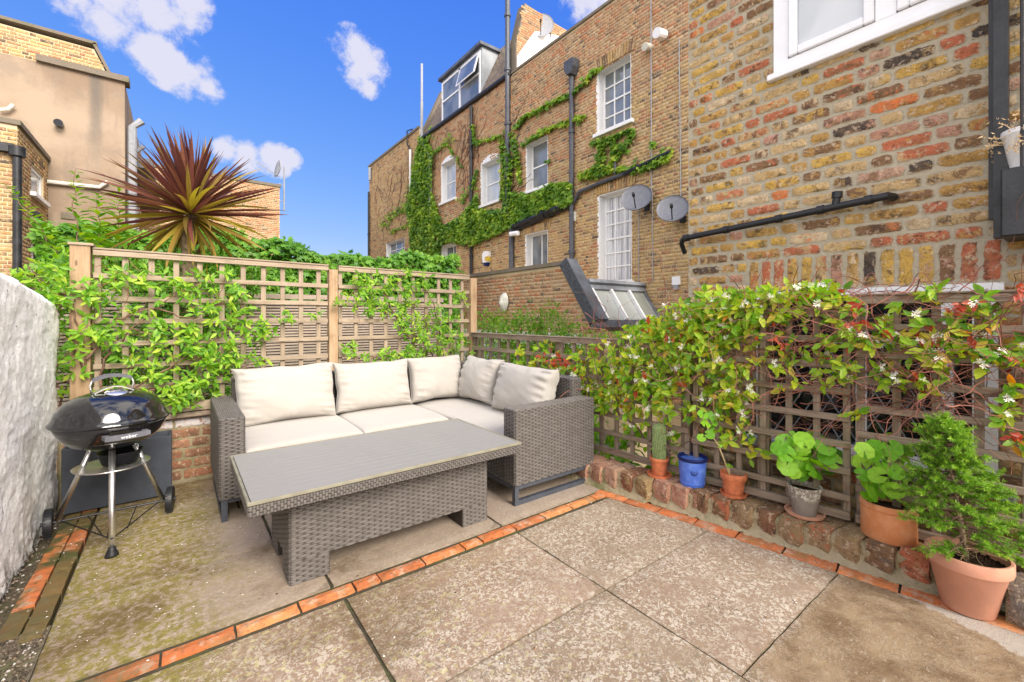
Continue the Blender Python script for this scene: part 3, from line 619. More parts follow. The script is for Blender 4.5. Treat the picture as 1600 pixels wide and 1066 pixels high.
for (a, b, r_, mt) in (((1017, 0), (1018, 300), .012, 'pipe_grey'), ((1019, 300), (1020, 440), .010, 'pipe_grey'), ((1061, 60), (1064, 325), .010, 'pipe_grey'), ((998, 325), (998, 440), .010, 'pipe_grey')):
    fpipe(h1, [a, b], r_, mt, 'cable', 5, .02, False)
c = on_x(1037, 55, XF-.1); MBb(MB().tube([c, c+Vector((-.25, 0, -.05))], .10, 12), 'vent_pipe', 'white_upvc', h1)
c = on_x(1030, 68, XF-.1); MBb(MB().tube([c+Vector((.1,.3,.1)), c+Vector((-.08, .3, .05))], .08, 12), 'vent_pipe', 'stone_pale', h1)
c = on_x(798, 366, XF-.2); MBb(MB().tube([c, c+Vector((0, -.35, -.02))], .07, 12), 'vent_pipe', 'white_upvc', h1)
c = on_x(896, 339, XF-.03); MBb(MB().bbox(c.x-.03, c.x+.02, c.y-.09, c.y+.09, c.z-.12, c.z+.12), 'air_vent', 'stone_pale', h1)
# small things fixed on the walls
c = on_x(763, 405, XF); al = thing('alarm_box', 'white and yellow alarm box on the brick wall between two black pipes', 'alarm box', c)
hexa = [(c.y-.17, c.z+.14), (c.y-.1, c.z+.24), (c.y+.1, c.z+.24), (c.y+.17, c.z+.14), (c.y+.12, c.z-.12), (c.y-.12, c.z-.12)]
MBb(MB().prism(hexa, 0, XF-.14, XF-.01), 'case', 'white_upvc', al); MBb(MB().box(XF-.152, XF-.02, c.y-.165, c.y-.02, c.z-.08, c.z+.06), 'yellow_panel', 'yellow_paint', al)
MBb(MB().prism([(c.y-.11, c.z-.121), (c.y+.11, c.z-.121), (c.y+.06, c.z-.23), (c.y-.06, c.z-.23)], 0, XF-.13, XF-.01), 'lamp', 'navy_glaze', al)
c = on_x(1058, 441, XF); jb = thing('junction_box', 'small white junction box low on the wall beside a hanging cable', 'junction box', c)
MBb(MB().bbox(XF-.06, XF-.005, c.y-.085, c.y+.085, c.z-.06, c.z+.11), 'case', 'white_upvc', jb); MBb(MB().box(XF-.05, XF-.01, c.y-.05, c.y+.06, c.z-.16, c.z-.062), 'cable_gland', 'pipe_grey', jb)
def dish(px, py, rad, label, mat, tilt, X=XF, arm=.30):
    c = on_x(px, py, X-.38); d = thing('satellite_dish', label, 'satellite dish', c, 'satellite dishes on the rear walls')
    n_ = Vector(tilt).normalized(); q = n_.to_track_quat('Z', 'Y').to_matrix()
    mb = MB(); prof = [(rad*i/8, .16*rad*(i/8)**2) for i in range(9)]
    prof += [(rad*1.02, .16*rad+.012), (rad*1.02, .16*rad-.01)]+[(rad*i/8, .16*rad*(i/8)**2-.02) for i in range(7, -1, -1)]
    mb.lathe(prof, 28); mb.v = [tuple(q @ Vector((v[0], v[1]*1.06, v[2]))+c) for v in mb.v]; MBb(mb, 'reflector', mat, d, sharp=50)
    dn = q @ Vector((0, -1, 0))
    if dn.z > 0: dn = -dn
    tip = c+n_*rad*1.0+dn*rad*.55; rt = c+dn*rad*.9
    MBb(MB().tube([rt, tip], .012, 6), 'arm', 'black_plastic', d); MBb(MB().tube([tip-n_*.02, tip+n_*.07], .03, 10), 'receiver', 'black_plastic', d)
    MBb(MB().tube([c-n_*.03, c+Vector((.18, 0, -.02)), c+Vector((.36, 0, -.10))], .022, 8).box(c.x+.34, c.x+.375, c.y-.06, c.y+.06, c.z-.2, c.z), 'bracket', 'black_plastic', d)
    return d
dish(995, 311, .31, 'grey satellite dish at the top right corner of the tall curtained window', 'dark_dish', (-1, -.5, .55))
dish(1051, 328, .29, 'grey satellite dish above the end of the black horizontal waste pipe', 'dark_dish', (-1, -.55, .55))
dd = dish(845, 42, .40, 'pale satellite dish on the white gable high up on the roof', 'pipe_grey', (-.9, -1, .3), X=9.4)
# -- rear extension with the lean-to skylight
ex = thing('rear_extension', 'low brick rear extension with leaded edge and sloping skylight', 'building', (7, 7, -3))
XE = 6.0; ye_top = on_x(884, 414, XE).y; ze_top = on_x(884, 414, XE).z; ye_bot = on_x(930, 503, XE).y; ze_bot = on_x(930, 503, XE).z; ye_far = 15.0
poly = [(ye_bot, -3), (ye_far, -3), (ye_far, ze_top), (ye_top, ze_top), (ye_bot, ze_bot)]
MBb(MB().prism(poly, 0, XE+.002, XE+.22), 'wall', 'far_mortar', ex)
kz = .42; ymid = ye_top+(ye_bot-ye_top)*kz; zmid = ze_top+(ze_bot-ze_top)*kz
MBb(MB().prism([(ye_bot, -3), (ye_far, -3), (ye_far, zmid-.05), (ymid, zmid-.05), (ye_bot, ze_bot)], 0, XE+.221, XF-.01), 'wall', 'far_mortar', ex)
zf = .80
brick_mass('brickwork', ex, layout(ye_bot, 11.9, zf+.07, ze_top, keep=lambda a, b: in_poly(a, b+.02, poly)), XE+.002, AX_X, M['red_far_brick'])
brick_mass('brickwork', ex, layout(5.2, 11.9, -1.5, zf-.2, keep=lambda a, b: in_poly(a, b+.02, poly)), XE+.002, AX_X, M['red_far_brick'])
MBb(MB().box(XE-.05, XE+.3, ye_top, ye_far, ze_top+.002, ze_top+.08), 'coping', 'coping', ex)
sd_ = Vector((0, ye_bot-ye_top, ze_bot-ze_top)); su = sd_.normalized(); sn = Vector((0, -su.z, su.y)); sn = sn if sn.z > 0 else -sn
def slope(x, k, h): return Vector((x, ye_top, ze_top))+sd_*k+sn*h
def slab(x0, x1, k0, k1, h0, h1):
    v = [slope(x, k, h) for h in (h0, h1) for (x, k) in ((x0,k0),(x1,k0),(x1,k1),(x0,k1))]
    return MB().add(v, [(0,3,2,1),(4,5,6,7),(0,1,5,4),(1,2,6,5),(2,3,7,6),(3,0,4,7)], .5)
MBb(slab(XE-.06, XE+.22, -.04, 1.02, .01, .13), 'lead_edge', 'dark_lead', ex); MBb(slab(XE-.09, XE-.062, -.04, 1.02, -.08, .15), 'lead_upstand', 'iron_grey', ex)
MBb(slab(XE+.22, XF-.02, .36, .48, .01, .10), 'lead_flashing', 'lead', ex); MBb(slab(XE+.22, XF-.02, .34, .40, .101, .17), 'lead_roll', 'lead', ex)
MBb(slab(XE-.09, XF-.02, 1.0, 1.12, -.08, .06), 'eaves_lead', 'iron_grey', ex)
for i in range(3):
    a = XE+.23+i*.56; f_ = MBb(slab(a, a+.05, .48, 1.0, .03, .12), 'glazing_bar', 'white_paint', ex)
    MBb(slab(a+.05, a+.56, .48, 1.0, .03, .05), 'pane', 'skylight_glass', ex)
MBb(slab(XE+.23+3*.56, XF-.02, .48, 1.0, .01, .08), 'lead_flashing', 'lead', ex)
MBb(MB().box(XE-.16, XE-.02, 5.6, 11.6, zf-.04, zf+.05).box(XE-.10, XE-.02, 5.6, 11.6, zf-.20, zf-.045), 'fascia', 'white_paint', ex)
for (a, b) in ((8.2, 8.9), (8.98, 9.7), (9.78, 10.6)):
    w_ = MBb(MB().box(XE-.06, XE-.01, a, a+.07, -1.2, zf-.21).box(XE-.06, XE-.01, b-.07, b, -1.2, zf-.21), 'door_frame', 'white_paint', ex); MBb(MB().box(XE-.03, XE-.02, a+.07, b-.07, -1.2, zf-.22), 'pane', 'pale_glass', w_)
c = on_x(789, 473, XE-.02); fm = thing('face_mask', 'pale stone face mask hung on the old brick extension wall', 'sculpture', c)
mb = MB(); prof = []
for i in range(13):
    for j in range(13):
        u, v = -1+2*i/12, -1+2*j/12
        wd = .16*(1-.35*max(0, -v))*math.sqrt(max(0, 1-.96*v*v)); h = .12*math.sqrt(max(0, 1-u*u*.97))*math.sqrt(max(0, 1-v*v*.97))
        h += .04*math.exp(-(u*u)/.03-((v+.05)**2)/.09) - .025*math.exp(-((abs(u)-.42)**2)/.03-((v-.22)**2)/.02) - .012*math.exp(-(u*u)/.12-((v+.45)**2)/.006)
        prof.append((c.x-h, c.y-u*wd, c.z+v*.23))
mb.add(prof, [(i*13+j, i*13+j+1, (i+1)*13+j+1, (i+1)*13+j) for i in range(12) for j in range(12)], .5); MBb(mb, 'face', 'stone_pale', fm, smooth=True)

# ------------------------------------------------------------------ neighbouring house, close on the right (x = 3.1)
XN = 3.1
nh = thing('brick_house', 'near brick house wall of mixed yellow, red and black stock bricks', 'house', (XN, 0, -3))
yN1 = on_x(1075, 300, XN).y
UW = (-1.0, on_x(1210, 100, XN).y, on_x(1206, 127, XN).z, 3.9)
LW = (.24, 1.33, .40, 1.355)
SOL = (.22, on_x(1168, 430, XN).y, 1.36, 1.575)
MBb(wall_cells(MB(), XN+.006, .30, -1.4, yN1, -3, 4.6, [UW, LW]), 'wall', 'mortar', nh)
MBb(MB().box(XN+.5, 7.9, -1.4, yN1-.002, -3, 4.6), 'house_body', 'mortar', nh)
def chipped(lx, lz, seed, d=.014):
    rd = random.Random(seed); nx, nz = (9, 4) if lx > .15 else (5, 4); vs = []
    for j in range(nz+1):
        for i in range(nx+1):
            u, v = i/nx, j/nz; e = (i in (0, nx)) or (j in (0, nz))
            cor = (i in (0, nx)) and (j in (0, nz))
            px_ = (u-.5)*lx+(rd.uniform(-.006, .002)*(1 if u > .5 else -1) if i in (0, nx) else rd.uniform(-.004, .004))
            pz_ = (v-.5)*lz+(rd.uniform(-.0065, .002)*(1 if v > .5 else -1) if j in (0, nz) else rd.uniform(-.003, .003))
            if cor: px_ *= .965; pz_ *= .90
            vs.append((px_, (rd.uniform(-.003, .003) if e else d*.8-rd.random()**1.5*.012), pz_))
    W_ = nx+1; f = [(j*W_+i, j*W_+i+1, (j+1)*W_+i+1, (j+1)*W_+i) for j in range(nz) for i in range(nx)]
    ring = [i for i in range(W_)]+[j*W_+nx for j in range(1, nz+1)]+[nz*W_+i for i in range(nx-1, -1, -1)]+[j*W_ for j in range(nz-1, 0, -1)]
    b0 = len(vs); vs += [(vs[k][0], -.02, vs[k][2]) for k in ring]
    f += [(ring[k], b0+k, b0+(k+1) % len(ring), ring[(k+1) % len(ring)]) for k in range(len(ring))]
    return vs, f, [0.0 if (i % W_ in (0, nx)) or (i//W_ in (0, nz)) or i >= b0 else 1.0 for i in range(len(vs))]
def variants(lx, lz, n, mat, base=0, d=.014):
    outm = []
    for k in range(n):
        v, f, e_ = chipped(lx, lz, base+k, d); outm.append(MB().add(v, f, e_).mesh('brick', mat))
    for m_ in outm:
        m_.polygons.foreach_set('use_smooth', [True]*len(m_.polygons)); m_.set_sharp_from_angle(angle=R(48))
    return outm
V_S = variants(.215, .065, 9, M['near_brick']); V_H = variants(.1025, .065, 6, M['near_brick'], 50)
lay = layout(-1.4, yN1, -.9, 4.6, [UW, LW, SOL], jit=.005)
so_l = []
k = int((SOL[1]-SOL[0])/.075)
for i in range(k): so_l.append((SOL[0]+(i+.5)*(SOL[1]-SOL[0])/k, (SOL[2]+SOL[3])/2, .064, .205))
def seen_size(b):
    d = Vector((XN, b[0], b[1]))-Vector((0, 0, EYE)); f = d.x*math.sin(YAW)+d.y*math.cos(YAW); r_ = d.x*math.cos(YAW)-d.y*math.sin(YAW)
    if f < .3: return 0
    px, py = 800+FPX*r_/f, HOR-FPX*d.z/f
    if px < 1060 or px > 1625 or py < -25 or py > 500: return 0
    return b[2]*b[3]/f/f
order = sorted(lay, key=lambda b: -seen_size(b)); vis = [b for b in order if seen_size(b) > 0][:300-len(so_l)]; vs_ = set(vis)
print('near bricks visible', len([b for b in order if seen_size(b) > 0]))
for b in vis:
    vv = V_S if b[2] > .15 else V_H; ref = .215 if b[2] > .15 else .1025
    inst(random.choice(vv), 'brick', nh, Matrix.Translation((XN+.004, b[0], b[1])) @ AX_X.to_4x4() @ Matrix.Rotation(random.gauss(0, .006), 4, 'Y') @ Matrix.Diagonal((b[2]/ref, random.uniform(.6, 1.2), b[3]/.065, 1)))
for b in so_l:
    inst(random.choice(V_S), 'brick', nh, Matrix.Translation((XN+.004, b[0], b[1])) @ AX_X.to_4x4() @ Matrix.Rotation(PI/2+random.gauss(0, .01), 4, 'Y') @ Matrix.Diagonal((b[3]/.215, 1, b[2]/.065, 1)))
rest = [b for b in lay if b not in vs_]
brick_mass('brickwork', nh, rest, XN+.006, AX_X, M['near_brick_joined'], .012)
# upper white window
y0, y1, z0, z1 = UW
mb = MB()
for (a, b, c, d) in ((y1-.085, y1, z0+.03, z1), (y0, y1-.085, z0+.03, z0+.095), (y0, y1-.085, z1-.08, z1)): mb.box(XN-.012, XN+.06, a, b, c, d)
mull = on_x(1385, 70, XN).y; mb.box(XN-.014, XN+.058, mull-.045, mull+.045, z0+.095, z1-.08)
uw = MBb(mb, 'window', 'white_upvc', nh)
def casement(a, b):
    m2 = MB(); c0, c1 = z0+.10, z1-.085; f_ = .05
    m2.bbox(XN-.03, XN+.02, a, a+f_, c0, c1, .006); m2.bbox(XN-.03, XN+.02, b-f_, b, c0, c1, .006); m2.bbox(XN-.03, XN+.02, a+f_+.001, b-f_-.001, c0, c0+f_, .006); m2.bbox(XN-.03, XN+.02, a+f_+.001, b-f_-.001, c1-f_, c1, .006)
    MBb(m2, 'casement', 'white_upvc', uw); MBb(MB().box(XN-.008, XN-.002, a+f_-.002, b-f_+.002, c0+f_-.002, c1-f_+.002), 'pane', 'pale_glass', uw)
casement(mull+.048, y1-.09); casement(y0+.3, mull-.048)
MBb(MB().bbox(XN-.045, XN+.05, y0, y1+.03, z0-.012, z0+.028, .005), 'sill', 'white_upvc', uw)
# lower window behind the trellis with leaded diamonds
y0, y1, z0, z1 = LW
mb = MB().box(XN-.035, XN+.06, y0-.02, y1+.02, z1-.045, z1+.004).box(XN-.01, XN+.06, y0, y0+.085, z0+.05, z1-.046).box(XN-.01, XN+.06, y1-.05, y1, z0+.05, z1-.046).box(XN-.01, XN+.06, y0+.085, y1-.05, z0, z0+.05)
ms_ = [on_x(1345, 560, XN).y, on_x(1480, 560, XN).y]
for m_ in ms_: mb.box(XN-.008, XN+.058, m_-.022, m_+.022, z0+.051, z1-.046)
mb.box(XN-.006, XN+.056, y0+.086, y1-.051, 1.04, 1.075)
lw = MBb(mb, 'window', 'white_paint', nh)
MBb(MB().box(XN+.03, XN+.036, y0+.01, y1-.01, z0+.01, z1-.01), 'pane', 'dark_glass', lw)
mb = MB(); sp = .085
for s_ in (1, -1):
    k0 = -20
    for k in range(-30, 40):
        pts = []
        for zt in (z0+.05, 1.04):
            yy = y0+k*sp+s_*(zt-z0)*.58; pts.append((yy, zt))
        (ya, za), (yb, zb) = pts
        if max(ya, yb) > y1-.05 or min(ya, yb) < y0+.08: continue
        mb.beam((XN+.026, ya, za), (XN+.026, yb, zb), .006, .007, (1, 0, 0))
MBb(mb, 'lead_came', 'pipe_grey', lw)
MBb(MB().bbox(XN-.07, XN+.05, y0-.06, y1+.06, z0-.06, z0-.002, .006), 'sill', 'pipe_grey', lw)
# waste pipe on the near wall
P = [on_x(1068, 373, XN-.07), on_x(1388, 306, XN-.07)]
mb = MB().tube([P[0], P[1], P[1]+Vector((.06, -.01, .0))], .021, 12)
for k in (.02, .27, .55, .74, .93):
    c = P[0].lerp(P[1], k); d = (P[1]-P[0]).normalized()*.018; mb.tube([c-d, c+d], .0265, 12)
c = P[0].lerp(P[1], .80); mb.tube([c, c+Vector((0, -.01, .055))], .020, 12); mb.tube([c+Vector((0,-.009,.05)), c+Vector((0, -.011, .085))], .027, 12)
MBb(mb, 'waste_pipe', 'black_plastic', nh, sharp=40)
mb = MB().tube([P[0], P[0]+Vector((.02,.03,-.03)), P[0]+Vector((.07,.03,-.10))], .018, 10); MBb(mb, 'waste_pipe', 'black_plastic', nh, sharp=40)
# black iron post and balcony box at the right edge
bs = thing('iron_balcony', 'black painted iron balcony box with post and thin railing on the near wall', 'balcony', (2.9, .1, 1.5))
xb = 2.95
pa = on_x(1552, 372, xb); pb = on_x(1544, -60, xb)
MBb(MB().box(xb-.0, xb+.07, on_x(1575, 0, xb).y, on_x(1552, 0, xb).y, pa.z, 4.2), 'post', 'black_paint', bs); MBb(MB().box(xb+.075, xb+.13, on_x(1560, 0, xb).y, on_x(1541, 0, xb).y, pa.z+.1, 4.2), 'post', 'black_paint', bs)
q = on_x(1566, 375, xb); z_t = on_x(1590, 268, xb).z; z_b = on_x(1590, 372, xb).z
MBb(MB().bbox(xb-.10, xb+.14, -.55, on_x(1563, 300, xb-.1).y, z_b, z_t, .006), 'box', 'black_paint', bs)
MBb(MB().tube([(xb-.08, on_x(1597, 200, xb-.08).y, z_t), (xb-.08, on_x(1597, 200, xb-.08).y, 4.2)], .006, 6), 'railing', 'black_paint', bs)
c = Vector((xb+.0, on_x(1603, 230, xb).y-.01, z_t+.002))
wp_ = thing('plant_pot', 'white plant pot standing on the black balcony box', 'plant pot', c)
MBb(MB().lathe([(.055, 0), (.08, .15), (.085, .155), (.085, .175), (.075, .175), (.07, .10), (0, .10)], 24, c), 'pot', 'white_paint', wp_, sharp=40)
dp = thing('dried_plant', 'dry straw coloured plant in the white pot on the balcony', 'dried plant', c+Vector((0,0,.1)))
mb = MB()
for k in range(38):
    p = c+Vector((0, 0, .12)); a = random.uniform(0, 2*PI); d = Vector((math.cos(a)*.8, math.sin(a)*.9+.35, random.uniform(.1, 1))).normalized(); pts = [p]
    for j in range(5): d = (d+Vector((random.gauss(0,.25), random.gauss(0,.25), random.gauss(-.08,.25)))).normalized(); p = p+d*random.uniform(.015, .034); pts.append(p)
    mb.tube(pts, .0016, 3, False)
    for _ in range(10): 
        q = pts[-1]+Vector((random.gauss(0,.014), random.gauss(0,.014), random.gauss(0,.014))); mb.add([q, q+Vector((random.gauss(0,.006),random.gauss(0,.006),.010)), q+Vector((.004,random.gauss(0,.008),0))], [(0,1,2)])
MBb(mb, 'stems', 'dry', dp)

# ------------------------------------------------------------------ buildings on the left
rb = thing('rendered_building', 'tall building end with stained tan render and brick gable above', 'building', (-3, 14, -3))
YR = 14.0
xr = on_y(195, 118, YR).x; zc = on_y(195, 122, YR).z; zc0 = on_y(100, 96, YR).z
MBb(MB().box(-14, xr, YR, 24, -3, zc-.12), 'wall', 'tan_render', rb)
MBb(MB().box(on_y(57, 90, YR).x, xr+.08, YR-.09, YR+.3, zc-.118, zc+.02), 'parapet', 'coping', rb)
g0 = on_y(168, 108, YR+.15); gtop = on_y(147, 77, YR+.15); gl = on_y(0, 36, YR+.15)
poly = [(-14, zc-.15), (-14, gtop.z+.1), (gtop.x, gtop.z), (g0.x, zc+.02), (g0.x, zc-.15)]
MBb(MB().prism(poly, 1, YR+.16, YR+.46), 'gable', 'far_mortar', rb)
brick_mass('brickwork', rb, layout(-9, g0.x, zc-.12, gtop.z+.2, keep=lambda a, b: in_poly(a, b, poly)), YR+.16, AX_Y, M['far_brick'])
MBb(MB().box(-14, gtop.x+.05, YR+.1, YR+.5, gtop.z+.101, gtop.z+.17), 'coping', 'coping', rb)
MBb(MB().beam((gtop.x, YR+.3, gtop.z+.13), (g0.x+.05, YR+.3, zc+.05), .4, .06), 'coping', 'coping', rb)
a, b, c_ = on_y(187*.45-10, 285, YR-.08), on_y(155, 293, YR-.08), on_y(168, 284, YR-.08)
MBb(MB().tube([on_y(74, 284, YR-.08), b, c_], .045, 8), 'overflow_pipe', 'stone_pale', rb); MBb(MB().tube([on_y(0, 172, YR-.1), on_y(12, 171, YR-.1), on_y(21, 164, YR-.1)], .04, 8), 'overflow_pipe', 'stone_pale', rb)
c = on_y(93, 195, YR-.05); MBb(MB().tube([c, c+Vector((0, -.15, 0))], .08, 10), 'vent_pipe', 'dark_glass', rb)
c = on_y(108, 337, YR-.02); MBb(MB().box(c.x-.13, c.x+.1, YR-.03, YR-.001, c.z-.08, c.z+.07), 'air_vent', 'coping', rb)
# side wall that runs back, with pipes
for (px, y_, rr, z0_, z1_) in ((200, YR+.25, .09, -2, on_y(200, 185, YR+.25).z), (206, YR+.8, .06, -2, 5.6)):
    c = on_y(px, 300, y_); MBb(MB().tube([(xr+.12, y_, z0_), (xr+.12, y_, z1_-.2), (xr+.3, y_, z1_)], rr, 8), 'drainpipe', 'pipe_grey', rb, sharp=40)
MBb(MB().box(xr+.0, xr+.5, YR+.6, 24, 5.0, 5.25), 'gutter', 'iron_grey', rb)
for k in range(3): 
    w_ = MBb(MB().box(xr-.002, xr+.04, YR+1.6+k*2.3, YR+2.7+k*2.3, .8, 2.3).box(xr-.002, xr+.04, YR+1.6+k*2.3, YR+2.7+k*2.3, 3.3, 4.6), 'window', 'white_paint', rb); MBb(MB().box(xr+.042, xr+.05, YR+1.7+k*2.3, YR+2.6+k*2.3, .9, 2.2).box(xr+.042, xr+.05, YR+1.7+k*2.3, YR+2.6+k*2.3, 3.4, 4.5), 'pane', 'glass', w_)
# small brick wing in front of it
bw = thing('brick_wing', 'narrow yellow brick back wing with white window and black downpipe', 'building', (-3, 12.5, -3))
yc0 = 11.7; xc = on_y(27, 200, yc0).x; zt0 = on_y(27, 196, yc0).z; zt1 = zt0
ya = 13.98; zfar = on_x(75, 248, xc).z; zfr = on_y(10, 232, yc0).z
w1_ = on_x(48, 285, xc); w2_ = on_x(68, 285, xc); WW = (w1_.y, w2_.y, on_x(58, 308, xc).z, on_x(58, 266, xc).z)
W9 = (w1_.y, w2_.y, on_x(58, 425, xc).z, on_x(58, 384, xc).z)
MBb(wall_cells(MB(), xc-.32, .318, yc0, ya, -3, zt0, [WW, W9]), 'wall', 'far_mortar', bw); MBb(MB().box(-14, xc-.33, yc0+.002, ya, -3, zfr), 'wall', 'far_mortar', bw)
brick_mass('brickwork', bw, layout(yc0, ya, -.5, zt0, [WW, W9]), xc-.002, AX_P, M['far_brick']); brick_mass('brickwork', bw, layout(-6.5, xc, -.5, zfr+.0), yc0, AX_Y, M['far_brick'])
brick_mass('brickwork', bw, layout(xc-.3, xc, zfr, zt0), yc0, AX_Y, M['far_brick'])
MBb(MB().box(xc-.36, xc+.05, yc0-.04, ya, zt0+.001, zt0+.09), 'coping', 'coping', bw)
window(bw, xc, *WW, cols=1, rows=1, sash=False, inset=.03, sgn=-1, fr=.07, glass='pale_glass', reveal=False); window(bw, xc, *W9, cols=1, rows=2, inset=.03, sgn=-1, fr=.07, reveal=False)
MBb(MB().box(-8, xc-.02, yc0-.14, yc0-.01, zfr-.08, zfr+.07), 'gutter', 'black_paint', bw)
cx = on_y(27, 300, yc0-.1).x; MBb(MB().tube([(cx, yc0-.1, -1), (cx, yc0-.1, zfr-.12)], .06, 10).tube([(cx, yc0-.1, zfr-.14), (cx, yc0-.1, zfr+.03)], .11, 10), 'drainpipe', 'black_paint', bw, sharp=40)
MBb(MB().tube([(xc+.07, yc0+.95, -1), (xc+.07, yc0+.95, on_x(39, 325, xc).z)], .045, 8).tube([(xc+.07, yc0+.95, on_x(39, 325, xc).z), (xc+.07, ya-.5, on_x(39, 325, xc).z-.35)], .045, 8), 'drainpipe', 'black_paint', bw, sharp=40)
# brick block further back
fb = thing('brick_building', 'square brown brick building end behind the spiky palm, with aerial', 'building', (1, 20, -3))
YB = 20.0; xe = on_y(437, 300, YB).x; zb_ = on_y(437, 291, YB).z
MBb(MB().box(-3, xe, YB+.002, 28, -3, zb_-.05), 'wall', 'far_mortar', fb); brick_mass('brickwork', fb, layout(-2.5, xe, 1.5, zb_-.05), YB+.002, AX_Y, M['red_far_brick'])
MBb(MB().box(-3, xe+.04, YB-.05, YB+.35, zb_-.049, zb_+.06), 'coping', 'coping', fb)
c = on_y(444, 300, YB+.2); an = thing('television_aerial', 'thin roof aerial pole with small dish on the brick building corner', 'aerial', (c.x, YB+.2, 5))
zt_ = on_y(444, 268, YB+.2).z; zb2 = on_y(444, 330, YB+.2).z
MBb(MB().tube([(c.x, YB+.2, zb2), (c.x, YB+.2, zt_+.2)], .03, 6).tube([(xe-.02, YB+.2, zb2+.4), (c.x, YB+.2, zb2+.4)], .015, 5).tube([(xe-.02, YB+.2, zb2+1.1), (c.x, YB+.2, zb2+1.1)], .015, 5), 'pole', 'pipe_grey', an)
mb = MB().lathe([(0, 0), (.2, .03), (.36, .09), (.36, .11), (.2, .05), (0, .02)], 18); q = Vector((-1, -.12, .15)).to_track_quat('Z', 'Y').to_matrix()
mb.v = [tuple(q @ Vector(v)+Vector((c.x-.15, YB+.2, zt_+.05))) for v in mb.v]; MBb(mb, 'reflector', 'pipe_grey', an, smooth=True)
MBb(MB().tube([(c.x-.2, YB+.2, zt_-.25), (c.x-1.0, YB+.1, zt_+.15)], .015, 5), 'arm', 'pipe_grey', an)

# ------------------------------------------------------------------ the terrace floor
MBb(MB().box(-1.2, 3.0, -3.0, 4.1, -.9, -.045), 'terrace_base', 'ground_earth', kind='structure')
patio = thing('patio', None, None, (1, 1.5, -.04), kind='structure')
def wallx(y): return 2.449+.136*(1.515-y)-(.03 if y > 1.7 else 0)          # front face of the low brick wall
def inx(y): return wallx(y)-.105
def slab_piece(x0, x1, y0, y1, right=None, nx=14, ny=10):
    """paving slab with chipped arrises; right = function giving a slanted right side"""
    g = .003 if y1 < 2.0 else .007; rd = random.Random(int(x0*100+y0*1000)); top = []
    for j in range(ny+1):
        for i in range(nx+1):
            yy = y0+g+(y1-y0-2*g)*j/ny; xe_ = x1 if right is None else right(yy); xx = x0+g+(xe_-x0-2*g)*i/nx
            e = i in (0, nx) or j in (0, ny)
            top.append((xx+(rd.uniform(-.002, .002) if e else 0), yy+(rd.uniform(-.002, .002) if e else 0), -.003+rd.uniform(-.001, .0005) if e else rd.uniform(-.0008, .0008)))
    W_ = nx+1; f = [(j*W_+i, j*W_+i+1, (j+1)*W_+i+1, (j+1)*W_+i) for j in range(ny) for i in range(nx)]
    ring = [i for i in range(W_)]+[j*W_+nx for j in range(1, ny+1)]+[ny*W_+i for i in range(nx-1, -1, -1)]+[j*W_ for j in range(ny-1, 0, -1)]
    b0 = len(top); top += [(top[k][0], top[k][1], -.04) for k in ring]
    f += [(ring[k], b0+k, b0+(k+1) % len(ring), ring[(k+1) % len(ring)]) for k in range(len(ring))]
    MBb(MB().add(top, f, [(0.0 if (i >= b0 or i % W_ in (0, nx) or i//W_ in (0, ny)) else 1.0) for i in range(len(top))]), 'paving_slab', 'paving', patio)
XL = -.398
for (x0, x1, y0, y1, rt) in [(XL, .555, 1.27, 1.90, None), (.563, 1.49, 1.27, 1.90, None), (1.49, 0, 1.27, 1.90, inx), (XL, .60, .65, 1.27, None), (.60, 1.49, .65, 1.27, None),
                             (1.49, 0, .69, 1.27, inx), (1.49, 0, -.35, .69, lambda y: min(inx(y), 2.62)), (.60, 1.49, .02, .65, None), (XL, .60, .02, .65, None), (XL, .6, -.8, .02, None), (.6, 1.49, -.8, .02, None), (1.49, 2.6, -.8, -.35, None),
                             (XL, 1.1, -2.4, -.8, None), (1.1, 2.6, -2.4, -.8, None),
                             (XL, .54, 2.02, 2.59, None), (.54, 1.47, 2.02, 2.59, None), (1.47, 2.39, 2.02, 2.59, None), (XL, .40, 2.59, 3.21, None), (.40, 1.3, 2.59, 3.21, None), (1.3, 2.35, 2.59, 3.21, None),
                             (XL, .30, 3.21, 3.94, None), (.30, 1.2, 3.21, 3.94, None), (1.2, 2.35, 3.21, 3.94, None)]:
    slab_piece(x0, x1, y0, y1, rt)
MBb(MB().box(XL, 2.62, -2.4, 3.94, -.045, -.012), 'joint_bed', 'joint_dark', patio)
edge = thing('brick_edging', None, None, (1, 1.9, 0), kind='structure')
def edge_variants(l, w_, n, seed):
    o_ = []
    for k in range(n):
        rd = random.Random(seed+k); nx, nz = 5, 2; vs = []
        for j in range(nz+1):
            for i in range(nx+1):
                e = i in (0, nx) or j in (0, nz)
                vs.append((-l/2+l*i/nx+rd.uniform(-.002, .001)*(1 if i == nx else -1 if i == 0 else 0), -w_/2+w_*j/nz+rd.uniform(-.003, .001)*(1 if j == nz else -1 if j == 0 else 0), -.003 if e else rd.uniform(0, .002)))
        W_ = nx+1; f = [(j*W_+i, j*W_+i+1, (j+1)*W_+i+1, (j+1)*W_+i) for j in range(nz) for i in range(nx)]
        ring = [i for i in range(W_)]+[j*W_+nx for j in range(1, nz+1)]+[nz*W_+i for i in range(nx-1, -1, -1)]+[j*W_ for j in range(nz-1, 0, -1)]
        b0 = len(vs); vs += [(vs[q][0], vs[q][1], -.05) for q in ring]; f += [(ring[q], b0+q, b0+(q+1) % len(ring), ring[(q+1) % len(ring)]) for q in range(len(ring))]
        o_.append(MB().add(vs, f, .5).mesh('brick', M['edging']))
    return o_
E1 = edge_variants(.215, .066, 4, 900); E2 = edge_variants(.105, .066, 3, 920); E3 = edge_variants(.215, .098, 4, 940); E4 = edge_variants(.105, .098, 3, 960)
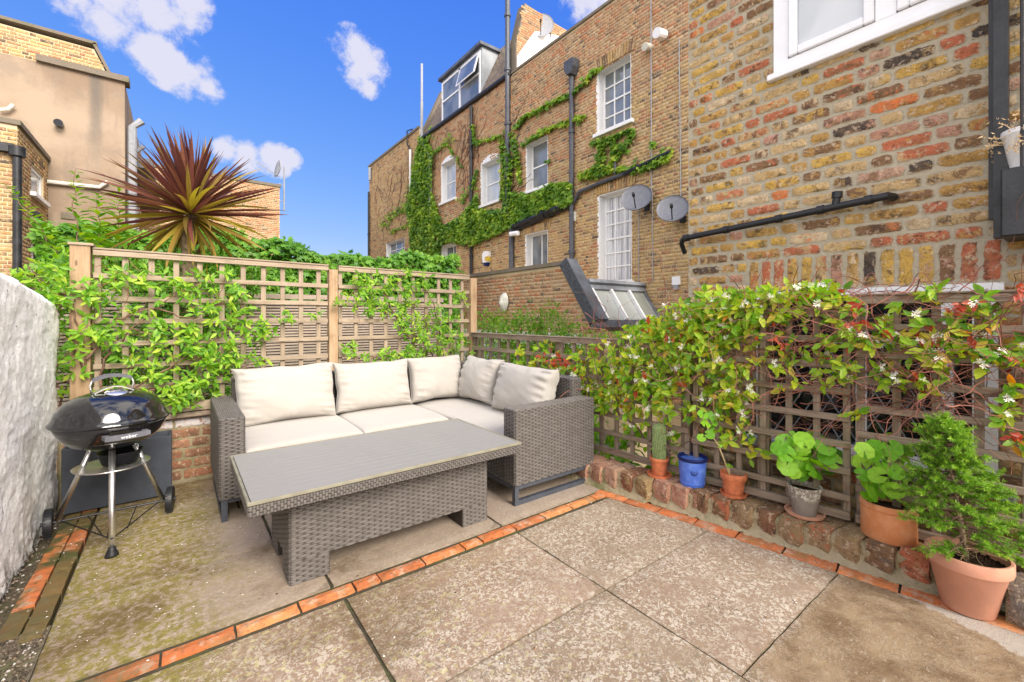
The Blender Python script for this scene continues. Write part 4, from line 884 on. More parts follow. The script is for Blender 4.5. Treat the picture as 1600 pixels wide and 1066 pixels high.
def lay_row(a, b, full, half, wv=None, ph=.0):
    a, b = Vector(a), Vector(b); d = b-a; n = d.length; u = d.normalized(); ang = math.atan2(u.y, u.x); s_ = ph
    while s_ < n-.05:
        short = random.random() < .22 or n-s_ < .2; l = .112 if short else .223
        c = a+u*(s_+l/2); inst(random.choice(half if short else full), 'brick', edge, Matrix.Translation((c.x, c.y, random.uniform(-.001, .003))) @ Matrix.Rotation(ang+random.gauss(0, .008), 4, 'Z') @ Matrix.Rotation(random.gauss(0, .012), 4, 'X'))
        s_ += l
lay_row((XL-.1, 1.962), (2.33, 1.968), E1, E2)
lay_row((inx(2.03)+.055, 2.03), (inx(-.35)+.055, -.35), E3, E4)
lay_row((-.437, 3.93), (-.440, 2.40), E1, E2); lay_row((-.507, 3.80), (-.512, 2.42), E1, E2, ph=.05)
MBb(MB().box(-1.0, XL+.002, -2.4, 2.44, -.05, -.006), 'gravel_bed', 'ground_earth', kind='structure')
n = 2600; P = np.stack([rng.uniform(-.62, XL-.005, n), np.where(rng.random(n) < .8, rng.uniform(1.2, 2.42, n), rng.uniform(2.4, 3.8, n)), np.full(n, -.004)], 1)
P[:, 0] = np.where(P[:, 1] > 2.42, rng.uniform(-.66, -.545, n), P[:, 0])
s_ = rng.uniform(.003, .009, n); Mx = np.zeros((n,3,3)); a = rng.uniform(0, 2*PI, n); Mx[:,0,0] = np.cos(a)*s_; Mx[:,0,1] = -np.sin(a)*s_; Mx[:,1,0] = np.sin(a)*s_; Mx[:,1,1] = np.cos(a)*s_; Mx[:,2,2] = s_*.6
OCTV = [(1,0,0),(-1,0,0),(0,1,0),(0,-1,0),(0,0,1),(0,0,-1)]; OCTF = [(0,2,4),(2,1,4),(1,3,4),(3,0,4),(2,0,5),(1,2,5),(3,1,5),(0,3,5)]
t = NT('gravel', .95, .2); t.col(t.ramp(t.attr(), [(0,(.05,.04,.03)),(.5,(.15,.11,.075)),(.85,(.28,.22,.17)),(1,(.62,.60,.55))])); M['gravel'] = t.m
link_mesh(fast_mesh('gravel', OCTV, OCTF, Mx, P, rng.random(n)**1.3, M['gravel']), 'gravel', kind='stuff')
# debris and petals scattered over the slabs
n = 520; cx_ = np.concatenate([rng.uniform(XL, 2.3, 200), rng.uniform(-.5, .6, 320)]); cy_ = np.concatenate([rng.uniform(.7, 3.2, 200), rng.uniform(2.1, 3.6, 320)])
s_ = rng.uniform(.0015, .005, n); Mx = np.zeros((n,3,3)); a = rng.uniform(0, 2*PI, n); Mx[:,0,0] = np.cos(a)*s_*1.5; Mx[:,0,1] = -np.sin(a)*s_; Mx[:,1,0] = np.sin(a)*s_*1.5; Mx[:,1,1] = np.cos(a)*s_; Mx[:,2,2] = .001
t = NT('petal_litter', .9, .2); t.col(t.ramp(t.attr(), [(0,(.10,.06,.03)),(.35,(.35,.2,.1)),(.6,(.7,.66,.55)),(1,(.75,.72,.65))])); M['litter'] = t.m
link_mesh(fast_mesh('litter', OCTV, OCTF, Mx, np.stack([cx_, cy_, np.full(n, .003)], 1), rng.random(n), M['litter']), 'litter', kind='stuff')

# ------------------------------------------------------------------ low brick wall on the right
lw_ = thing('low_wall', 'low kerb wall of old bricks on end below the right trellis', 'low wall', (2.5, 1.2, 0))
K = []
for k in range(7):
    rd = random.Random(300+k); v = []
    lx, ly, lz = .108, .215, .128; nx, ny, nz = 5, 5, 5
    pts = {}
    mbk = MB()
    def pt(i, j, k_):
        key = (i, j, k_)
        if key not in pts:
            q = [-lx/2+lx*i/nx, -ly/2+ly*j/ny, -lz/2+lz*k_/nz]; ex_ = sum((i in (0, nx), j in (0, ny), k_ in (0, nz)))
            for a_ in range(3): q[a_] *= (1-.03*max(0, ex_-1)*rd.random()*2)
            nv_ = Vector(q)*24+Vector((k*9, 0, 0)); q = [c_+noise.noise(nv_+Vector((m3*5, 0, 0)))*.008+rd.uniform(-.002, .002) for m3, c_ in enumerate(q)]; pts[key] = len(mbk.v); mbk.v.append(tuple(q)); mbk.c.append(.5)
        return pts[key]
    for a_ in range(nx):
        for b_ in range(ny):
            for kk in (0, nz): mbk.f.append((pt(a_, b_, kk), pt(a_+1, b_, kk), pt(a_+1, b_+1, kk), pt(a_, b_+1, kk)))
        for c_ in range(nz):
            for jj in (0, ny): mbk.f.append((pt(a_, jj, c_), pt(a_+1, jj, c_), pt(a_+1, jj, c_+1), pt(a_, jj, c_+1)))
    for b_ in range(ny):
        for c_ in range(nz):
            for ii in (0, nx): mbk.f.append((pt(ii, b_, c_), pt(ii, b_+1, c_), pt(ii, b_+1, c_+1), pt(ii, b_, c_+1)))
    me = mbk.mesh('brick', M['low_brick']); me.polygons.foreach_set('use_smooth', [True]*len(me.polygons)); me.set_sharp_from_angle(angle=R(50)); K.append(me)
yy = 2.9
while yy > .36:
    ang = math.atan(.136); c = Vector((wallx(yy)+.103, yy, .080))
    inst(random.choice(K), 'brick', lw_, Matrix.Translation(c+Vector((random.gauss(0, .004), 0, random.gauss(0, .004)))) @ Matrix.Rotation(PI/2+ang+random.gauss(0, .04), 4, 'Z').copy() @ Matrix.Rotation(PI/2, 4, 'Z') @ Matrix.Rotation(PI/2, 4, 'Z') @ Matrix.Rotation(random.gauss(0, .03), 4, 'X') @ Matrix.Diagonal((1, 1, 1, 1)) @ Matrix.Rotation(0, 4, 'Z')) if False else \
    inst(random.choice(K), 'brick', lw_, Matrix.Translation(c+Vector((random.gauss(0, .005), 0, random.gauss(0, .004)))) @ Matrix.Rotation(PI/2-ang+random.gauss(0, .03)+PI, 4, 'Z') @ Matrix.Rotation(random.gauss(0, .03), 4, 'X') @ Matrix.Diagonal((random.uniform(.88, 1.0), 1, random.uniform(.95, 1.04), 1)))
    yy -= .117
# mortar haunch: an uneven ribbon along the foot and between the bricks
mb = MB(); n = 260; prof = [(-.030, 0), (-.018, .012), (-.004, .026), (.008, .036), (.013, .06), (.013, .09), (.016, .112), (.030, .125), (.06, .130), (.12, .130), (.19, .128), (.21, .0)]
for i in range(n+1):
    yv = 2.95-(2.95-.34)*i/n
    for j, (dx, z_) in enumerate(prof):
        q = noise.noise(Vector((yv*30, j*1.7, 0)))+.5*noise.noise(Vector((yv*80, j*3.1, 3))); mb.v.append((wallx(yv)+dx+q*.011, yv, max(-.01, z_+q*.007))); mb.c.append(.5)
m_ = len(prof); mb.f = [(i*m_+j, i*m_+j+1, (i+1)*m_+j+1, (i+1)*m_+j) for i in range(n) for j in range(m_-1)]
MBb(mb, 'mortar', 'mossy_mortar', lw_)
# side return of bricks at the lower right
rw = thing('step_wall', 'short run of red bricks at the right edge behind the big pot', 'low wall', (2.6, .1, 0))
for i in range(12):
    yv = .16-.075*i*1.0
    for k in range(1): inst(random.choice(K), 'brick', rw, Matrix.Translation((2.66, yv-.02, .075)) @ Matrix.Rotation(PI/2, 4, 'Z') @ Matrix.Diagonal((.66, 1, 1, 1)))
MBb(MB().box(2.575, 2.76, -.8, .18, -.03, .125), 'mortar', 'mossy_mortar', rw)
# ------------------------------------------------------------------ back brick retaining wall (y = 3.95)
bwl = thing('back_wall', 'low red brick wall with whitewashed top course behind the sofa', 'brick wall', (1, 3.95, 0))
MBb(MB().box(-.62, 2.7, 3.972, 4.17, -.05, .50), 'wall', 'mossy_mortar', bwl)
VB = variants(.215, .065, 5, M['back_brick'], 200, .012); VBH = variants(.1025, .065, 3, M['back_brick'], 220, .012)
t = NT('whitewashed_brick', .9, .2); a = t.noise(t.pos(), 26, 5, .7); t.col(t.mix(t.rng(a, .52, .62), (.62,.57,.55), (.36,.19,.14))).bump(a, .005); M['white_brick'] = t.m
VW = variants(.215, .065, 4, M['white_brick'], 240, .012)
for b in layout(-.6, 2.35, 0.01, .46, course=.075, jit=.003):
    top = b[1] > .38; vv = VW if top else (VB if b[2] > .15 else VBH); ref = .1025 if (not top and b[2] <= .15) else .215
    inst(random.choice(vv), 'brick', bwl, Matrix.Translation((b[0], 3.968, b[1])) @ AX_Y.to_4x4() @ Matrix.Diagonal((b[2]/ref, 1, b[3]/.065, 1)))
MBb(MB().bbox(-.6, 2.6, 3.90, 4.0, .47, .505, .006), 'timber_sill', 'old_wood', bwl)
# ------------------------------------------------------------------ rough white wall on the left
ww = thing('rendered_wall', 'lumpy white rendered garden wall on the left edge', 'garden wall', (-.75, 2, 0))
def wtop(y):
    pts = [(-3, 1.50), (1.0, 1.48), (2.2, 1.43), (2.75, 1.41), (3.1, 1.385), (3.35, 1.355), (3.62, 1.33), (3.86, 1.29), (3.93, 1.24)]
    for (a, b), (c_, d_) in zip(pts, pts[1:]):
        if y <= c_: return b+(d_-b)*(y-a)/(c_-a)
    return pts[-1][1]
mb = MB(); ny, nz = 330, 90; ys = [-3+ (i/ny)**.75*(3.93+3) for i in range(ny+1)]
for i in range(ny+1):
    for j in range(nz+1):
        yv = ys[i]; zt = wtop(yv); k = j/nz; z_ = -.02+(zt+.02)*k
        d = noise.fractal(Vector((yv*5, z_*5, 1)), 1.0, 2.0, 5)*.011+noise.fractal(Vector((yv*34, z_*34, 4)), 1.0, 2.1, 3)*.007
        rnd_ = .035*max(0, (k-.965)/.035)**2+.03*max(0, (yv-3.88)/.05)**2; foot = -.02*max(0, 1-z_/.1)
        mb.v.append((-.605+d-rnd_-foot*0, yv+noise.noise(Vector((z_*8, 0, 3)))*.02*(i == ny), z_)); mb.c.append(.5)
mb.f = [(i*(nz+1)+j, (i+1)*(nz+1)+j, (i+1)*(nz+1)+j+1, i*(nz+1)+j+1) for i in range(ny) for j in range(nz)]
b0 = len(mb.v)
for i in range(ny+1): mb.v.append((-.93, ys[i], wtop(ys[i])-.03)); mb.c.append(.5)
mb.f += [(i*(nz+1)+nz, (i+1)*(nz+1)+nz, b0+i+1, b0+i) for i in range(ny)]
MBb(mb, 'wall', 'white_render', ww, smooth=True)
mb = MB().box(-.93, -.66, -3, 3.90, -.05, 1.10); 
MBb(mb, 'core', 'mossy_mortar', ww)
# ------------------------------------------------------------------ back trellis fence
def slat(parent, a, b, w_, th, mat, name='slat', up=(0,0,1)):
    """board from a to b; local X runs along it"""
    a, b = Vector(a), Vector(b); d = b-a; l = d.length; x = d.normalized(); u = Vector(up); y = u.cross(x).normalized(); z = x.cross(y)
    key = (round(l, 3), w_, th, mat)
    if key not in slat.c: slat.c[key] = MB().bbox(-l/2, l/2, -th/2, th/2, -w_/2, w_/2, .0025).mesh(name, M[mat])
    return inst(slat.c[key], name, parent, Matrix.Translation((a+b)/2) @ Matrix((x, y, z)).transposed().to_4x4())
slat.c = {}
YT = 3.95
def bz(x): return 1.635-.006*(x+.5)
for (xa, xb_, lab) in ((-.49, 1.02, 'left'), (1.08, 2.44, 'right')):
    tf = thing('trellis_panel', {'left': 'square timber trellis panel behind the kettle barbecue with thick corner post', 'right': 'square timber trellis panel behind the sofa cushions beside the corner'}[lab], 'trellis', ((xa+xb_)/2, YT, .5), 'back trellis panels')
    if lab == 'left':
        slat(tf, (-.505, YT-.01, .30), (-.505, YT-.01, 1.655), .095, .095, 'post_wood', 'post', up=(1,0,0)); slat(tf, (-.56, YT-.01, 1.662), (-.44, YT-.01, 1.662), .12, .016, 'slat_wood', 'post_cap', up=(0,1,0))
        x0_ = -.448
    else:
        slat(tf, (1.055, YT-.01, .30), (1.055, YT-.01, 1.60), .072, .072, 'post_wood', 'post', up=(1,0,0)); slat(tf, (2.47, YT-.02, .10), (2.47, YT-.02, 1.60), .075, .075, 'post_wood', 'post', up=(1,0,0)); x0_ = 1.10
    L_ = 1.015 if lab == 'left' else 2.43
    slat(tf, (x0_, YT-.02, bz(x0_)-.018), (L_, YT-.02, bz(L_)-.018), .036, .042, 'slat_wood', 'rail'); slat(tf, (x0_-.0, YT-.015, bz(x0_)+.008), (L_+.0, YT-.015, bz(L_)+.008), .012, .065, 'slat_wood', 'rail')
    z_ = bz(x0_)-.15-.018; 
    while z_ > .52:
        slat(tf, (x0_, YT-.022, z_), (L_, YT-.022, z_-.006*(L_-x0_)), .034, .018, 'slat_wood', 'rail'); z_ -= .15
    slat(tf, (x0_, YT-.02, .535), (L_, YT-.02, .53), .04, .04, 'slat_wood', 'rail')
    x = x0_+.02; k = 0
    while x < L_:
        slat(tf, (x, YT+.0, .52), (x, YT+.0, bz(x)-.04), .034, .018, 'slat_wood', 'slat', up=(1,0,0)); x += (.137 if lab == 'left' else .1375)
# ------------------------------------------------------------------ right trellis panels
def tline(y): return (2.62+(y-1.525)*(-.066), y) if y > 1.525 else (2.62+(1.525-y)*.136, y)
def rtrellis(ya, yb, zb, zt, label, dz=0.0, posts=()):
    A, B = tline(ya), tline(yb); tp = thing('trellis_panel', label, 'trellis', ((A[0]+B[0])/2, (A[1]+B[1])/2, zb), 'right hand trellis panels')
    A, B = Vector((*A, 0)), Vector((*B, 0)); u = (B-A).normalized(); nn = Vector((u.y, -u.x, 0)); nn = nn if nn.x < 0 else -nn; l = (B-A).length
    P_ = lambda s_, z_, o=0.0: A+u*s_+Vector((0, 0, z_))+nn*o
    slat(tp, P_(0, zt-.02+dz, .012), P_(l, zt-.02, .012), .04, .038, 'old_wood', 'rail'); slat(tp, P_(0, zt+.006+dz, .012), P_(l, zt+.006, .012), .010, .055, 'old_wood', 'rail')
    z_ = zt-.155
    while z_ > zb+.05: slat(tp, P_(.0, z_+dz, .014), P_(l, z_, .014), .034, .018, 'old_wood', 'rail'); z_ -= .135
    slat(tp, P_(0, zb+.02, .012), P_(l, zb+.02, .012), .04, .034, 'old_wood', 'rail')
    k = max(2, round(l/.137))
    for i in range(k+1):
        s_ = .018+(l-.036)*i/k; slat(tp, P_(s_, zb, -.005), P_(s_, zt-.04, -.005), .032, .018, 'old_wood', 'slat', up=u)
    for s_ in posts: slat(tp, P_(s_, zb-.15, -.04), P_(s_, zt, -.04), .06, .05, 'old_wood', 'post', up=u)
rtrellis(3.90, 1.535, .17, 1.02, 'low weathered trellis panel between the sofa corner and the blue pot', posts=(.03, 1.2, 2.33))
rtrellis(1.515, .715, .16, 1.235, 'tall weathered trellis panel behind the blue pot and the lichen pot', posts=(.4,))
rtrellis(.695, -1.1, .16, 1.30, 'tall weathered trellis panel behind the little conifer', .0, posts=(.66, 1.75))
# ------------------------------------------------------------------ slatted fence beyond
sf = thing('slatted_fence', 'pale fence of thin horizontal slats seen through the back trellis', 'fence', (1.6, 5.5, 0))
z_ = .1; YS = 5.5; zt_ = on_y(500, 469, YS).z; i = 0
while z_ < zt_: 
    slat(sf, (-.9, YS+random.gauss(0, .002), z_), (2.95, YS+random.gauss(0, .002), z_), .022, .014, 'pale_wood'); z_ += .0325
slat(sf, (-.9, YS, zt_+.03), (2.97, YS, zt_+.03), .055, .05, 'pale_wood', 'rail')
for x in (-.88, .45, 1.75, 2.93): slat(sf, (x, YS+.05, -.3), (x, YS+.05, zt_+.0), .06, .05, 'post_wood', 'post', up=(1,0,0))
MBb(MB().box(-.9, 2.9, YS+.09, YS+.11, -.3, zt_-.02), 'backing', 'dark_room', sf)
MBb(MB().box(-2.5, 6.2, 4.6, 12, -1.0, -.95), 'garden_ground', 'ground_earth', kind='structure')

# ------------------------------------------------------------------ wicker
def wicker_face(mb, o, u, v, nrm, cu=.058, cv=.0112, out_=.0038):
    """running bond of rounded strands on the rectangle o + u + v"""
    o, u, v, n_ = Vector(o), Vector(u), Vector(v), Vector(nrm); lu, lv = u.length, v.length; uu, vv = u/lu, v/lv
    nr = max(1, round(lv/cv)); cv = lv/nr; nu = max(2, round(lu/cu)); cu = lu/nu
    for j in range(nr):
        st = -.5 if j % 2 else 0.0; k = 0
        while st+k < nu:
            a = max(0, (st+k))*cu; b = min(nu, st+k+1)*cu; k += 1
            if b-a < .004: continue
            c0, c1 = j*cv-.0006, (j+1)*cv+.0006; m = (b-a)*.24; q = (c1-c0)*.22; P_ = lambda s_, t_, h: o+uu*s_+vv*t_+n_*h
            vs = [P_(a, (c0+c1)/2, -.002), P_(a+m, c0, 0), P_(b-m, c0, 0), P_(b, (c0+c1)/2, -.002), P_(b-m, c1, 0), P_(a+m, c1, 0), P_(a+m, c0+q, out_), P_(b-m, c0+q, out_), P_(b-m, c1-q, out_), P_(a+m, c1-q, out_)]
            mb.add(vs, [(6,7,8,9),(1,2,7,6),(4,5,9,8),(0,1,6),(0,6,9),(0,9,5),(2,3,7),(3,8,7),(3,4,8)], random.uniform(.25, 1))
def wicker_box(name, parent, x0, x1, y0, y1, z0, z1, faces='xXyYZ', cu=.058, cv=.0112):
    core = MB().box(x0+.001, x1-.001, y0+.001, y1-.001, z0+.001, z1-.001, .0); mb = MB()
    if 'y' in faces: wicker_face(mb, (x0, y0, z0), (x1-x0, 0, 0), (0, 0, z1-z0), (0, -1, 0), cu, cv)
    if 'Y' in faces: wicker_face(mb, (x0, y1, z0), (x1-x0, 0, 0), (0, 0, z1-z0), (0, 1, 0), cu, cv)
    if 'x' in faces: wicker_face(mb, (x0, y0, z0), (0, y1-y0, 0), (0, 0, z1-z0), (-1, 0, 0), cu, cv)
    if 'X' in faces: wicker_face(mb, (x1, y0, z0), (0, y1-y0, 0), (0, 0, z1-z0), (1, 0, 0), cu, cv)
    if 'Z' in faces:
        if x1-x0 > y1-y0: wicker_face(mb, (x0, y0, z1), (x1-x0, 0, 0), (0, y1-y0, 0), (0, 0, 1), cu, cv)
        else: wicker_face(mb, (x0, y0, z1), (0, y1-y0, 0), (x1-x0, 0, 0), (0, 0, 1), cu, cv)
    o = MBb(mb, name, 'wicker', parent); o.data.materials.append(M['wicker_back']); 
    import bmesh
    bm = bmesh.new(); bm.from_mesh(o.data); off = WL[o.name]; nv = [bm.verts.new(Vector(v)-off) for v in core.v]; la = bm.verts.layers.float.get('rnd')
    for f in core.f: bm.faces.new([nv[i] for i in f]).material_index = 1
    bm.to_mesh(o.data); bm.free(); return o
# ------------------------------------------------------------------ sofa
sofa = thing('corner_sofa', 'grey brown wicker corner sofa with cream seat cushions in the terrace corner', 'sofa', (1.3, 3.2, 0))
SX0, SX1, SY0, SY1, SYR = .185, 2.40, 3.02, 3.88, 2.155
wicker_box('arm', sofa, SX0, SX0+.125, SY0, SY1-.0, .13, .60); wicker_box('arm', sofa, SX1-.725, SX1, SYR, SYR+.125, .13, .605)
wicker_box('backrest', sofa, SX0+.127, SX1, SY1-.10, SY1, .13, .735); wicker_box('backrest', sofa, SX1-.10, SX1, SYR+.127, SY1-.102, .13, .735)
wicker_box('seat_base', sofa, SX0+.127, SX1-.10, SY0+.02, SY1-.102, .13, .30, 'y'); wicker_box('seat_base', sofa, SX1-.72, SX1-.10, SYR+.127, SY0+.018, .13, .30, 'x')
def frame_leg(a, b, ax_):
    mb = MB()
    if ax_ == 'y': mb.box(a[0], a[0]+.03, a[1], b, 0, .03).box(a[0], a[0]+.03, a[1], a[1]+.03, .031, .128).box(a[0], a[0]+.03, b-.03, b, .031, .128).box(a[0], a[0]+.03, a[1]+.031, b-.031, .10, .128)
    else: mb.box(a[0], b, a[1], a[1]+.03, 0, .03).box(a[0], a[0]+.03, a[1], a[1]+.03, .031, .128).box(b-.03, b, a[1], a[1]+.03, .031, .128).box(a[0]+.031, b-.031, a[1], a[1]+.03, .10, .128)
    MBb(mb, 'leg_frame', 'grey_metal', sofa)
frame_leg((SX0+.01, SY0+.01), SY1-.05, 'y'); frame_leg((SX1-.72, SYR+.01), SX1-.01, 'x')
MBb(MB().box(SX0+.045, SX1-.73, SY0+.03, SY0+.06, .10, .128).box(SX1-.72, SX1-.69, SYR+.045, SY0+.0, .10, .128), 'rail', 'grey_metal', sofa)
def cushion(name, parent, c, ax, ay, az, w_, h, t_, seed, puff=.42, pinch=.05, wr=.010, piping=True, cat=None, label=None, group=None):
    """cushion centred at c; ax width, ay height, az thickness directions"""
    c = Vector(c); ax, ay, az = (Vector(a).normalized() for a in (ax, ay, az)); nu, nv = 64, 44; mb = MB(); off = Vector((seed*7.3, seed*3.1, 0))
    def P_(u, v, side):
        au, av = abs(u), abs(v); e = (max(0, 1-au**2.6))**puff*(max(0, 1-av**2.6))**puff
        pin = 1-pinch*(1-u*u)*av**3; pin2 = 1-pinch*(1-v*v)*au**3
        rim = min(1, 7*(1-max(au, av)))
        sm_ = lambda x: max(0, min(1, x))**2*(3-2*max(0, min(1, x)))
        big_ = noise.noise(Vector((u*1.6, v*1.6, side*2))+off)*.9
        w1 = noise.noise(Vector((v*8.5+u*1.2, u*1.1, side+.3))+off)*sm_((au-.35)/.6); w2 = noise.noise(Vector((u*9.0, v*1.3, side+7.7))+off)*sm_((av-.45)/.5)*.6
        w3 = -abs(noise.noise(Vector(((u+v)*3.1, (u-v)*1.1, side+3.1))+off))*.35
        hgt = e*t_/2+(big_+w1*1.9+w2*1.5+w3)*wr*rim
        ed = noise.noise(Vector((u*2.3, v*2.3, seed)))*.012*(1 if wr > .006 else .1)
        return c+ax*(u*w_/2*pin2+ed*au)+ay*(v*h/2*pin+ed*av)+az*(hgt*side)
    for side in (1, -1):
        b0 = len(mb.v)
        for j in range(nv+1):
            for i in range(nu+1):
                u = math.sin((-1+2*i/nu)*PI/2*.98)/math.sin(PI/2*.98); v = math.sin((-1+2*j/nv)*PI/2*.98)/math.sin(PI/2*.98)
                mb.v.append(tuple(P_(u, v, side))); mb.c.append(.5)
        mb.f += [((b0+j*(nu+1)+i), (b0+j*(nu+1)+i+1), (b0+(j+1)*(nu+1)+i+1), (b0+(j+1)*(nu+1)+i))[::side] for j in range(nv) for i in range(nu)]
    o = MBb(mb, name, 'fabric', parent, smooth=True, cat=cat, label=label, group=group)
    if piping:
        pts = []
        for k in range(60):
            s_ = k/60*4; e = int(s_); f_ = -1+2*(s_-e); u, v = [(f_, -1), (1, f_), (-f_, 1), (-1, -f_)][e]; pts.append(P_(u, v, 1))
        pts.append(pts[0]); MBb(MB().tube(pts, .0028, 5, False), 'piping', 'fabric', o, smooth=True)
    return o
def seat_cushion(x0, x1, y0, y1, seed):
    c = ((x0+x1)/2, (y0+y1)/2, .362)
    return cushion('seat_cushion', sofa, c, (1,0,0), (0,1,0), (0,0,1), x1-x0, y1-y0, .125, seed, .14, .0, .0035)
seat_cushion(SX0+.13, 1.02, SY0-.0, SY1-.11, 1); seat_cushion(1.023, 1.69, SY0, SY1-.11, 2); seat_cushion(1.695, SX1-.105, SYR+.13, SY1-.11, 3)
G = 'cream back cushions on the sofa'
def bc(c, ax, ay, az, w_, h, t_, s_, lab): cushion('back_cushion', None, c, ax, ay, az, w_, h, t_, s_, .36, .075, .013, cat='cushion', label=lab, group=G)
tl = math.radians(16)
def back_c(x0, x1, s_, lab, y=3.66, h=.41, zc=.615, tw=0, tt=.235): bc(((x0+x1)/2, y, zc), (math.cos(tw), math.sin(tw), .0), (0, math.sin(tl), math.cos(tl)), (0, -math.cos(tl), math.sin(tl)), x1-x0, h, tt, s_, lab)
back_c(.30, 1.0, 11, 'cream back cushion nearest the left arm of the sofa', h=.43); back_c(.99, 1.64, 12, 'cream back cushion in the middle of the long sofa run'); back_c(1.63, 2.18, 13, 'cream back cushion just left of the sofa corner', zc=.625)
def side_c(y0, y1, s_, lab, x=2.18, h=.40, zc=.61, rot=0.0): 
    bc((x, (y0+y1)/2, zc), (math.sin(rot), -math.cos(rot), 0), (math.sin(tl), 0, math.cos(tl)), (-math.cos(tl), 0, math.sin(tl)), y1-y0, h, .225, s_, lab)
side_c(3.04, 3.60, 14, 'cream back cushion turned sideways in the sofa corner', zc=.625); side_c(2.33, 3.02, 15, 'cream back cushion leaning over the short right end of the sofa', x=2.16, zc=.615)
# ------------------------------------------------------------------ table
tb = thing('coffee_table', 'low rectangular wicker table with pale grey slatted top', 'table', (.9, 2.37, 0))
TX0, TX1, TY0, TY1, TZ = .212, 1.597, 1.995, 2.742, .46
nb = 13; wd = (TY1-TY0-.032)/nb
for i in range(nb):
    a = TY0+.013+i*wd; me = MB().bbox(-(TX1-TX0-.03)/2, (TX1-TX0-.03)/2, -wd/2+.0011, wd/2-.0011, -.012, 0, .0003)
    if i == 0: plank = me.mesh('plank', M['board'])
    inst(plank, 'plank', tb, Matrix.Translation(((TX0+TX1)/2, a+wd/2, TZ)))
MBb(MB().bbox(TX0, TX1, TY0, TY0+.012, TZ-.014, TZ+.001, .002).bbox(TX0, TX1, TY1-.019, TY1, TZ-.014, TZ+.001, .002).bbox(TX0, TX0+.012, TY0+.013, TY1-.02, TZ-.014, TZ+.001, .002).bbox(TX1-.019, TX1, TY0+.02, TY1-.02, TZ-.014, TZ+.001, .002), 'rim', 'board_rim', tb)
mb = MB(); ax0, ax1, ay0, ay1, az0, az1 = TX0+.006, TX1-.006, TY0+.006, TY1-.006, TZ-.062, TZ-.016; H_ = Vector((0, 0, az1-az0))
wicker_face(mb, (ax0, ay0, az0), H_, (ax1-ax0, 0, 0), (0, -1, 0), .024, .0125, .004); wicker_face(mb, (ax0, ay1, az0), H_, (ax1-ax0, 0, 0), (0, 1, 0), .024, .0125, .004)
wicker_face(mb, (ax0, ay0, az0), H_, (0, ay1-ay0, 0), (-1, 0, 0), .024, .0125, .004); wicker_face(mb, (ax1, ay0, az0), H_, (0, ay1-ay0, 0), (1, 0, 0), .024, .0125, .004); MBb(mb, 'apron', 'wicker', tb)
MBb(MB().box(ax0+.001, ax1-.001, ay0+.001, ay1-.001, az0+.001, az1-.001), 'apron_core', 'wicker_back', tb)
# pedestal: tapered box with arched feet cut out
PX0, PX1, PY0, PY1 = .39, 1.445, 2.13, 2.60
mb = MB(); core = MB(); fl = .035; ht = TZ-.07
def ped_face(o, u, v, n_, cut):
    # rectangle o+u+v minus the opening below v=cut[2] between cut[0] and cut[1] (fractions of u)
    o, u, v = Vector(o), Vector(u), Vector(v)
    wicker_face(mb, o+v*cut[2], u, v*(1-cut[2]), n_); wicker_face(mb, o, u*cut[0], v*cut[2], n_); wicker_face(mb, o+u*cut[1], u*(1-cut[1]), v*cut[2], n_)
ped_face((PX0, PY0, 0), (PX1-PX0, 0, 0), (0, 0, ht), (0, -1, 0), (.16, .84, .26)); ped_face((PX1, PY1, 0), (PX0-PX1, 0, 0), (0, 0, ht), (0, 1, 0), (.16, .84, .26))
ped_face((PX0, PY1, 0), (0, PY0-PY1, 0), (0, 0, ht), (-1, 0, 0), (.34, .66, .24)); ped_face((PX1, PY0, 0), (0, PY1-PY0, 0), (0, 0, ht), (1, 0, 0), (.34, .66, .24))
MBb(mb, 'pedestal', 'wicker', tb)
mb = MB(); e_ = .0015
mb.box(PX0+e_, PX1-e_, PY0+e_, PY1-e_, ht*.26, ht)
for (a, b) in ((PX0+e_, PX0+(PX1-PX0)*.16), (PX1-(PX1-PX0)*.16, PX1-e_)):
    for (c, d) in ((PY0+e_, PY0+(PY1-PY0)*.34), (PY1-(PY1-PY0)*.34, PY1-e_)): mb.box(a, b, c, d, .0, ht*.26-.0005)
MBb(mb, 'pedestal_core', 'wicker_back', tb)
# ------------------------------------------------------------------ kettle barbecue
BC = Vector((-.29, 3.21, 0)); bq = thing('kettle_barbecue', 'black round kettle barbecue with wet shiny lid on three steel legs', 'barbecue', BC)
ZR = .640; RR = .237
lid = [(RR+.012, ZR-.006), (RR+.013, ZR+.004), (RR+.004, ZR+.012), (RR-.004, ZR+.03), (RR*.93, ZR+.065), (RR*.80, ZR+.103), (RR*.62, ZR+.130), (RR*.42, ZR+.146), (RR*.2, ZR+.153), (0, ZR+.155)]
lido = MBb(MB().lathe(lid, 56, (BC.x, BC.y, 0)), 'lid', 'enamel', bq, smooth=True)
bowl = [(0, ZR-.160), (RR*.25, ZR-.157), (RR*.5, ZR-.143), (RR*.72, ZR-.115), (RR*.88, ZR-.075), (RR*.96, ZR-.035), (RR, ZR-.007), (RR-.004, ZR-.005)]
bo = MBb(MB().lathe(bowl, 56, (BC.x, BC.y, 0)), 'bowl', 'enamel', bq, smooth=True)
ud = Vector((1, .35, 0)).normalized(); fd = Vector((.35, -1, 0)).normalized()       # handle direction, facing direction
ud = Vector((.93, -.37, 0)).normalized()*-1; fd = Vector((.37, -.93, 0)).normalized(); fd = Vector((.30, -.95, 0)).normalized(); ud = Vector((.95, .30, 0)).normalized()
vt = BC+fd*.07+Vector((0, 0, ZR+.150))
mb = MB().lathe([(0, .010), (.038, .008), (.046, .003), (.046, -.006)], 24); q = Matrix.Rotation(.25, 3, ud); mb.v = [tuple(q @ Vector(v)+vt) for v in mb.v]
MBb(mb, 'vent_plate', 'steel', lido, sharp=40)
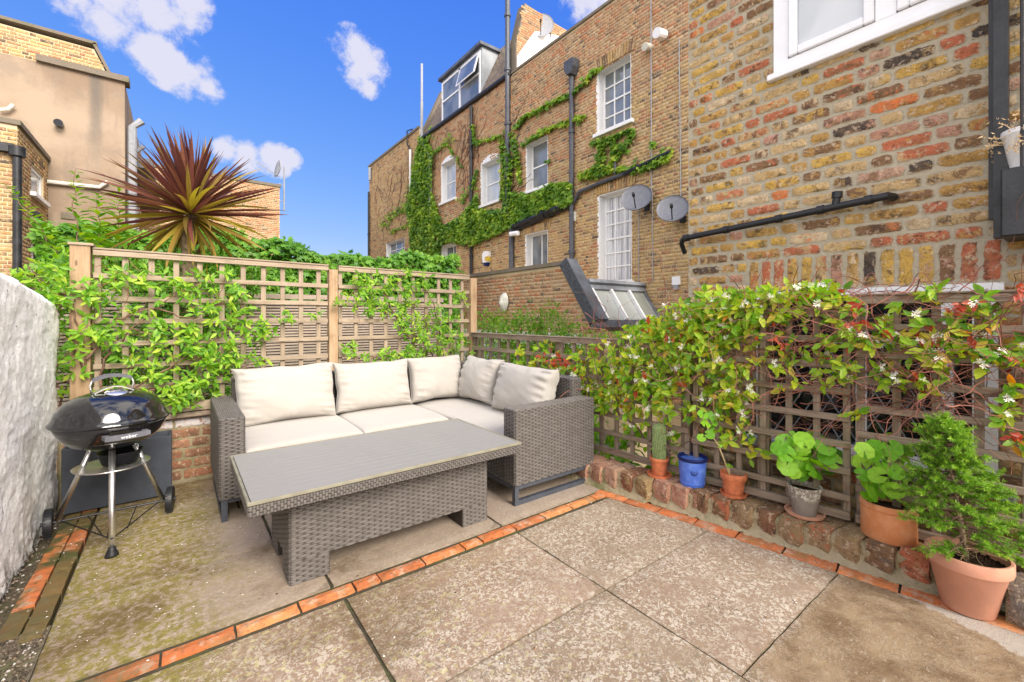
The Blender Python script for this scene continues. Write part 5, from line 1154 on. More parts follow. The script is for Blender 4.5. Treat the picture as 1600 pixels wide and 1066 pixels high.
for k in range(3):
    a = k*1.2+.5; c = vt+q @ Vector((math.cos(a)*.026, math.sin(a)*.026, .0095)); MBb(MB().lathe([(0, .0005), (.006, 0)], 8, c), 'vent_hole', 'black_plastic', lido)
hp = [BC+ud*(-.080+.160*k/10)+Vector((0, 0, ZR+.218+.020*math.sin(PI*k/10))) for k in range(11)]
mb = MB()
for a, b in zip(hp, hp[1:]): mb.obox((a+b)/2, (b-a)/2*1.02, fd*.014, Vector((0, 0, .009)))
MBb(mb, 'grip', 'handle_grey', lido)
MBb(MB().tube([BC+ud*-.084+Vector((0,0,ZR+.150)), BC+ud*-.090+Vector((0,0,ZR+.19)), hp[0]], .004, 8).tube([BC+ud*.084+Vector((0,0,ZR+.150)), BC+ud*.090+Vector((0,0,ZR+.19)), hp[-1]], .004, 8), 'handle_wire', 'steel', lido, smooth=True)
hs_ = [BC+ud*(-.080+.160*k/12)+fd*.022+Vector((0, 0, ZR+.150+.030*math.sin(PI*k/12))) for k in range(13)]
mb = MB()
for a, b in zip(hs_, hs_[1:]): mb.obox((a+b)/2, (b-a)/2*1.03, fd*.022, Vector((0, 0, .0025)))
MBb(mb, 'heat_shield', 'steel', lido, sharp=40)
# bowl handle with its lettering
hb = BC+fd*(RR+.035)+Vector((0, 0, ZR-.050)); n_ = 12; mb = MB(); pts = [hb+ud*(-.085+.17*k/n_)+fd*(.012*math.sin(PI*k/n_)) for k in range(n_+1)]
for a, b in zip(pts, pts[1:]): mb.obox((a+b)/2, (b-a)/2*1.03, fd*.008, Vector((0, 0, .013)))
for sg in (-1, 1): mb.obox(hb+ud*sg*.078-fd*.018, ud*.012, fd*.03, Vector((0, 0, .010)))
bh = MBb(mb, 'handle', 'handle_grey', bq)
def lettering(txt, parent, size, M_, mat, name='lettering'):
    cu = bpy.data.curves.new(name, 'FONT'); cu.body = txt; cu.size = size; cu.extrude = .0006; cu.align_x = 'CENTER'; cu.align_y = 'CENTER'; cu.space_character = 1.05
    tmp = bpy.data.objects.new('tmp', cu); COL.objects.link(tmp); dg = bpy.context.evaluated_depsgraph_get(); me = bpy.data.meshes.new_from_object(tmp.evaluated_get(dg)); bpy.data.objects.remove(tmp)
    me.materials.clear(); me.materials.append(M[mat]); return inst(me, name, parent, M_)
c = hb+fd*.0212+Vector((0, 0, 0)); lettering('weber', bh, .024, Matrix.Translation(c) @ Matrix((ud, Vector((0,0,1)), fd)).transposed().to_4x4(), 'white_upvc')
FT = Vector((-.268, 2.945, 0)); WR = Vector((-.045, 3.40, .075)); WLf = Vector((-.565, 3.40, .075))
tops = [BC+(p-BC).normalized()*0+((Vector((p.x, p.y, 0))-BC).normalized()*.105)+Vector((0, 0, ZR-.150)) for p in (FT, WR, WLf)]
MBb(MB().tube([tops[0], FT+Vector((0, 0, .03))], .0135, 14), 'leg', 'steel', bq, smooth=True); MBb(MB().tube([tops[1], WR+Vector((-.035,-.0,.01))], .0125, 14), 'leg', 'steel', bq, smooth=True); MBb(MB().tube([tops[2], WLf+Vector((.035,0,.01))], .0125, 14), 'leg', 'steel', bq, smooth=True)
MBb(MB().lathe([(.028, 0), (.026, .012), (.016, .035), (.0145, .045)], 20, FT), 'foot', 'black_plastic', bq, smooth=True)
for wv, sg in ((WR, 1), (WLf, -1)):
    mb = MB().lathe([(.012, -.02), (.045, -.02), (.060, -.018), (.073, -.016), (.075, -.01), (.075, .01), (.073, .016), (.060, .018), (.045, .02), (.012, .02)], 32)
    ax_ = Vector((1, -.12*sg, 0)).normalized(); q = ax_.to_track_quat('Z', 'Y').to_matrix(); mb.v = [tuple(q @ Vector(v)+wv) for v in mb.v]; wo = MBb(mb, 'wheel', 'black_plastic', bq, sharp=35)
    for k in range(28):
        a = 2*PI*k/28; c = wv+q @ Vector((math.cos(a)*.075, math.sin(a)*.075, 0)); tg = q @ Vector((-math.sin(a), math.cos(a), 0)); rd_ = (c-wv).normalized()
        if k == 0: tread = MB()
        tread.obox(c, tg*.004, ax_*.014, rd_*.0028)
    MBb(tread, 'tread', 'black_plastic', wo); MBb(MB().tube([wv-ax_*.03, wv+ax_*.03], .010, 10), 'hub', 'black_plastic', wo)
MBb(MB().tube([WLf, WR], .006, 8).tube([WLf+Vector((.05,0,0)), FT+Vector((0, 0, .085))], .0035, 6).tube([WR-Vector((.05,0,0)), FT+Vector((0, 0, .085))], .0035, 6).tube([(WLf+WR)/2, FT+Vector((-.02, .02, .085))], .003, 6).tube([WLf*.7+WR*.3, FT+Vector((-.05, .12, .078))], .003, 6).tube([WR*.7+WLf*.3, FT+Vector((.05, .12, .078))], .003, 6), 'wire_shelf', 'black_plastic', bq)
apz = ZR-.27
MBb(MB().lathe([(0, apz), (.10, apz+.003), (.155, apz+.016), (.162, apz+.024), (.150, apz+.018), (0, apz+.006)], 40, (BC.x, BC.y, 0)), 'ash_pan', 'steel', bq, smooth=True)
MBb(MB().lathe([(.075, apz+.022), (.095, apz+.085), (.099, apz+.088), (.092, apz+.085), (.072, apz+.03)], 32, (BC.x+.03, BC.y+.02, 0)), 'ash_catcher', 'black_plastic', bq, smooth=True)
# ------------------------------------------------------------------ slate grey trough behind it
tr = thing('trough_planter', 'dark slate grey trough planter behind the barbecue legs', 'planter', (-.30, 3.8, 0))
MBb(MB().bbox(-.56, -.04, 3.70, 3.715, .01, .40, .002).bbox(-.56, -.04, 3.875, 3.89, .01, .40, .002).box(-.56, -.545, 3.7155, 3.8745, .01, .40).box(-.055, -.04, 3.7155, 3.8745, .01, .40).box(-.544, -.056, 3.716, 3.874, .02, .03), 'box', 'planter_grey', tr)
MBb(MB().box(-.5445, -.0555, 3.7158, 3.8742, .31, .35), 'soil', 'soil', tr)

# ------------------------------------------------------------------ leaves
LEAF = np.array([(0,0,0),(-.24,.40,.05),(0,.45,-.05),(.24,.40,.05),(-.15,.75,.0),(.15,.75,.0),(0,1,-.10)]); LEAFF = [(0,2,1),(0,3,2),(1,2,4),(2,3,5),(2,6,4),(2,5,6)]
LANCE = LEAF*np.array([.78,1,1]); 
IVY = np.array([(0,0,0),(-.48,.12,-.05),(-.36,.52,.0),(-.12,.50,.03),(0,1,-.08),(.12,.50,.03),(.36,.52,.0),(.48,.12,-.05)]); IVYF = [(0,3,2,1),(0,5,4,3),(0,7,6,5)]
def frames(Y, Z, sc):
    Y = Y/np.linalg.norm(Y, axis=1, keepdims=True); X = np.cross(Y, Z); X /= np.linalg.norm(X, axis=1, keepdims=True)+1e-9; Z = np.cross(X, Y)
    return np.stack([X, Y, Z], 2)*sc[:, None, None]
def rosette_arrays(C, nrm, per, ln, droop=.25, spread=1.0, g=rng):
    """leaves in whorls round each centre; nrm (n,3) outward directions"""
    n = len(C); rep = g.integers(per[0], per[1]+1, n); idx = np.repeat(np.arange(n), rep); m = len(idx)
    N_ = nrm[idx]+g.normal(0, .25, (m, 3)); N_ /= np.linalg.norm(N_, axis=1, keepdims=True)
    tmp = g.normal(0, 1, (m, 3)); T_ = tmp-(tmp*N_).sum(1, keepdims=True)*N_; T_ /= np.linalg.norm(T_, axis=1, keepdims=True)
    Y = T_*spread+N_*g.uniform(-.1, .7, (m, 1))+np.array([0, 0, -droop]); sc = g.uniform(ln[0], ln[1], m)
    return C[idx]+g.normal(0, .006, (m, 3)), frames(Y, N_, sc), idx
def unit(a): return a/np.linalg.norm(a, axis=1, keepdims=True)
def wander(mb, p, d, n, step, rad, wob, grav=0.0, pull=None, nseg=3):
    p = Vector(p); d = Vector(d).normalized(); pts = [p.copy()]
    for i in range(n):
        d = (d+Vector((random.gauss(0, wob), random.gauss(0, wob), random.gauss(0, wob)+grav)))
        if pull: d = pull(p, d)
        d.normalize(); p = p+d*step; pts.append(p.copy())
    mb.tube(pts, [rad*(1-.6*i/n) for i in range(n+1)], nseg, False); return pts

# ------------------------------------------------------------------ star jasmine on the right trellis
def tpt(px, py, off=0.0):            # point on the trellis plane, offset towards the terrace
    a = on_line(px, py, tline(3.9), tline(1.525))
    if a.y < 1.5: a = on_line(px, py, tline(1.525), tline(-.5))
    u = Vector((-.99, -.12, 0)); return a+u*off
jz = thing('climbing_jasmine', 'star jasmine with white flowers and a few red leaves sprawling over the right trellis', 'climbing plant', (2.5, 1.2, .17))
J = [(800,588,40,26,34),(860,560,55,25,40),(905,602,60,38,75),(960,590,60,50,130),(1020,560,60,58,180),(1080,530,60,50,180),(1125,495,55,42,130),(1100,605,70,45,90),(1185,478,60,26,75),(1255,462,60,20,45),(1215,540,50,28,16),(1150,650,22,45,26),
     (1290,575,42,28,18),(1425,578,46,36,34),(1500,540,62,32,40),(1415,500,30,26,13),(1450,462,20,14,8),(1572,548,26,22,9),(1578,612,24,26,8),(1240,590,30,20,6),(985,650,30,22,8),(1040,675,16,30,10),(1335,520,24,20,9),(1000,618,70,30,55),(1480,490,50,22,9),(1560,480,40,18,6),(1575,660,22,14,8),(1590,690,16,12,6),(1340,640,20,12,3),(1300,480,50,20,16),(1180,700,14,14,6),(1235,520,60,30,9),(1380,530,30,20,10),(1155,600,40,30,22)]
C, NRM, PXX = [], [], []
for (px, py, rx, ry, n_) in J:
    for _ in range(max(1, int(n_*.72))):
        a = random.uniform(0, 2*PI); r_ = math.sqrt(random.random()); x_, y_ = px+rx*r_*math.cos(a)*1.1, py+ry*r_*math.sin(a)*1.1
        o_ = random.uniform(-.02, .13)*(1 if px < 1180 else .9); C.append(tpt(x_, y_, o_)); NRM.append((-1+random.gauss(0, .35), random.gauss(-.25, .5), .45+random.gauss(0, .4))); PXX.append(x_)
C = np.array([list(c) for c in C]); NRM = unit(np.array(NRM)); PXX = np.array(PXX)
P, FM, idx = rosette_arrays(C, NRM, (3, 7), (.030, .074)); near = PXX[idx]
shade = np.clip(rng.beta(2.3, 1.9, len(P))*.95+.02, 0, .955); red = rng.random(len(P)) < .022; shade[red] = rng.uniform(.965, 1, red.sum())
order = np.argsort(-near); big = order[:290]; small = order[290:]
lv = []
for k in range(5):
    T_ = LEAF.copy(); T_[:, 2] += .08*np.sin(T_[:, 1]*3+k)*(k-2)*.4; T_[:, 0] *= 1+.08*(k-2); lv.append(MB().add([tuple(v) for v in T_], LEAFF, .5).mesh('leaf', M['jasmine_leaf_single']))
    lv[-1].polygons.foreach_set('use_smooth', [True]*len(lv[-1].polygons))
for i in big: inst(lv[i % 5], 'leaf', jz, Matrix.Translation(P[i]) @ Matrix(FM[i]).to_4x4())
me = fast_mesh('foliage', LEAF, LEAFF, FM[small], P[small], shade[small], M['jasmine_leaf']); me.polygons.foreach_set('use_smooth', [True]*len(me.polygons)); link_mesh(me, 'foliage', jz, kind='stuff')
# red young growth near the corner
Cr = np.array([list(tpt(px+random.gauss(0, 10), py+random.gauss(0, 7), .12)) for (px, py, k) in ((885,562,14),(862,556,7),(840,582,8),(880,590,8),(905,595,5),(1060,520,3),(1340,478,3),(1500,478,3),(1520,470,2),(1345,505,4),(1395,510,2),(1580,455,2),(1585,490,1),(1225,530,3),(1585,668,3)) for _ in range(k)])
P2, F2, _ = rosette_arrays(Cr, unit(np.array([(-1, -.3, .3)]*len(Cr))+rng.normal(0, .4, (len(Cr), 3))), (2, 4), (.028, .05), .6)
link_mesh(fast_mesh('red_foliage', LEAF, LEAFF, F2, P2, rng.random(len(P2)), M['red_leaf']), 'red_foliage', jz, kind='stuff')
# tangle of bare stems
mb = MB()
def hold(p, d):
    xl = (tline(p.y)[0]); dx = p.x-xl
    return d+Vector((-.25*(dx+.05), 0, (-.25 if p.z > 1.33 else .12 if p.z < .45 else 0)))
for k in range(520):
    px = random.choice((random.uniform(1150, 1600), random.uniform(1200, 1620), random.uniform(900, 1200))); py = random.gauss(545, 62) if px > 1150 else random.gauss(570, 50)
    py = max(462, min(690, py)); p = tpt(px, py, random.uniform(-.01, .07)); d = Vector((random.gauss(0, .15), random.gauss(0, 1), random.gauss(0, .35)))
    wander(mb, p, d, random.randint(8, 18), random.uniform(.025, .045), random.choice((.0016, .0022, .003)), .26, 0, hold)
MBb(mb, 'stems', 'twig_red', jz, kind='stuff')
mb = MB()
for (px, py, hz) in ((1010, 690, .3), (1190, 650, .4), (1330, 640, .3), (1480, 640, .6), (1560, 660, .5), (1120, 620, .5)):
    p = tpt(px, py, .0); wander(mb, p, (0, random.choice((-1, 1))*.6, 1), 16, .05, .007, .22, 0, hold, 6); wander(mb, p, (0, random.gauss(0, 1), .8), 18, .045, .005, .25, 0, hold, 5)
MBb(mb, 'branch', 'twig', jz)
# hanging sprig by the blue pot
# flowers: five narrow twisted petals
mbf = MB()
for q in range(6):
    c0 = Vector((random.gauss(0, .016), random.gauss(0, .016), random.gauss(0, .010))); tl_ = Matrix.Rotation(random.gauss(0, .5), 3, 'X') @ Matrix.Rotation(random.gauss(0, .5), 3, 'Y')
    for k in range(5):
        a = 2*PI*k/5+q; d = Vector((math.cos(a), math.sin(a), 0)); e = Vector((-math.sin(a), math.cos(a), 0)); v = [c0, c0+tl_ @ (d*.006+e*.0035), c0+tl_ @ (d*.013+e*.0015), c0+tl_ @ (d*.012-e*.0028+Vector((0,0,.002))), c0+tl_ @ (d*.004-e*.001)]; mbf.add(v, [(0,1,2,3,4)], .5)
FME = mbf.mesh('flower_cluster', M['petal'])
fl = rng.choice(len(C), 150, replace=False); fl = [i for i in fl if True]
for i in fl:
    nrm_ = Vector(NRM[i]); inst(FME, 'flower_cluster', jz, Matrix.Translation(Vector(C[i])+nrm_*.022) @ nrm_.to_track_quat('Z', 'Y').to_matrix().to_4x4() @ Matrix.Rotation(random.uniform(0, 6), 4, 'Z') @ Matrix.Scale(random.uniform(.6, 1.05), 4))

# ------------------------------------------------------------------ climbers on the back trellis
def climber(name, label, regions, nsing, stems, leafkind, ln, yo=(.03, .16)):
    t_ = thing(name, label, 'climbing plant', (on_y(regions[0][0], regions[0][1], YT).x, YT-.05, .5), 'climbers on the back trellis'); C, NR = [], []
    for (px, py, rx, ry, n_) in regions:
        for _ in range(n_):
            a = random.uniform(0, 2*PI); r_ = math.sqrt(random.random()); C.append(list(on_y(px+rx*r_*math.cos(a), py+ry*r_*math.sin(a), YT-random.uniform(*yo)))); NR.append((random.gauss(.1, .5), -1+random.gauss(0, .3), .55+random.gauss(0, .4)))
    C = np.array(C); NR = unit(np.array(NR)); P, FM, ix = rosette_arrays(C, NR, (4, 7), ln, .22)
    rn = np.clip(rng.beta(2.2, 2.2, len(P)), 0, 1); dd = np.argsort(-FM[:, :, 1].__abs__().sum(1)+P[:, 1]*.0-rng.random(len(P))*.001)
    sg = dd[:nsing]; sm_ = dd[nsing:]; lm = []
    for k in range(4):
        T_ = LANCE.copy(); T_[:, 2] += .07*np.sin(T_[:, 1]*3)*(k-1.5); lm.append(MB().add([tuple(v) for v in T_], LEAFF, .5).mesh('leaf', M[leafkind+'_single'])); lm[-1].polygons.foreach_set('use_smooth', [True]*6)
    for i in sg: inst(lm[i % 4], 'leaf', t_, Matrix.Translation(P[i]) @ Matrix(FM[i]).to_4x4())
    me = fast_mesh('foliage', LANCE, LEAFF, FM[sm_], P[sm_], rn[sm_], M[leafkind]); me.polygons.foreach_set('use_smooth', [True]*len(me.polygons)); link_mesh(me, 'foliage', t_, kind='stuff')
    mb = MB()
    for path in stems:
        pts = [on_y(px, py, YT-random.uniform(.03, .10)) for px, py in path]; fine_ = []
        for a, b in zip(pts, pts[1:]):
            for k in range(6): fine_.append(a.lerp(b, k/6)+Vector((random.gauss(0, .006), random.gauss(0, .006), random.gauss(0, .006))))
        fine_.append(pts[-1]); m_ = len(fine_); mb.tube(fine_, [.0075*(1-.6*i/m_) for i in range(m_)], 5, False)
    MBb(mb, 'branch', 'twig', t_)
    mb = MB()
    for _ in range(110):
        c = C[random.randrange(len(C))]; wander(mb, Vector(c)+Vector((0, .04, -.03)), (random.gauss(0, 1), 0, random.gauss(.2, .7)), random.randint(4, 8), .035, .0022, .3)
    MBb(mb, 'twigs', 'twig_red', t_, kind='stuff')
climber('climbing_shrub', 'bright green climber covering the trellis above the barbecue',
        [(255,480,62,48,26),(330,520,52,42,30),(300,570,70,36,42),(215,580,50,34,10),(190,450,40,28,7),(370,480,44,38,22),(410,540,26,34,10),(245,430,70,22,11),(330,445,55,26,14),(280,618,52,20,34),(150,510,30,40,16),(120,560,14,60,8),(140,455,22,20,10),(95,450,20,36,14),(345,560,30,26,22),(395,515,30,20,16),(210,530,50,34,12),(450,495,18,14,4),(170,615,24,12,5)], 150,
        [[(150,640),(165,560),(200,520),(260,470),(330,430)],[(140,600),(110,520),(118,450)],[(150,640),(240,590),(310,545),(380,500)],[(160,640),(230,610),(330,590),(420,560)],[(140,560),(180,500),(240,480),(300,500),(350,470)],[(128,640),(134,560),(118,500),(100,455)]], 'climber_leaf', (.038, .075))
climber('climbing_shrub', 'lighter yellow green climber on the trellis above the sofa corner',
        [(600,470,40,26,50),(655,500,40,30,60),(670,545,36,34,66),(620,560,40,18,32),(580,445,30,20,22),(640,440,38,16,24),(560,550,24,18,12),(700,520,24,34,26),(690,585,24,14,20),(720,470,12,24,6),(570,475,20,16,10),(650,575,30,10,14),(745,560,14,30,14),(490,486,10,8,3),(540,470,20,14,6)], 60,
        [[(700,600),(670,545),(620,495),(580,460)],[(700,600),(690,540),(680,480),(660,445)],[(640,530),(610,480),(590,440)],[(700,590),(640,570),(570,555)]], 'climber_leaf', (.035, .065))

# ------------------------------------------------------------------ shrubs and hedges
def cloud(cx, cy, cz, rx, ry, rz, n, ln, leaf=LEAF, lf=LEAFF, mat='shrub_leaf', shell=.55):
    d = unit(rng.normal(0, 1, (n, 3))); rad = rng.uniform(shell, 1, n)**.7
    nz = np.array([noise.noise(Vector((float(a[0])*2.2+cx, float(a[1])*2.2, float(a[2])*2.2+cy))) for a in d])
    rad *= 1+.55*nz; P = np.array([cx, cy, cz])+d*rad[:, None]*np.array([rx, ry, rz]); Y = d+rng.normal(0, .6, (n, 3))+np.array([0, 0, -.1]); Z = d+np.array([0, 0, .8])+rng.normal(0, .3, (n, 3))
    return P, frames(Y, Z, rng.uniform(ln[0], ln[1], n))
def shrub(name, label, balls, mat='shrub_leaf', stems=6, group=None, leaf=LEAF, lf=LEAFF, cat='shrub', core=False):
    b = balls[0]; t_ = thing(name, label, cat, (b[0], b[1], -.9), group); PP, FF = [], []
    for q in balls:
        p, f = cloud(*q[:8], leaf=leaf, lf=lf); PP.append(p); FF.append(f)
    PP, FF = np.concatenate(PP), np.concatenate(FF); link_mesh(fast_mesh('foliage', leaf, lf, FF, PP, rng.beta(2, 2.4, len(PP)), M[mat]), 'foliage', t_, kind='stuff')
    mb = MB()
    for q in balls:
        for _ in range(stems): wander(mb, (q[0]+random.gauss(0, q[3]*.2), q[1]+random.gauss(0, q[4]*.2), q[2]-q[5]*1.0), (random.gauss(0, .5), random.gauss(0, .3), 1), 9, q[5]*.19, .008, .2, 0, None, 5)
    MBb(mb, 'stem', 'twig', t_); return t_
def at_y(px, py, y): return on_y(px, py, y)
c = at_y(60, 420, 4.75); c2 = at_y(95, 395, 4.8); c3 = at_y(15, 425, 4.5)
shrub('leafy_bush', 'leafy green bush rising behind the white rendered wall', [(c.x, c.y, c.z-.16, .30, .22, .17, 300, (.04, .08)), (c2.x+.02, c2.y, c2.z-.16, .14, .2, .17, 160, (.04, .08)), (c3.x-.1, c3.y, c3.z-.10, .3, .2, .10, 180, (.04, .08)), (c.x, c.y, c.z-.55, .5, .25, .5, 600, (.05, .09))], 'climber_leaf', leaf=LANCE)
c = at_y(175, 520, 4.9)
shrub('leafy_bush', 'dark green bush between the left trellis and the slatted fence', [(-.35, 4.9, 1.1, .55, .3, .62, 1700, (.05, .085)), (.15, 5.0, 1.45, .50, .25, .36, 1300, (.05, .085)), (.0, 4.9, .75, .55, .3, .45, 1100, (.05, .085)), (.75, 5.0, .30, .6, .3, .35, 700, (.05, .085)), (.62, 5.1, 1.62, .35, .2, .16, 350, (.05, .08))], 'hedge_leaf', leaf=LANCE)
def shoot(px0, py0, px1, py1, y, label, side=.06, n_=40):
    a, b = at_y(px0, py0, y), at_y(px1, py1, y); t_ = thing('tall_shoot', label, 'plant', a, 'tall shoots above the trellis'); pts = [a.lerp(b, k/10)+Vector((random.gauss(0, .015), random.gauss(0, .015), 0)) for k in range(11)]
    MBb(MB().tube(pts, [.006*(1-.07*k) for k in range(11)], 5), 'stem', 'twig', t_); C, Y = [], []
    for k in range(n_):
        q = pts[0].lerp(pts[-1], k/n_); ang = k*2.4; d = Vector((math.cos(ang), math.sin(ang), .35)); 
        for s_ in (1, -1): C.append(list(q)); Y.append((d.x*s_, d.y*s_, d.z))
    Y = np.array(Y)+rng.normal(0, .15, (len(Y), 3)); sc = np.linspace(.14, .05, len(Y))*rng.uniform(.8, 1.2, len(Y))*side/.06
    link_mesh(fast_mesh('foliage', LANCE, LEAFF, frames(Y, np.tile([0, 0, 1.0], (len(Y), 1)), sc), np.array(C), rng.random(len(Y)), M['shrub_leaf']), 'foliage', t_, kind='stuff')
shoot(122, 400, 112, 262, 6.0, 'thin leafy shoot standing straight up against the tan rendered wall', .07, 26)
shoot(95, 400, 5, 285, 6.0, 'long arching shoot leaning left across the brick wing', .07, 26)
shoot(158, 400, 152, 300, 6.4, 'leafy shoot just left of the spiky palm', .09, 30); shoot(182, 400, 186, 290, 6.6, 'leafy shoot partly behind the left palm blades', .09, 30)
c = at_y(165, 372, 6.6); c2 = at_y(225, 388, 7.2)
shrub('leafy_bush', 'bright bushy shrub at the foot of the spiky palm', [(c2.x+.25, c2.y, c2.z-.45, .6, .3, .34, 700, (.05, .10)), (c2.x+.3, c2.y, c2.z-.9, 1.2, .4, .8, 900, (.06, .11))], 'shrub_leaf')
# ivy covered wall
hg = thing('ivy_hedge', 'long dense hedge of ivy along the wall behind the slatted fence', 'hedge', (2, 9, -1)); n = 15000
X_ = rng.uniform(-1.6, 5.2, n); zt_h = 2.44+.10*np.sin(X_*1.7)+.06*np.sin(X_*5.1)+np.where(X_ < .9, .12, 0); k_ = rng.random(n)
Z_ = np.where(k_ < .72, rng.uniform(.3, 1, n)*zt_h, zt_h+rng.normal(0, .04, n)); Yv = np.where(k_ < .72, 8.85+rng.normal(0, .07, n), rng.uniform(8.8, 9.5, n))
Yv += .12*np.array([noise.noise(Vector((float(a)*1.8, float(b)*1.8, 0))) for a, b in zip(X_, Z_)])
Yd = np.stack([rng.normal(0, .6, n), rng.normal(-.5, .4, n), rng.normal(-.7, .5, n)], 1); Zd = np.stack([rng.normal(0, .4, n), -1+rng.normal(0, .4, n), rng.uniform(.2, 1.2, n)], 1)
sh = np.clip(.45+.45*np.array([noise.noise(Vector((float(a)*3, float(b)*3, 5))) for a, b in zip(X_, Z_)])+rng.normal(0, .18, n), 0, 1)
link_mesh(fast_mesh('foliage', IVY, IVYF, frames(Yd, Zd, rng.uniform(.08, .15, n)), np.stack([X_, Yv, Z_], 1), sh, M['hedge_leaf']), 'foliage', hg, kind='stuff')
MBb(MB().box(-1.6, 5.15, 8.95, 9.35, -1, 2.3), 'wall', 'mossy_mortar', hg)
# ivy on the far facade
iv = thing('wall_ivy', 'bright green creeper spreading over the far house walls and round their windows', 'climbing plant', (7.9, 13, 0), None)
iC = []
dense = [[(655,212),(668,218),(676,238),(674,300),(692,352),(718,338),(735,318),(747,330),(786,330),(800,312),(835,300),(860,286),(892,284),(893,316),(850,330),(800,352),(782,362),(760,372),(735,384),(716,380),(700,376),(688,384),(688,428),(660,420),(640,400),(640,350),(634,330),(640,300),(646,250)],
         [(725,330),(745,300),(748,326),(786,326),(790,230),(785,215),(800,250),(798,300),(820,300),(822,312),(760,345),(725,350)]]
def win_ok(y_, z_): return not any(w0+.04 < y_ < w1-.04 and w2+.03 < z_ < w3-.03 for (w0, w1, w2, w3) in (W1, W2, W3, W4, W5, W6, W7))
for pl, dn in zip(dense, (15000, 1500)):
    xs = [p[0] for p in pl]; ys_ = [p[1] for p in pl]; k = 0
    while k < dn:
        x_, y_ = random.uniform(min(xs), max(xs)), random.uniform(min(ys_), max(ys_))
        if not in_poly(x_, y_, pl) or noise.noise(Vector((x_*.08, y_*.08, 2))) < -.55: continue
        q = on_x(x_, y_, XF-random.uniform(.02, .18)); k += 1
        if win_ok(q.y, q.z) or random.random() < .04: iC.append(q)
strokes = [([(598,352),(612,335),(640,318)],8,170),([(610,362),(640,350)],5,60),([(632,330),(650,260),(668,215),(676,195)],7,220),([(676,240),(690,228),(706,216)],6,80),([(722,262),(700,226)],3,40),([(737,196),(742,222),(762,218),(792,206),(800,212)],5,170),([(783,215),(786,260),(784,310)],7,180),([(800,215),(806,240),(812,285)],6,120),([(720,316),(740,285),(746,262)],6,80),
           ([(806,200),(818,182),(842,170),(868,156),(893,146)],5,260),([(893,146),(912,128),(926,112),(940,104)],3.5,90),([(818,228),(832,214),(862,198),(893,188),(914,180)],5,210),([(830,222),(838,240)],3,20),([(832,256),(858,250)],4,40),([(925,222),(950,216),(988,200)],5,110),([(940,222),(936,262),(920,272)],8,170),([(958,215),(958,250),(950,268)],6,110),([(990,206),(966,240),(944,268),(905,276)],6,190),([(905,272),(975,262)],7,150),([(986,262),(1010,258),(1046,240)],8,170),([(1018,222),(1022,228)],4,14)]
for (pl, wd_, k) in strokes:
    seg = [(Vector(a), Vector(b)) for a, b in zip(pl, pl[1:])]; lens = [(b-a).length for a, b in seg]
    for _ in range(int(k*1.35)):
        a, b = random.choices(seg, lens)[0]; p = a.lerp(b, random.random()); q = on_x(p.x+random.gauss(0, wd_*.42)*(.3+1.2*abs(noise.noise(Vector((p.x*.12, p.y*.12, 0))))*2), p.y+random.gauss(0, wd_*.42)*(.3+1.2*abs(noise.noise(Vector((p.x*.12, p.y*.12, 0))))*2), XF-random.uniform(.02, .12))
        if win_ok(q.y, q.z): iC.append(q)
iC = np.array([list(q) for q in iC]); n = len(iC)
Yd = np.stack([rng.normal(-.3, .3, n), rng.normal(0, .5, n), rng.normal(-.8, .4, n)], 1); Zd = np.stack([-1+rng.normal(0, .3, n), rng.normal(0, .4, n), rng.uniform(.1, 1, n)], 1)
sh = np.clip(.5+.5*np.array([noise.noise(Vector((float(a[1])*1.4, float(a[2])*1.4, 5))) for a in iC])+rng.normal(0, .2, n), 0, 1)
link_mesh(fast_mesh('foliage', IVY, IVYF, frames(Yd, Zd, rng.uniform(.08, .16, n)), iC, sh, M['ivy_leaf']), 'foliage', iv, kind='stuff')
mb = MB()
for k in range(300):        # dry creeper stems
    px, py = random.choice(((random.uniform(660, 800), random.uniform(150, 330)), (random.uniform(585, 650), random.uniform(230, 380)), (random.uniform(660, 735), random.uniform(190, 300))))
    p = on_x(px, py, XF-.02); pts = [p]; d = Vector((0, random.gauss(0, .6), 1)).normalized()
    for j in range(9): d = (d+Vector((0, random.gauss(0, .3), random.gauss(0, .2)))).normalized(); p = p+d*.13; pts.append(Vector((XF-.025, p.y, p.z)))
    if pts[-1].z > 8.3 or any(w0-.05 < q.y < w1+.1 and w2 < q.z < w3+.2 for q in pts for (w0, w1, w2, w3) in (W1, W2, W7, W8)): continue
    mb.tube(pts, .008, 3, False)
MBb(mb, 'stems', 'twig', iv, kind='stuff')
# shrubs behind the low right trellis
c = at_y(800, 520, 5.0)
shrub('garden_shrub', 'fine leaved bright green shrub showing over the low trellis by the corner', [(3.2, 4.6, .74, .6, .4, .50, 3200, (.03, .06)), (3.75, 4.6, .80, .5, .4, .48, 2600, (.03, .06)), (4.05, 4.4, .92, .3, .3, .46, 1500, (.03, .06)), (3.3, 4.1, .3, .9, .5, .5, 1600, (.04, .07)), (3.9, 3.9, .75, .5, .4, .38, 1600, (.03, .06))], 'shrub_leaf', 10)
shrub('garden_shrub', 'broad leaved green plants behind the foot of the low trellis', [(2.95, 2.9, -.10, .28, .7, .42, 420, (.09, .15)), (3.1, 2.1, -.05, .3, .45, .36, 260, (.08, .13)), (3.3, 3.4, .3, .3, .5, .4, 600, (.05, .08))], 'geranium_leaf_mass' if 'geranium_leaf_mass' in M else 'climber_leaf', 3)
shrub('garden_shrub', 'greenery growing up between the skylight and the jasmine', [(3.5, 2.9, .72, .3, .6, .3, 1300, (.03, .06)), (3.6, 2.3, .8, .25, .3, .25, 600, (.03, .06))], 'climber_leaf', 5)

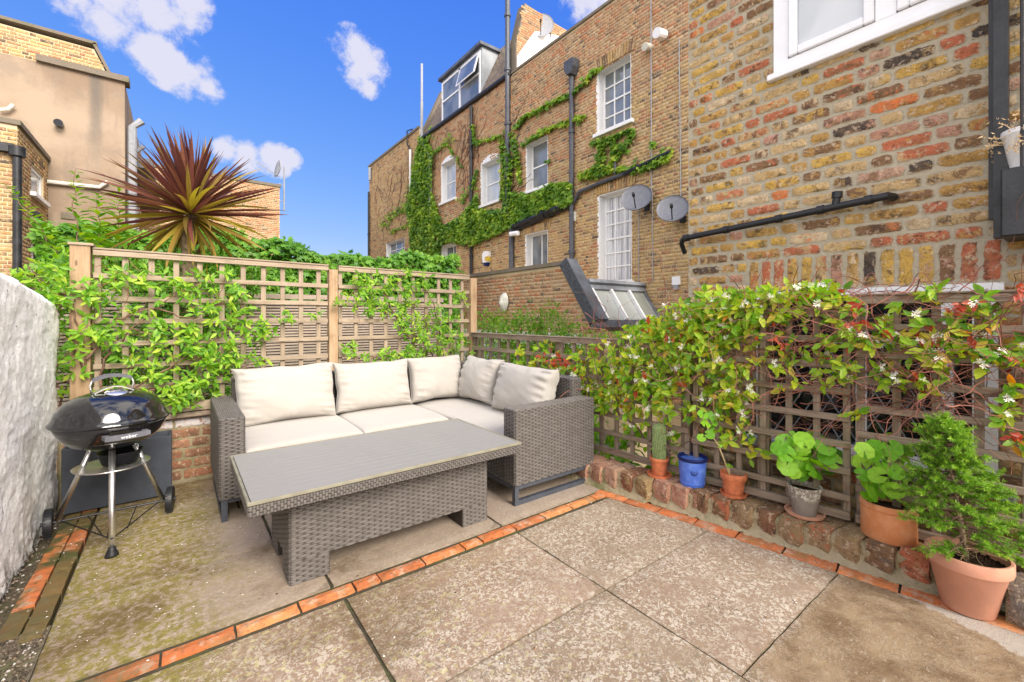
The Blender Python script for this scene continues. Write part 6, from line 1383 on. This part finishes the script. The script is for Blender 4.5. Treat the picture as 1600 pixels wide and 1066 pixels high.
# ------------------------------------------------------------------ spiky palm
pc = at_y(298, 333, 5.0); pl_ = thing('cordyline_palm', 'spiky red leaved cordyline palm rising above the trellis', 'palm tree', (pc.x, pc.y, -.9))
mb = MB(); pts = [Vector((pc.x+.02*math.sin(z_*3), pc.y, z_)) for z_ in np.linspace(-.9, pc.z-.02, 12)]; mb.tube(pts, [.075-.0015*k for k in range(12)], 12); MBb(mb, 'trunk', 'bark', pl_, smooth=True)
def blade(L_, w_, bend, mat):
    n_ = 8; vs = []; z_ = 0
    for i in range(n_+1):
        t_ = i/n_; wd_ = w_*(.45+.55*min(1, t_*4))*(1-max(0, (t_-.55)/.45)**1.6)+.0006; y_ = L_*t_; zz_ = -bend*L_*t_**2.2
        vs += [(-wd_/2, y_, zz_+wd_*.18), (0, y_, zz_-wd_*.10), (wd_/2, y_, zz_+wd_*.18)]
    f = []
    for i in range(n_):
        b_ = i*3; f += [(b_, b_+1, b_+4, b_+3), (b_+1, b_+2, b_+5, b_+4)]
    me = MB().add(vs, f, .5).mesh('leaf', mat); me.polygons.foreach_set('use_smooth', [True]*len(me.polygons)); return me
BR = [blade(.82, .043, b, M['cord_red']) for b in (.0, .04, .09, .17)]; BO = [blade(.72, .043, b, M['cord_olive']) for b in (.04, .09, .16, .28)]
nb_ = 250; ga = 2.39996
for i in range(nb_):
    t_ = i/nb_; el = R(-84+172*t_**.54+random.gauss(0, 6)); az = i*ga+random.gauss(0, .1); d = Vector((math.cos(az)*math.cos(el), math.sin(az)*math.cos(el), math.sin(el)))
    low = t_ < .30+random.gauss(0, .16); mset = BO if low else BR; me = mset[min(3, int(random.random()*4))]
    z = Vector((0, 0, 1)) if abs(d.z) < .95 else Vector((1, 0, 0)); x = d.cross(z).normalized(); z = x.cross(d); s_ = (.72 if el < R(-35) else .97)*random.uniform(.78, 1.08)*(1.0 if el < R(50) else .86)
    inst(me, 'leaf', pl_, Matrix.Translation((pc.x, pc.y, pc.z-.05+.12*t_)) @ Matrix((x, d, z)).transposed().to_4x4() @ Matrix.Rotation(random.gauss(0, .5), 4, 'Y') @ Matrix.Scale(s_, 4))

# ------------------------------------------------------------------ pots
def depth_of(p): return p.x*math.sin(YAW)+p.y*math.cos(YAW)
def rad_px(p, w_px, px): l = (px-800)/FPX; return w_px/2*depth_of(p)/FPX/math.sqrt(1+l*l)
def z_at(p, py): return EYE-(py-HOR)*depth_of(p)/FPX
ZW = .142
def potthing(label, c, cat='plant pot', name='plant_pot', group='pots along the right wall'): return thing(name, label, cat, c, group)
def potprof(r0, r1, h, lip=.012, liph=.03, th=.008):
    return [(r0, 0), (r0+(r1-r0)*(1-liph/h), h-liph), (r1+lip*.6, h-liph+.001), (r1+lip, h-liph*.7), (r1+lip, h-.004), (r1+lip*.6, h), (r1-th*.3, h), (r1-th, h-.01), (r1-th-.006, h*.80)]
def saucer(c, r, label, mat='orange_terracotta'):
    s_ = thing('saucer', label, 'saucer', c, 'terracotta saucers'); MBb(MB().lathe([(r*.8, 0), (r*.95, .004), (r, .018), (r, .021), (r*.93, .020), (r*.86, .008), (0, .007)], 32, c), 'dish', mat, s_, sharp=45)
# tiny cactus pot
c = on_z(1030, 744, ZW); r_ = rad_px(c, 31, 1031); h = z_at(c, 714)-ZW-.008
saucer(c, r_*1.25, 'small terracotta saucer under the cactus pot'); p = potthing('smallest terracotta pot holding the column cactus', c); c1 = c+Vector((0, 0, .008))
MBb(MB().lathe(potprof(r_*.68, r_*.92, h, .005, .022, .005), 28, c1), 'pot', 'orange_terracotta', p, sharp=40); MBb(MB().lathe([(0, h*.82), (r_*.86, h*.8)], 24, c1), 'soil', 'soil', p)
cc = thing('cactus', 'short hairy column cactus in the smallest terracotta pot', 'cactus', c1+Vector((0, 0, h*.8))); hc = z_at(c, 663)-ZW-h*.8; b = c1+Vector((.0, 0, h*.8))
mb = MB(); n_ = 20; vs = []
for j in range(15):
    t_ = j/14; rr = r_*.62*(1+.08*math.sin(t_*3))*(math.sqrt(max(0, 1-max(0, (t_-.86)/.14)**2))+.001)
    for k in range(n_*2): a = 2*PI*k/(n_*2)+t_*.6; q = rr*(1+(.10 if k % 2 else 0)); vs.append((b.x+q*math.cos(a), b.y+q*math.sin(a), b.z+hc*t_))
mb.add(vs, [(j*40+k, j*40+(k+1) % 40, (j+1)*40+(k+1) % 40, (j+1)*40+k) for j in range(14) for k in range(40)], .5); MBb(mb, 'column', 'cactus', cc)
mb = MB()
for k in range(620):
    a = random.uniform(0, 2*PI); t_ = random.random(); top = t_ > .93; rr = r_*.66*(random.random() if top else 1); q = Vector((b.x+rr*math.cos(a), b.y+rr*math.sin(a), b.z+hc*min(t_, .99))); d = Vector((math.cos(a), math.sin(a), random.gauss(.1, .5)+(1.2 if top else 0))).normalized()*(.012 if top else .006)
    e = Vector((random.gauss(0, 1), random.gauss(0, 1), random.gauss(0, 1))).normalized()*.0009; mb.add([q-e, q+e, q+d], [(0, 1, 2)])
MBb(mb, 'spines', 'spine', cc, kind='stuff')
# blue glazed pot
c = on_z(1082, 757, ZW); r_ = rad_px(c, 47, 1082); h = z_at(c, 714)-ZW+.006; p = potthing('bright blue glazed pot with round embossed badge', c)
MBb(MB().lathe([(r_*.80, 0), (r_*.83, .006), (r_*.84, .018), (r_*.87, .020), (r_*.87, .026), (r_*.85, .028), (r_*.92, h*.55), (r_*.955, h-.022)], 44, c), 'pot', 'blue_glaze', p, sharp=40)
MBb(MB().lathe([(r_*.955, h-.0225), (r_*1.02, h-.018), (r_*1.03, h-.004), (r_*1.0, h), (r_*.93, h), (r_*.91, h-.02), (r_*.89, h*.7)], 44, c), 'rim', 'navy_glaze', p, sharp=50)
MBb(MB().lathe([(0, h*.78), (r_*.885, h*.76)], 32, c), 'soil', 'terracotta', p)
bd = Vector((-.80, -.60, 0)).normalized(); bx = Vector((-bd.y, bd.x, 0)); bd_c = c+bd*(r_*.90)+Vector((0, 0, h*.56)); mb = MB()
for rr, sx in ((.0155, 1), (.020, 1)):
    ring = [bd_c+bx*math.cos(a)*rr+Vector((0, 0, math.sin(a)*rr))-bd*(rr*math.cos(a))**2/(2*r_)+bd*.001 for a in np.linspace(0, 2*PI, 25)]; mb.tube(ring, .0016, 5, False)
MBb(mb, 'badge', 'navy_glaze', p, smooth=True)
mb = MB()
for (x0_, z0_, x1_, z1_) in ((-.009,-.008,-.009,.009),(-.009,.009,-.003,-.004),(-.003,-.004,.001,.009),(.001,.009,.001,-.008),(.005,-.008,.005,.009),(.005,.009,.010,.003),(.010,.003,.005,0),(-.011,-.011,.011,-.011)):
    mb.tube([bd_c+bx*x0_+Vector((0,0,z0_))+bd*.001, bd_c+bx*x1_+Vector((0,0,z1_))+bd*.001], .0013, 4)
MBb(mb, 'emblem', 'navy_glaze', p)
# orange pot with the leggy geranium
c = on_z(1146, 774, ZW); r_ = rad_px(c, 44, 1146); h = z_at(c, 738)-ZW-.008; saucer(c, r_*.98, 'round terracotta saucer under the pot beside the blue pot'); c1 = c+Vector((0, 0, .008)); p = potthing('orange terracotta pot with thick rim beside the blue pot', c1)
MBb(MB().lathe(potprof(r_*.66, r_*.92, h, .005, .034, .006), 36, c1), 'pot', 'orange_terracotta', p, sharp=40); MBb(MB().lathe([(0, h*.8), (r_*.84, h*.79)], 28, c1), 'soil', 'soil', p)
def geranium(name, label, base, stems, leaves, lr, stem_r=.0035, group='geraniums in pots'):
    t_ = thing(name, label, 'plant', base, group); mb = MB()
    for path in stems: mb.tube(path, [stem_r*(1-.5*i/len(path)) for i in range(len(path))], 6, False)
    me_l = []
    for k in range(4):
        rd = random.Random(k); vs = [(0, 0, -.10)]; n_ = 28
        for i in range(n_):
            a = -PI/2+.22+(2*PI-.44)*i/(n_-1); rr = .92+.10*abs(math.sin(a*3.5+k))+rd.uniform(-.02, .03); vs.append((rr*math.cos(a)*.55, rr*math.sin(a)*.55, -.02+.04*math.cos(a*3.5)))
        for i in range(n_):
            a = -PI/2+.22+(2*PI-.44)*i/(n_-1); rr = 1.0+.09*abs(math.sin(a*3.5+k))+rd.uniform(-.03, .03); vs.append((rr*math.cos(a), rr*math.sin(a), .06*math.sin(a*7)+.07*math.cos(a+k)))
        f = [(0, i+1, i+2) for i in range(n_-1)]+[(i+1, n_+i+1, n_+i+2, i+2) for i in range(n_-1)]; m_ = MB().add(vs, f, .5).mesh('leaf', M['geranium_leaf']); m_.polygons.foreach_set('use_smooth', [True]*len(m_.polygons)); me_l.append(m_)
    for i, (q, s_) in enumerate(leaves):
        q = Vector(q); nm = Vector((-.65+random.gauss(0, .35), -.55+random.gauss(0, .35), .75+random.gauss(0, .2))).normalized()
        inst(me_l[i % 4], 'leaf', t_, Matrix.Translation(q) @ nm.to_track_quat('Z', 'Y').to_matrix().to_4x4() @ Matrix.Rotation(random.uniform(0, 6.28), 4, 'Z') @ Matrix.Scale(lr*s_, 4))
        root = min((v for path in stems for v in path), key=lambda v: (v-q).length+max(0, v.z-q.z)*2); mb.tube([root, root.lerp(q, .6)+Vector((0, 0, .006)), q-nm*lr*.1], .0013, 5, False)
    MBb(mb, 'stem', 'green_stem' if name != 'leggy_geranium' else 'pale_stem', t_, smooth=True); return t_
M['pale_stem'] = plain('pale_stem', (.50,.38,.20), .8)
def Q(px, py, p, d=0.0):       # point at the same depth as p (moved d metres nearer)
    dd = pd(px, py); k = (depth_of(p)-d)/(dd[0]*math.sin(YAW)+dd[1]*math.cos(YAW)); return Vector((dd[0]*k, dd[1]*k, EYE+dd[2]*k))
st = [Q(x_, y_, c, 0) for x_, y_ in ((1140,742),(1130,715),(1122,695),(1114,684),(1106,672),(1104,655))]
geranium('leggy_geranium', 'leggy geranium with one bare pale stem leaning left from the orange pot', c1+Vector((0,0,h*.8)), [st, [Q(1140,742,c), Q(1139,730,c), Q(1138,726,c)]], [(Q(x_, y_, c, d_), s_) for x_, y_, d_, s_ in ((1098,648,.02,1),(1112,650,0,.9),(1102,662,.03,1),(1110,668,.0,.7),(1109,679,.02,.9),(1096,684,.02,.8),(1116,660,.01,.8),(1138,727,.01,.4),(1142,729,0,.35),(1126,697,.01,.3))], .030, .0045)
# lichen pot
c = on_z(1257, 804, ZW); r_ = rad_px(c, 56, 1256); h = z_at(c, 758)-ZW-.008; saucer(c, r_*1.16, 'wide terracotta saucer under the grey lichen covered pot', 'saucer'); c1 = c+Vector((0, 0, .008)); p = potthing('grey stone pot crusted with pale lichen round the rim', c1)
MBb(MB().lathe([(r_*.66, 0), (r_*.70, h*.15), (r_*.98, h-.01), (r_*1.0, h), (r_*.93, h), (r_*.90, h*.82)], 44, c1), 'pot', 'lichen', p, sharp=45); MBb(MB().lathe([(0, h*.9), (r_*.92, h*.86)], 28, c1), 'soil', 'soil', p)
LV = [(1226,692),(1240,686),(1258,690),(1252,700),(1270,690),(1284,688),(1290,700),(1228,710),(1236,722),(1248,714),(1262,718),(1276,716),(1292,716),(1302,722),(1222,702),(1244,732),(1256,728),(1270,730),(1284,728),(1294,732),(1238,740),(1252,742),(1266,738),(1230,730),(1306,712),(1266,704),(1280,705),(1274,742)]
geranium('geranium', 'round leaved geranium with scalloped lime leaves in the grey lichen pot', c1+Vector((0,0,h*.9)), [[Q(1252,758,c), Q(1254,738,c), Q(1250,715,c)], [Q(1254,752,c), Q(1268,730,c), Q(1284,712,c)], [Q(1252,752,c), Q(1240,730,c), Q(1232,708,c)]], [(Q(x_+random.gauss(0,2), y_-2, c, random.uniform(-.06, .07)), random.uniform(.8, 1.2)) for x_, y_ in LV], .042)
# large plain terracotta cylinder
c = on_z(1388, 838, ZW+.0); r_ = rad_px(c, 91, 1388); h = z_at(c, 783)-ZW; p = potthing('large plain terracotta pot on the wall left of the conifer', c)
MBb(MB().lathe([(r_*.96, 0), (r_, .006), (r_*.985, h*.5), (r_*1.0, h-.034), (r_*.985, h-.030), (r_*1.03, h-.026), (r_*1.03, h-.004), (r_*1.0, h), (r_*.93, h), (r_*.91, h*.8)], 52, c), 'pot', 'terracotta', p, sharp=45); MBb(MB().lathe([(0, h*.82), (r_*.92, h*.8)], 32, c), 'soil', 'soil', p)
LV = [(1352,704),(1366,712),(1381,690),(1394,688),(1408,698),(1376,704),(1362,728),(1350,742),(1358,756),(1372,742),(1384,730),(1396,720),(1410,712),(1388,750),(1374,764),(1362,770),(1346,722),(1400,738),(1412,728),(1416,704),(1390,708),(1378,754),(1404,752),(1384,770),(1356,776),(1396,766),(1368,696),(1400,702)]
geranium('geranium', 'bushy geranium with small round leaves in the large terracotta pot', c+Vector((0,0,h*.8)), [[Q(1378,782,c), Q(1372,750,c), Q(1362,715,c)], [Q(1384,782,c), Q(1388,745,c), Q(1386,700,c)], [Q(1390,782,c), Q(1402,745,c), Q(1408,710,c)]], [(Q(x_+random.gauss(0,2), y_, c, random.uniform(-.06, .06)), random.uniform(.8, 1.2)) for x_, y_ in LV], .036)
# big rimmed pot on the floor and its conifer
c = on_z(1512, 950, .0); r_ = rad_px(c, 153, 1503)*.93; h = z_at(c, 862)-.0; p = potthing('biggest pinkish terracotta pot standing on the paving', c)
MBb(MB().lathe([(r_*.58, 0), (r_*.62, .004), (r_*.90, h-.052), (r_*.92, h-.050), (r_*.985, h-.048), (r_*1.0, h-.040), (r_*1.0, h-.006), (r_*.97, h), (r_*.91, h), (r_*.885, h-.02), (r_*.84, h*.75)], 60, c), 'pot', 'pale_terracotta', p, sharp=45); MBb(MB().lathe([(0, h*.86), (r_*.4, h*.87), (r_*.90, h*.84)], 36, c), 'soil', 'soil', p)
mb = MB()
for k in range(260):
    a = random.uniform(0, 2*PI); q = r_*.82*math.sqrt(random.random()); pz = c+Vector((q*math.cos(a), q*math.sin(a), h*.865)); s_ = random.uniform(.003, .009); mb.add([pz+Vector(v)*s_ for v in OCTV], OCTF)
MBb(mb, 'bark_chips', 'soil', p, kind='stuff')
cf = thing('dwarf_conifer', 'bright green little conifer bush in the biggest terracotta pot', 'conifer', c+Vector((0, 0, h*.86))); b = c+Vector((-.01, .0, h*.85)); tip = Q(1474, 652, c, 0); Hc = tip.z-b.z
mb = MB(); tr_ = [b.lerp(tip, k/8)+Vector((random.gauss(0, .004), random.gauss(0, .004), 0)) for k in range(9)]; mb.tube(tr_, [.011-.0011*k for k in range(9)], 7); MBb(mb, 'trunk', 'bark', cf, smooth=True)
mbb = MB(); nP, nY, nS, nR = [], [], [], []
def tuft(p, d, ln_, bright):
    n_ = 34
    for i in range(n_):
        t_ = i/n_; q = p+d*ln_*t_; v = Vector((random.gauss(0, 1), random.gauss(0, 1), random.gauss(0, 1))); v = (v-d*v.dot(d)).normalized(); yv = (v+d*.75).normalized()
        nP.append(tuple(q)); nY.append(tuple(yv)); nS.append(random.uniform(.013, .020)*(1-.35*t_)); nR.append(min(1, max(0, bright+.35*t_+random.gauss(0, .12))))
for i in range(150):
    t_ = (i/150)**.85; q0 = b.lerp(tip, .10+.86*t_); rad = (.215*(1-t_)**.75+.025)*random.uniform(.75, 1.15)*(1-.30*(t_ < .10)); 
    if .60 < t_ < .72: rad *= .72
    a = i*2.39996+random.gauss(0, .3); d = Vector((math.cos(a), math.sin(a), random.uniform(.0, .45)-.25*(1-t_))).normalized(); d += Vector((.15, -.1, 0))*(1-t_); d.normalize()
    pts = [q0, q0+d*rad*.4+Vector((0, 0, .004)), q0+d*rad*.75, q0+d*rad]; mbb.tube(pts, [.0030, .0024, .0018, .001], 4, False)
    for k in range(10 if t_ < .6 else 7):
        s_ = random.uniform(.32, 1.0); q = q0+d*rad*s_; dd = (d+Vector((random.gauss(0, .7), random.gauss(0, .7), random.gauss(.12, .45)))).normalized(); tuft(q, dd, random.uniform(.028, .05), .10+.35*s_*random.random())
for k in range(16): tuft(tip-Vector((0, 0, random.uniform(0, .06))), Vector((random.gauss(0, .6), random.gauss(0, .6), 1)).normalized(), .035, .35)
MBb(mbb, 'branch', 'twig', cf)
ND = [(-.075, 0, 0), (.075, 0, 0), (.06, .7, .0), (0, 1, .02), (-.06, .7, 0)]; NF = [(0, 1, 2, 3, 4)]
nP, nY = np.array(nP), np.array(nY); nS, nR = np.array(nS), np.array(nR); print('needles', len(nP))
link_mesh(fast_mesh('needles', ND, NF, frames(nY, rng.normal(0, 1, nY.shape), nS), nP, nR, M['needle']), 'needles', cf, kind='stuff')
mb = MB()
for k in range(22): wander(mb, b+Vector((random.gauss(0, .01), random.gauss(0, .01), random.uniform(.01, .06))), (-.8+random.gauss(0, .5), -.1+random.gauss(0, .5), .25), 7, .016, .0010, .25)
MBb(mb, 'dead_twigs', 'dry', cf, kind='stuff')
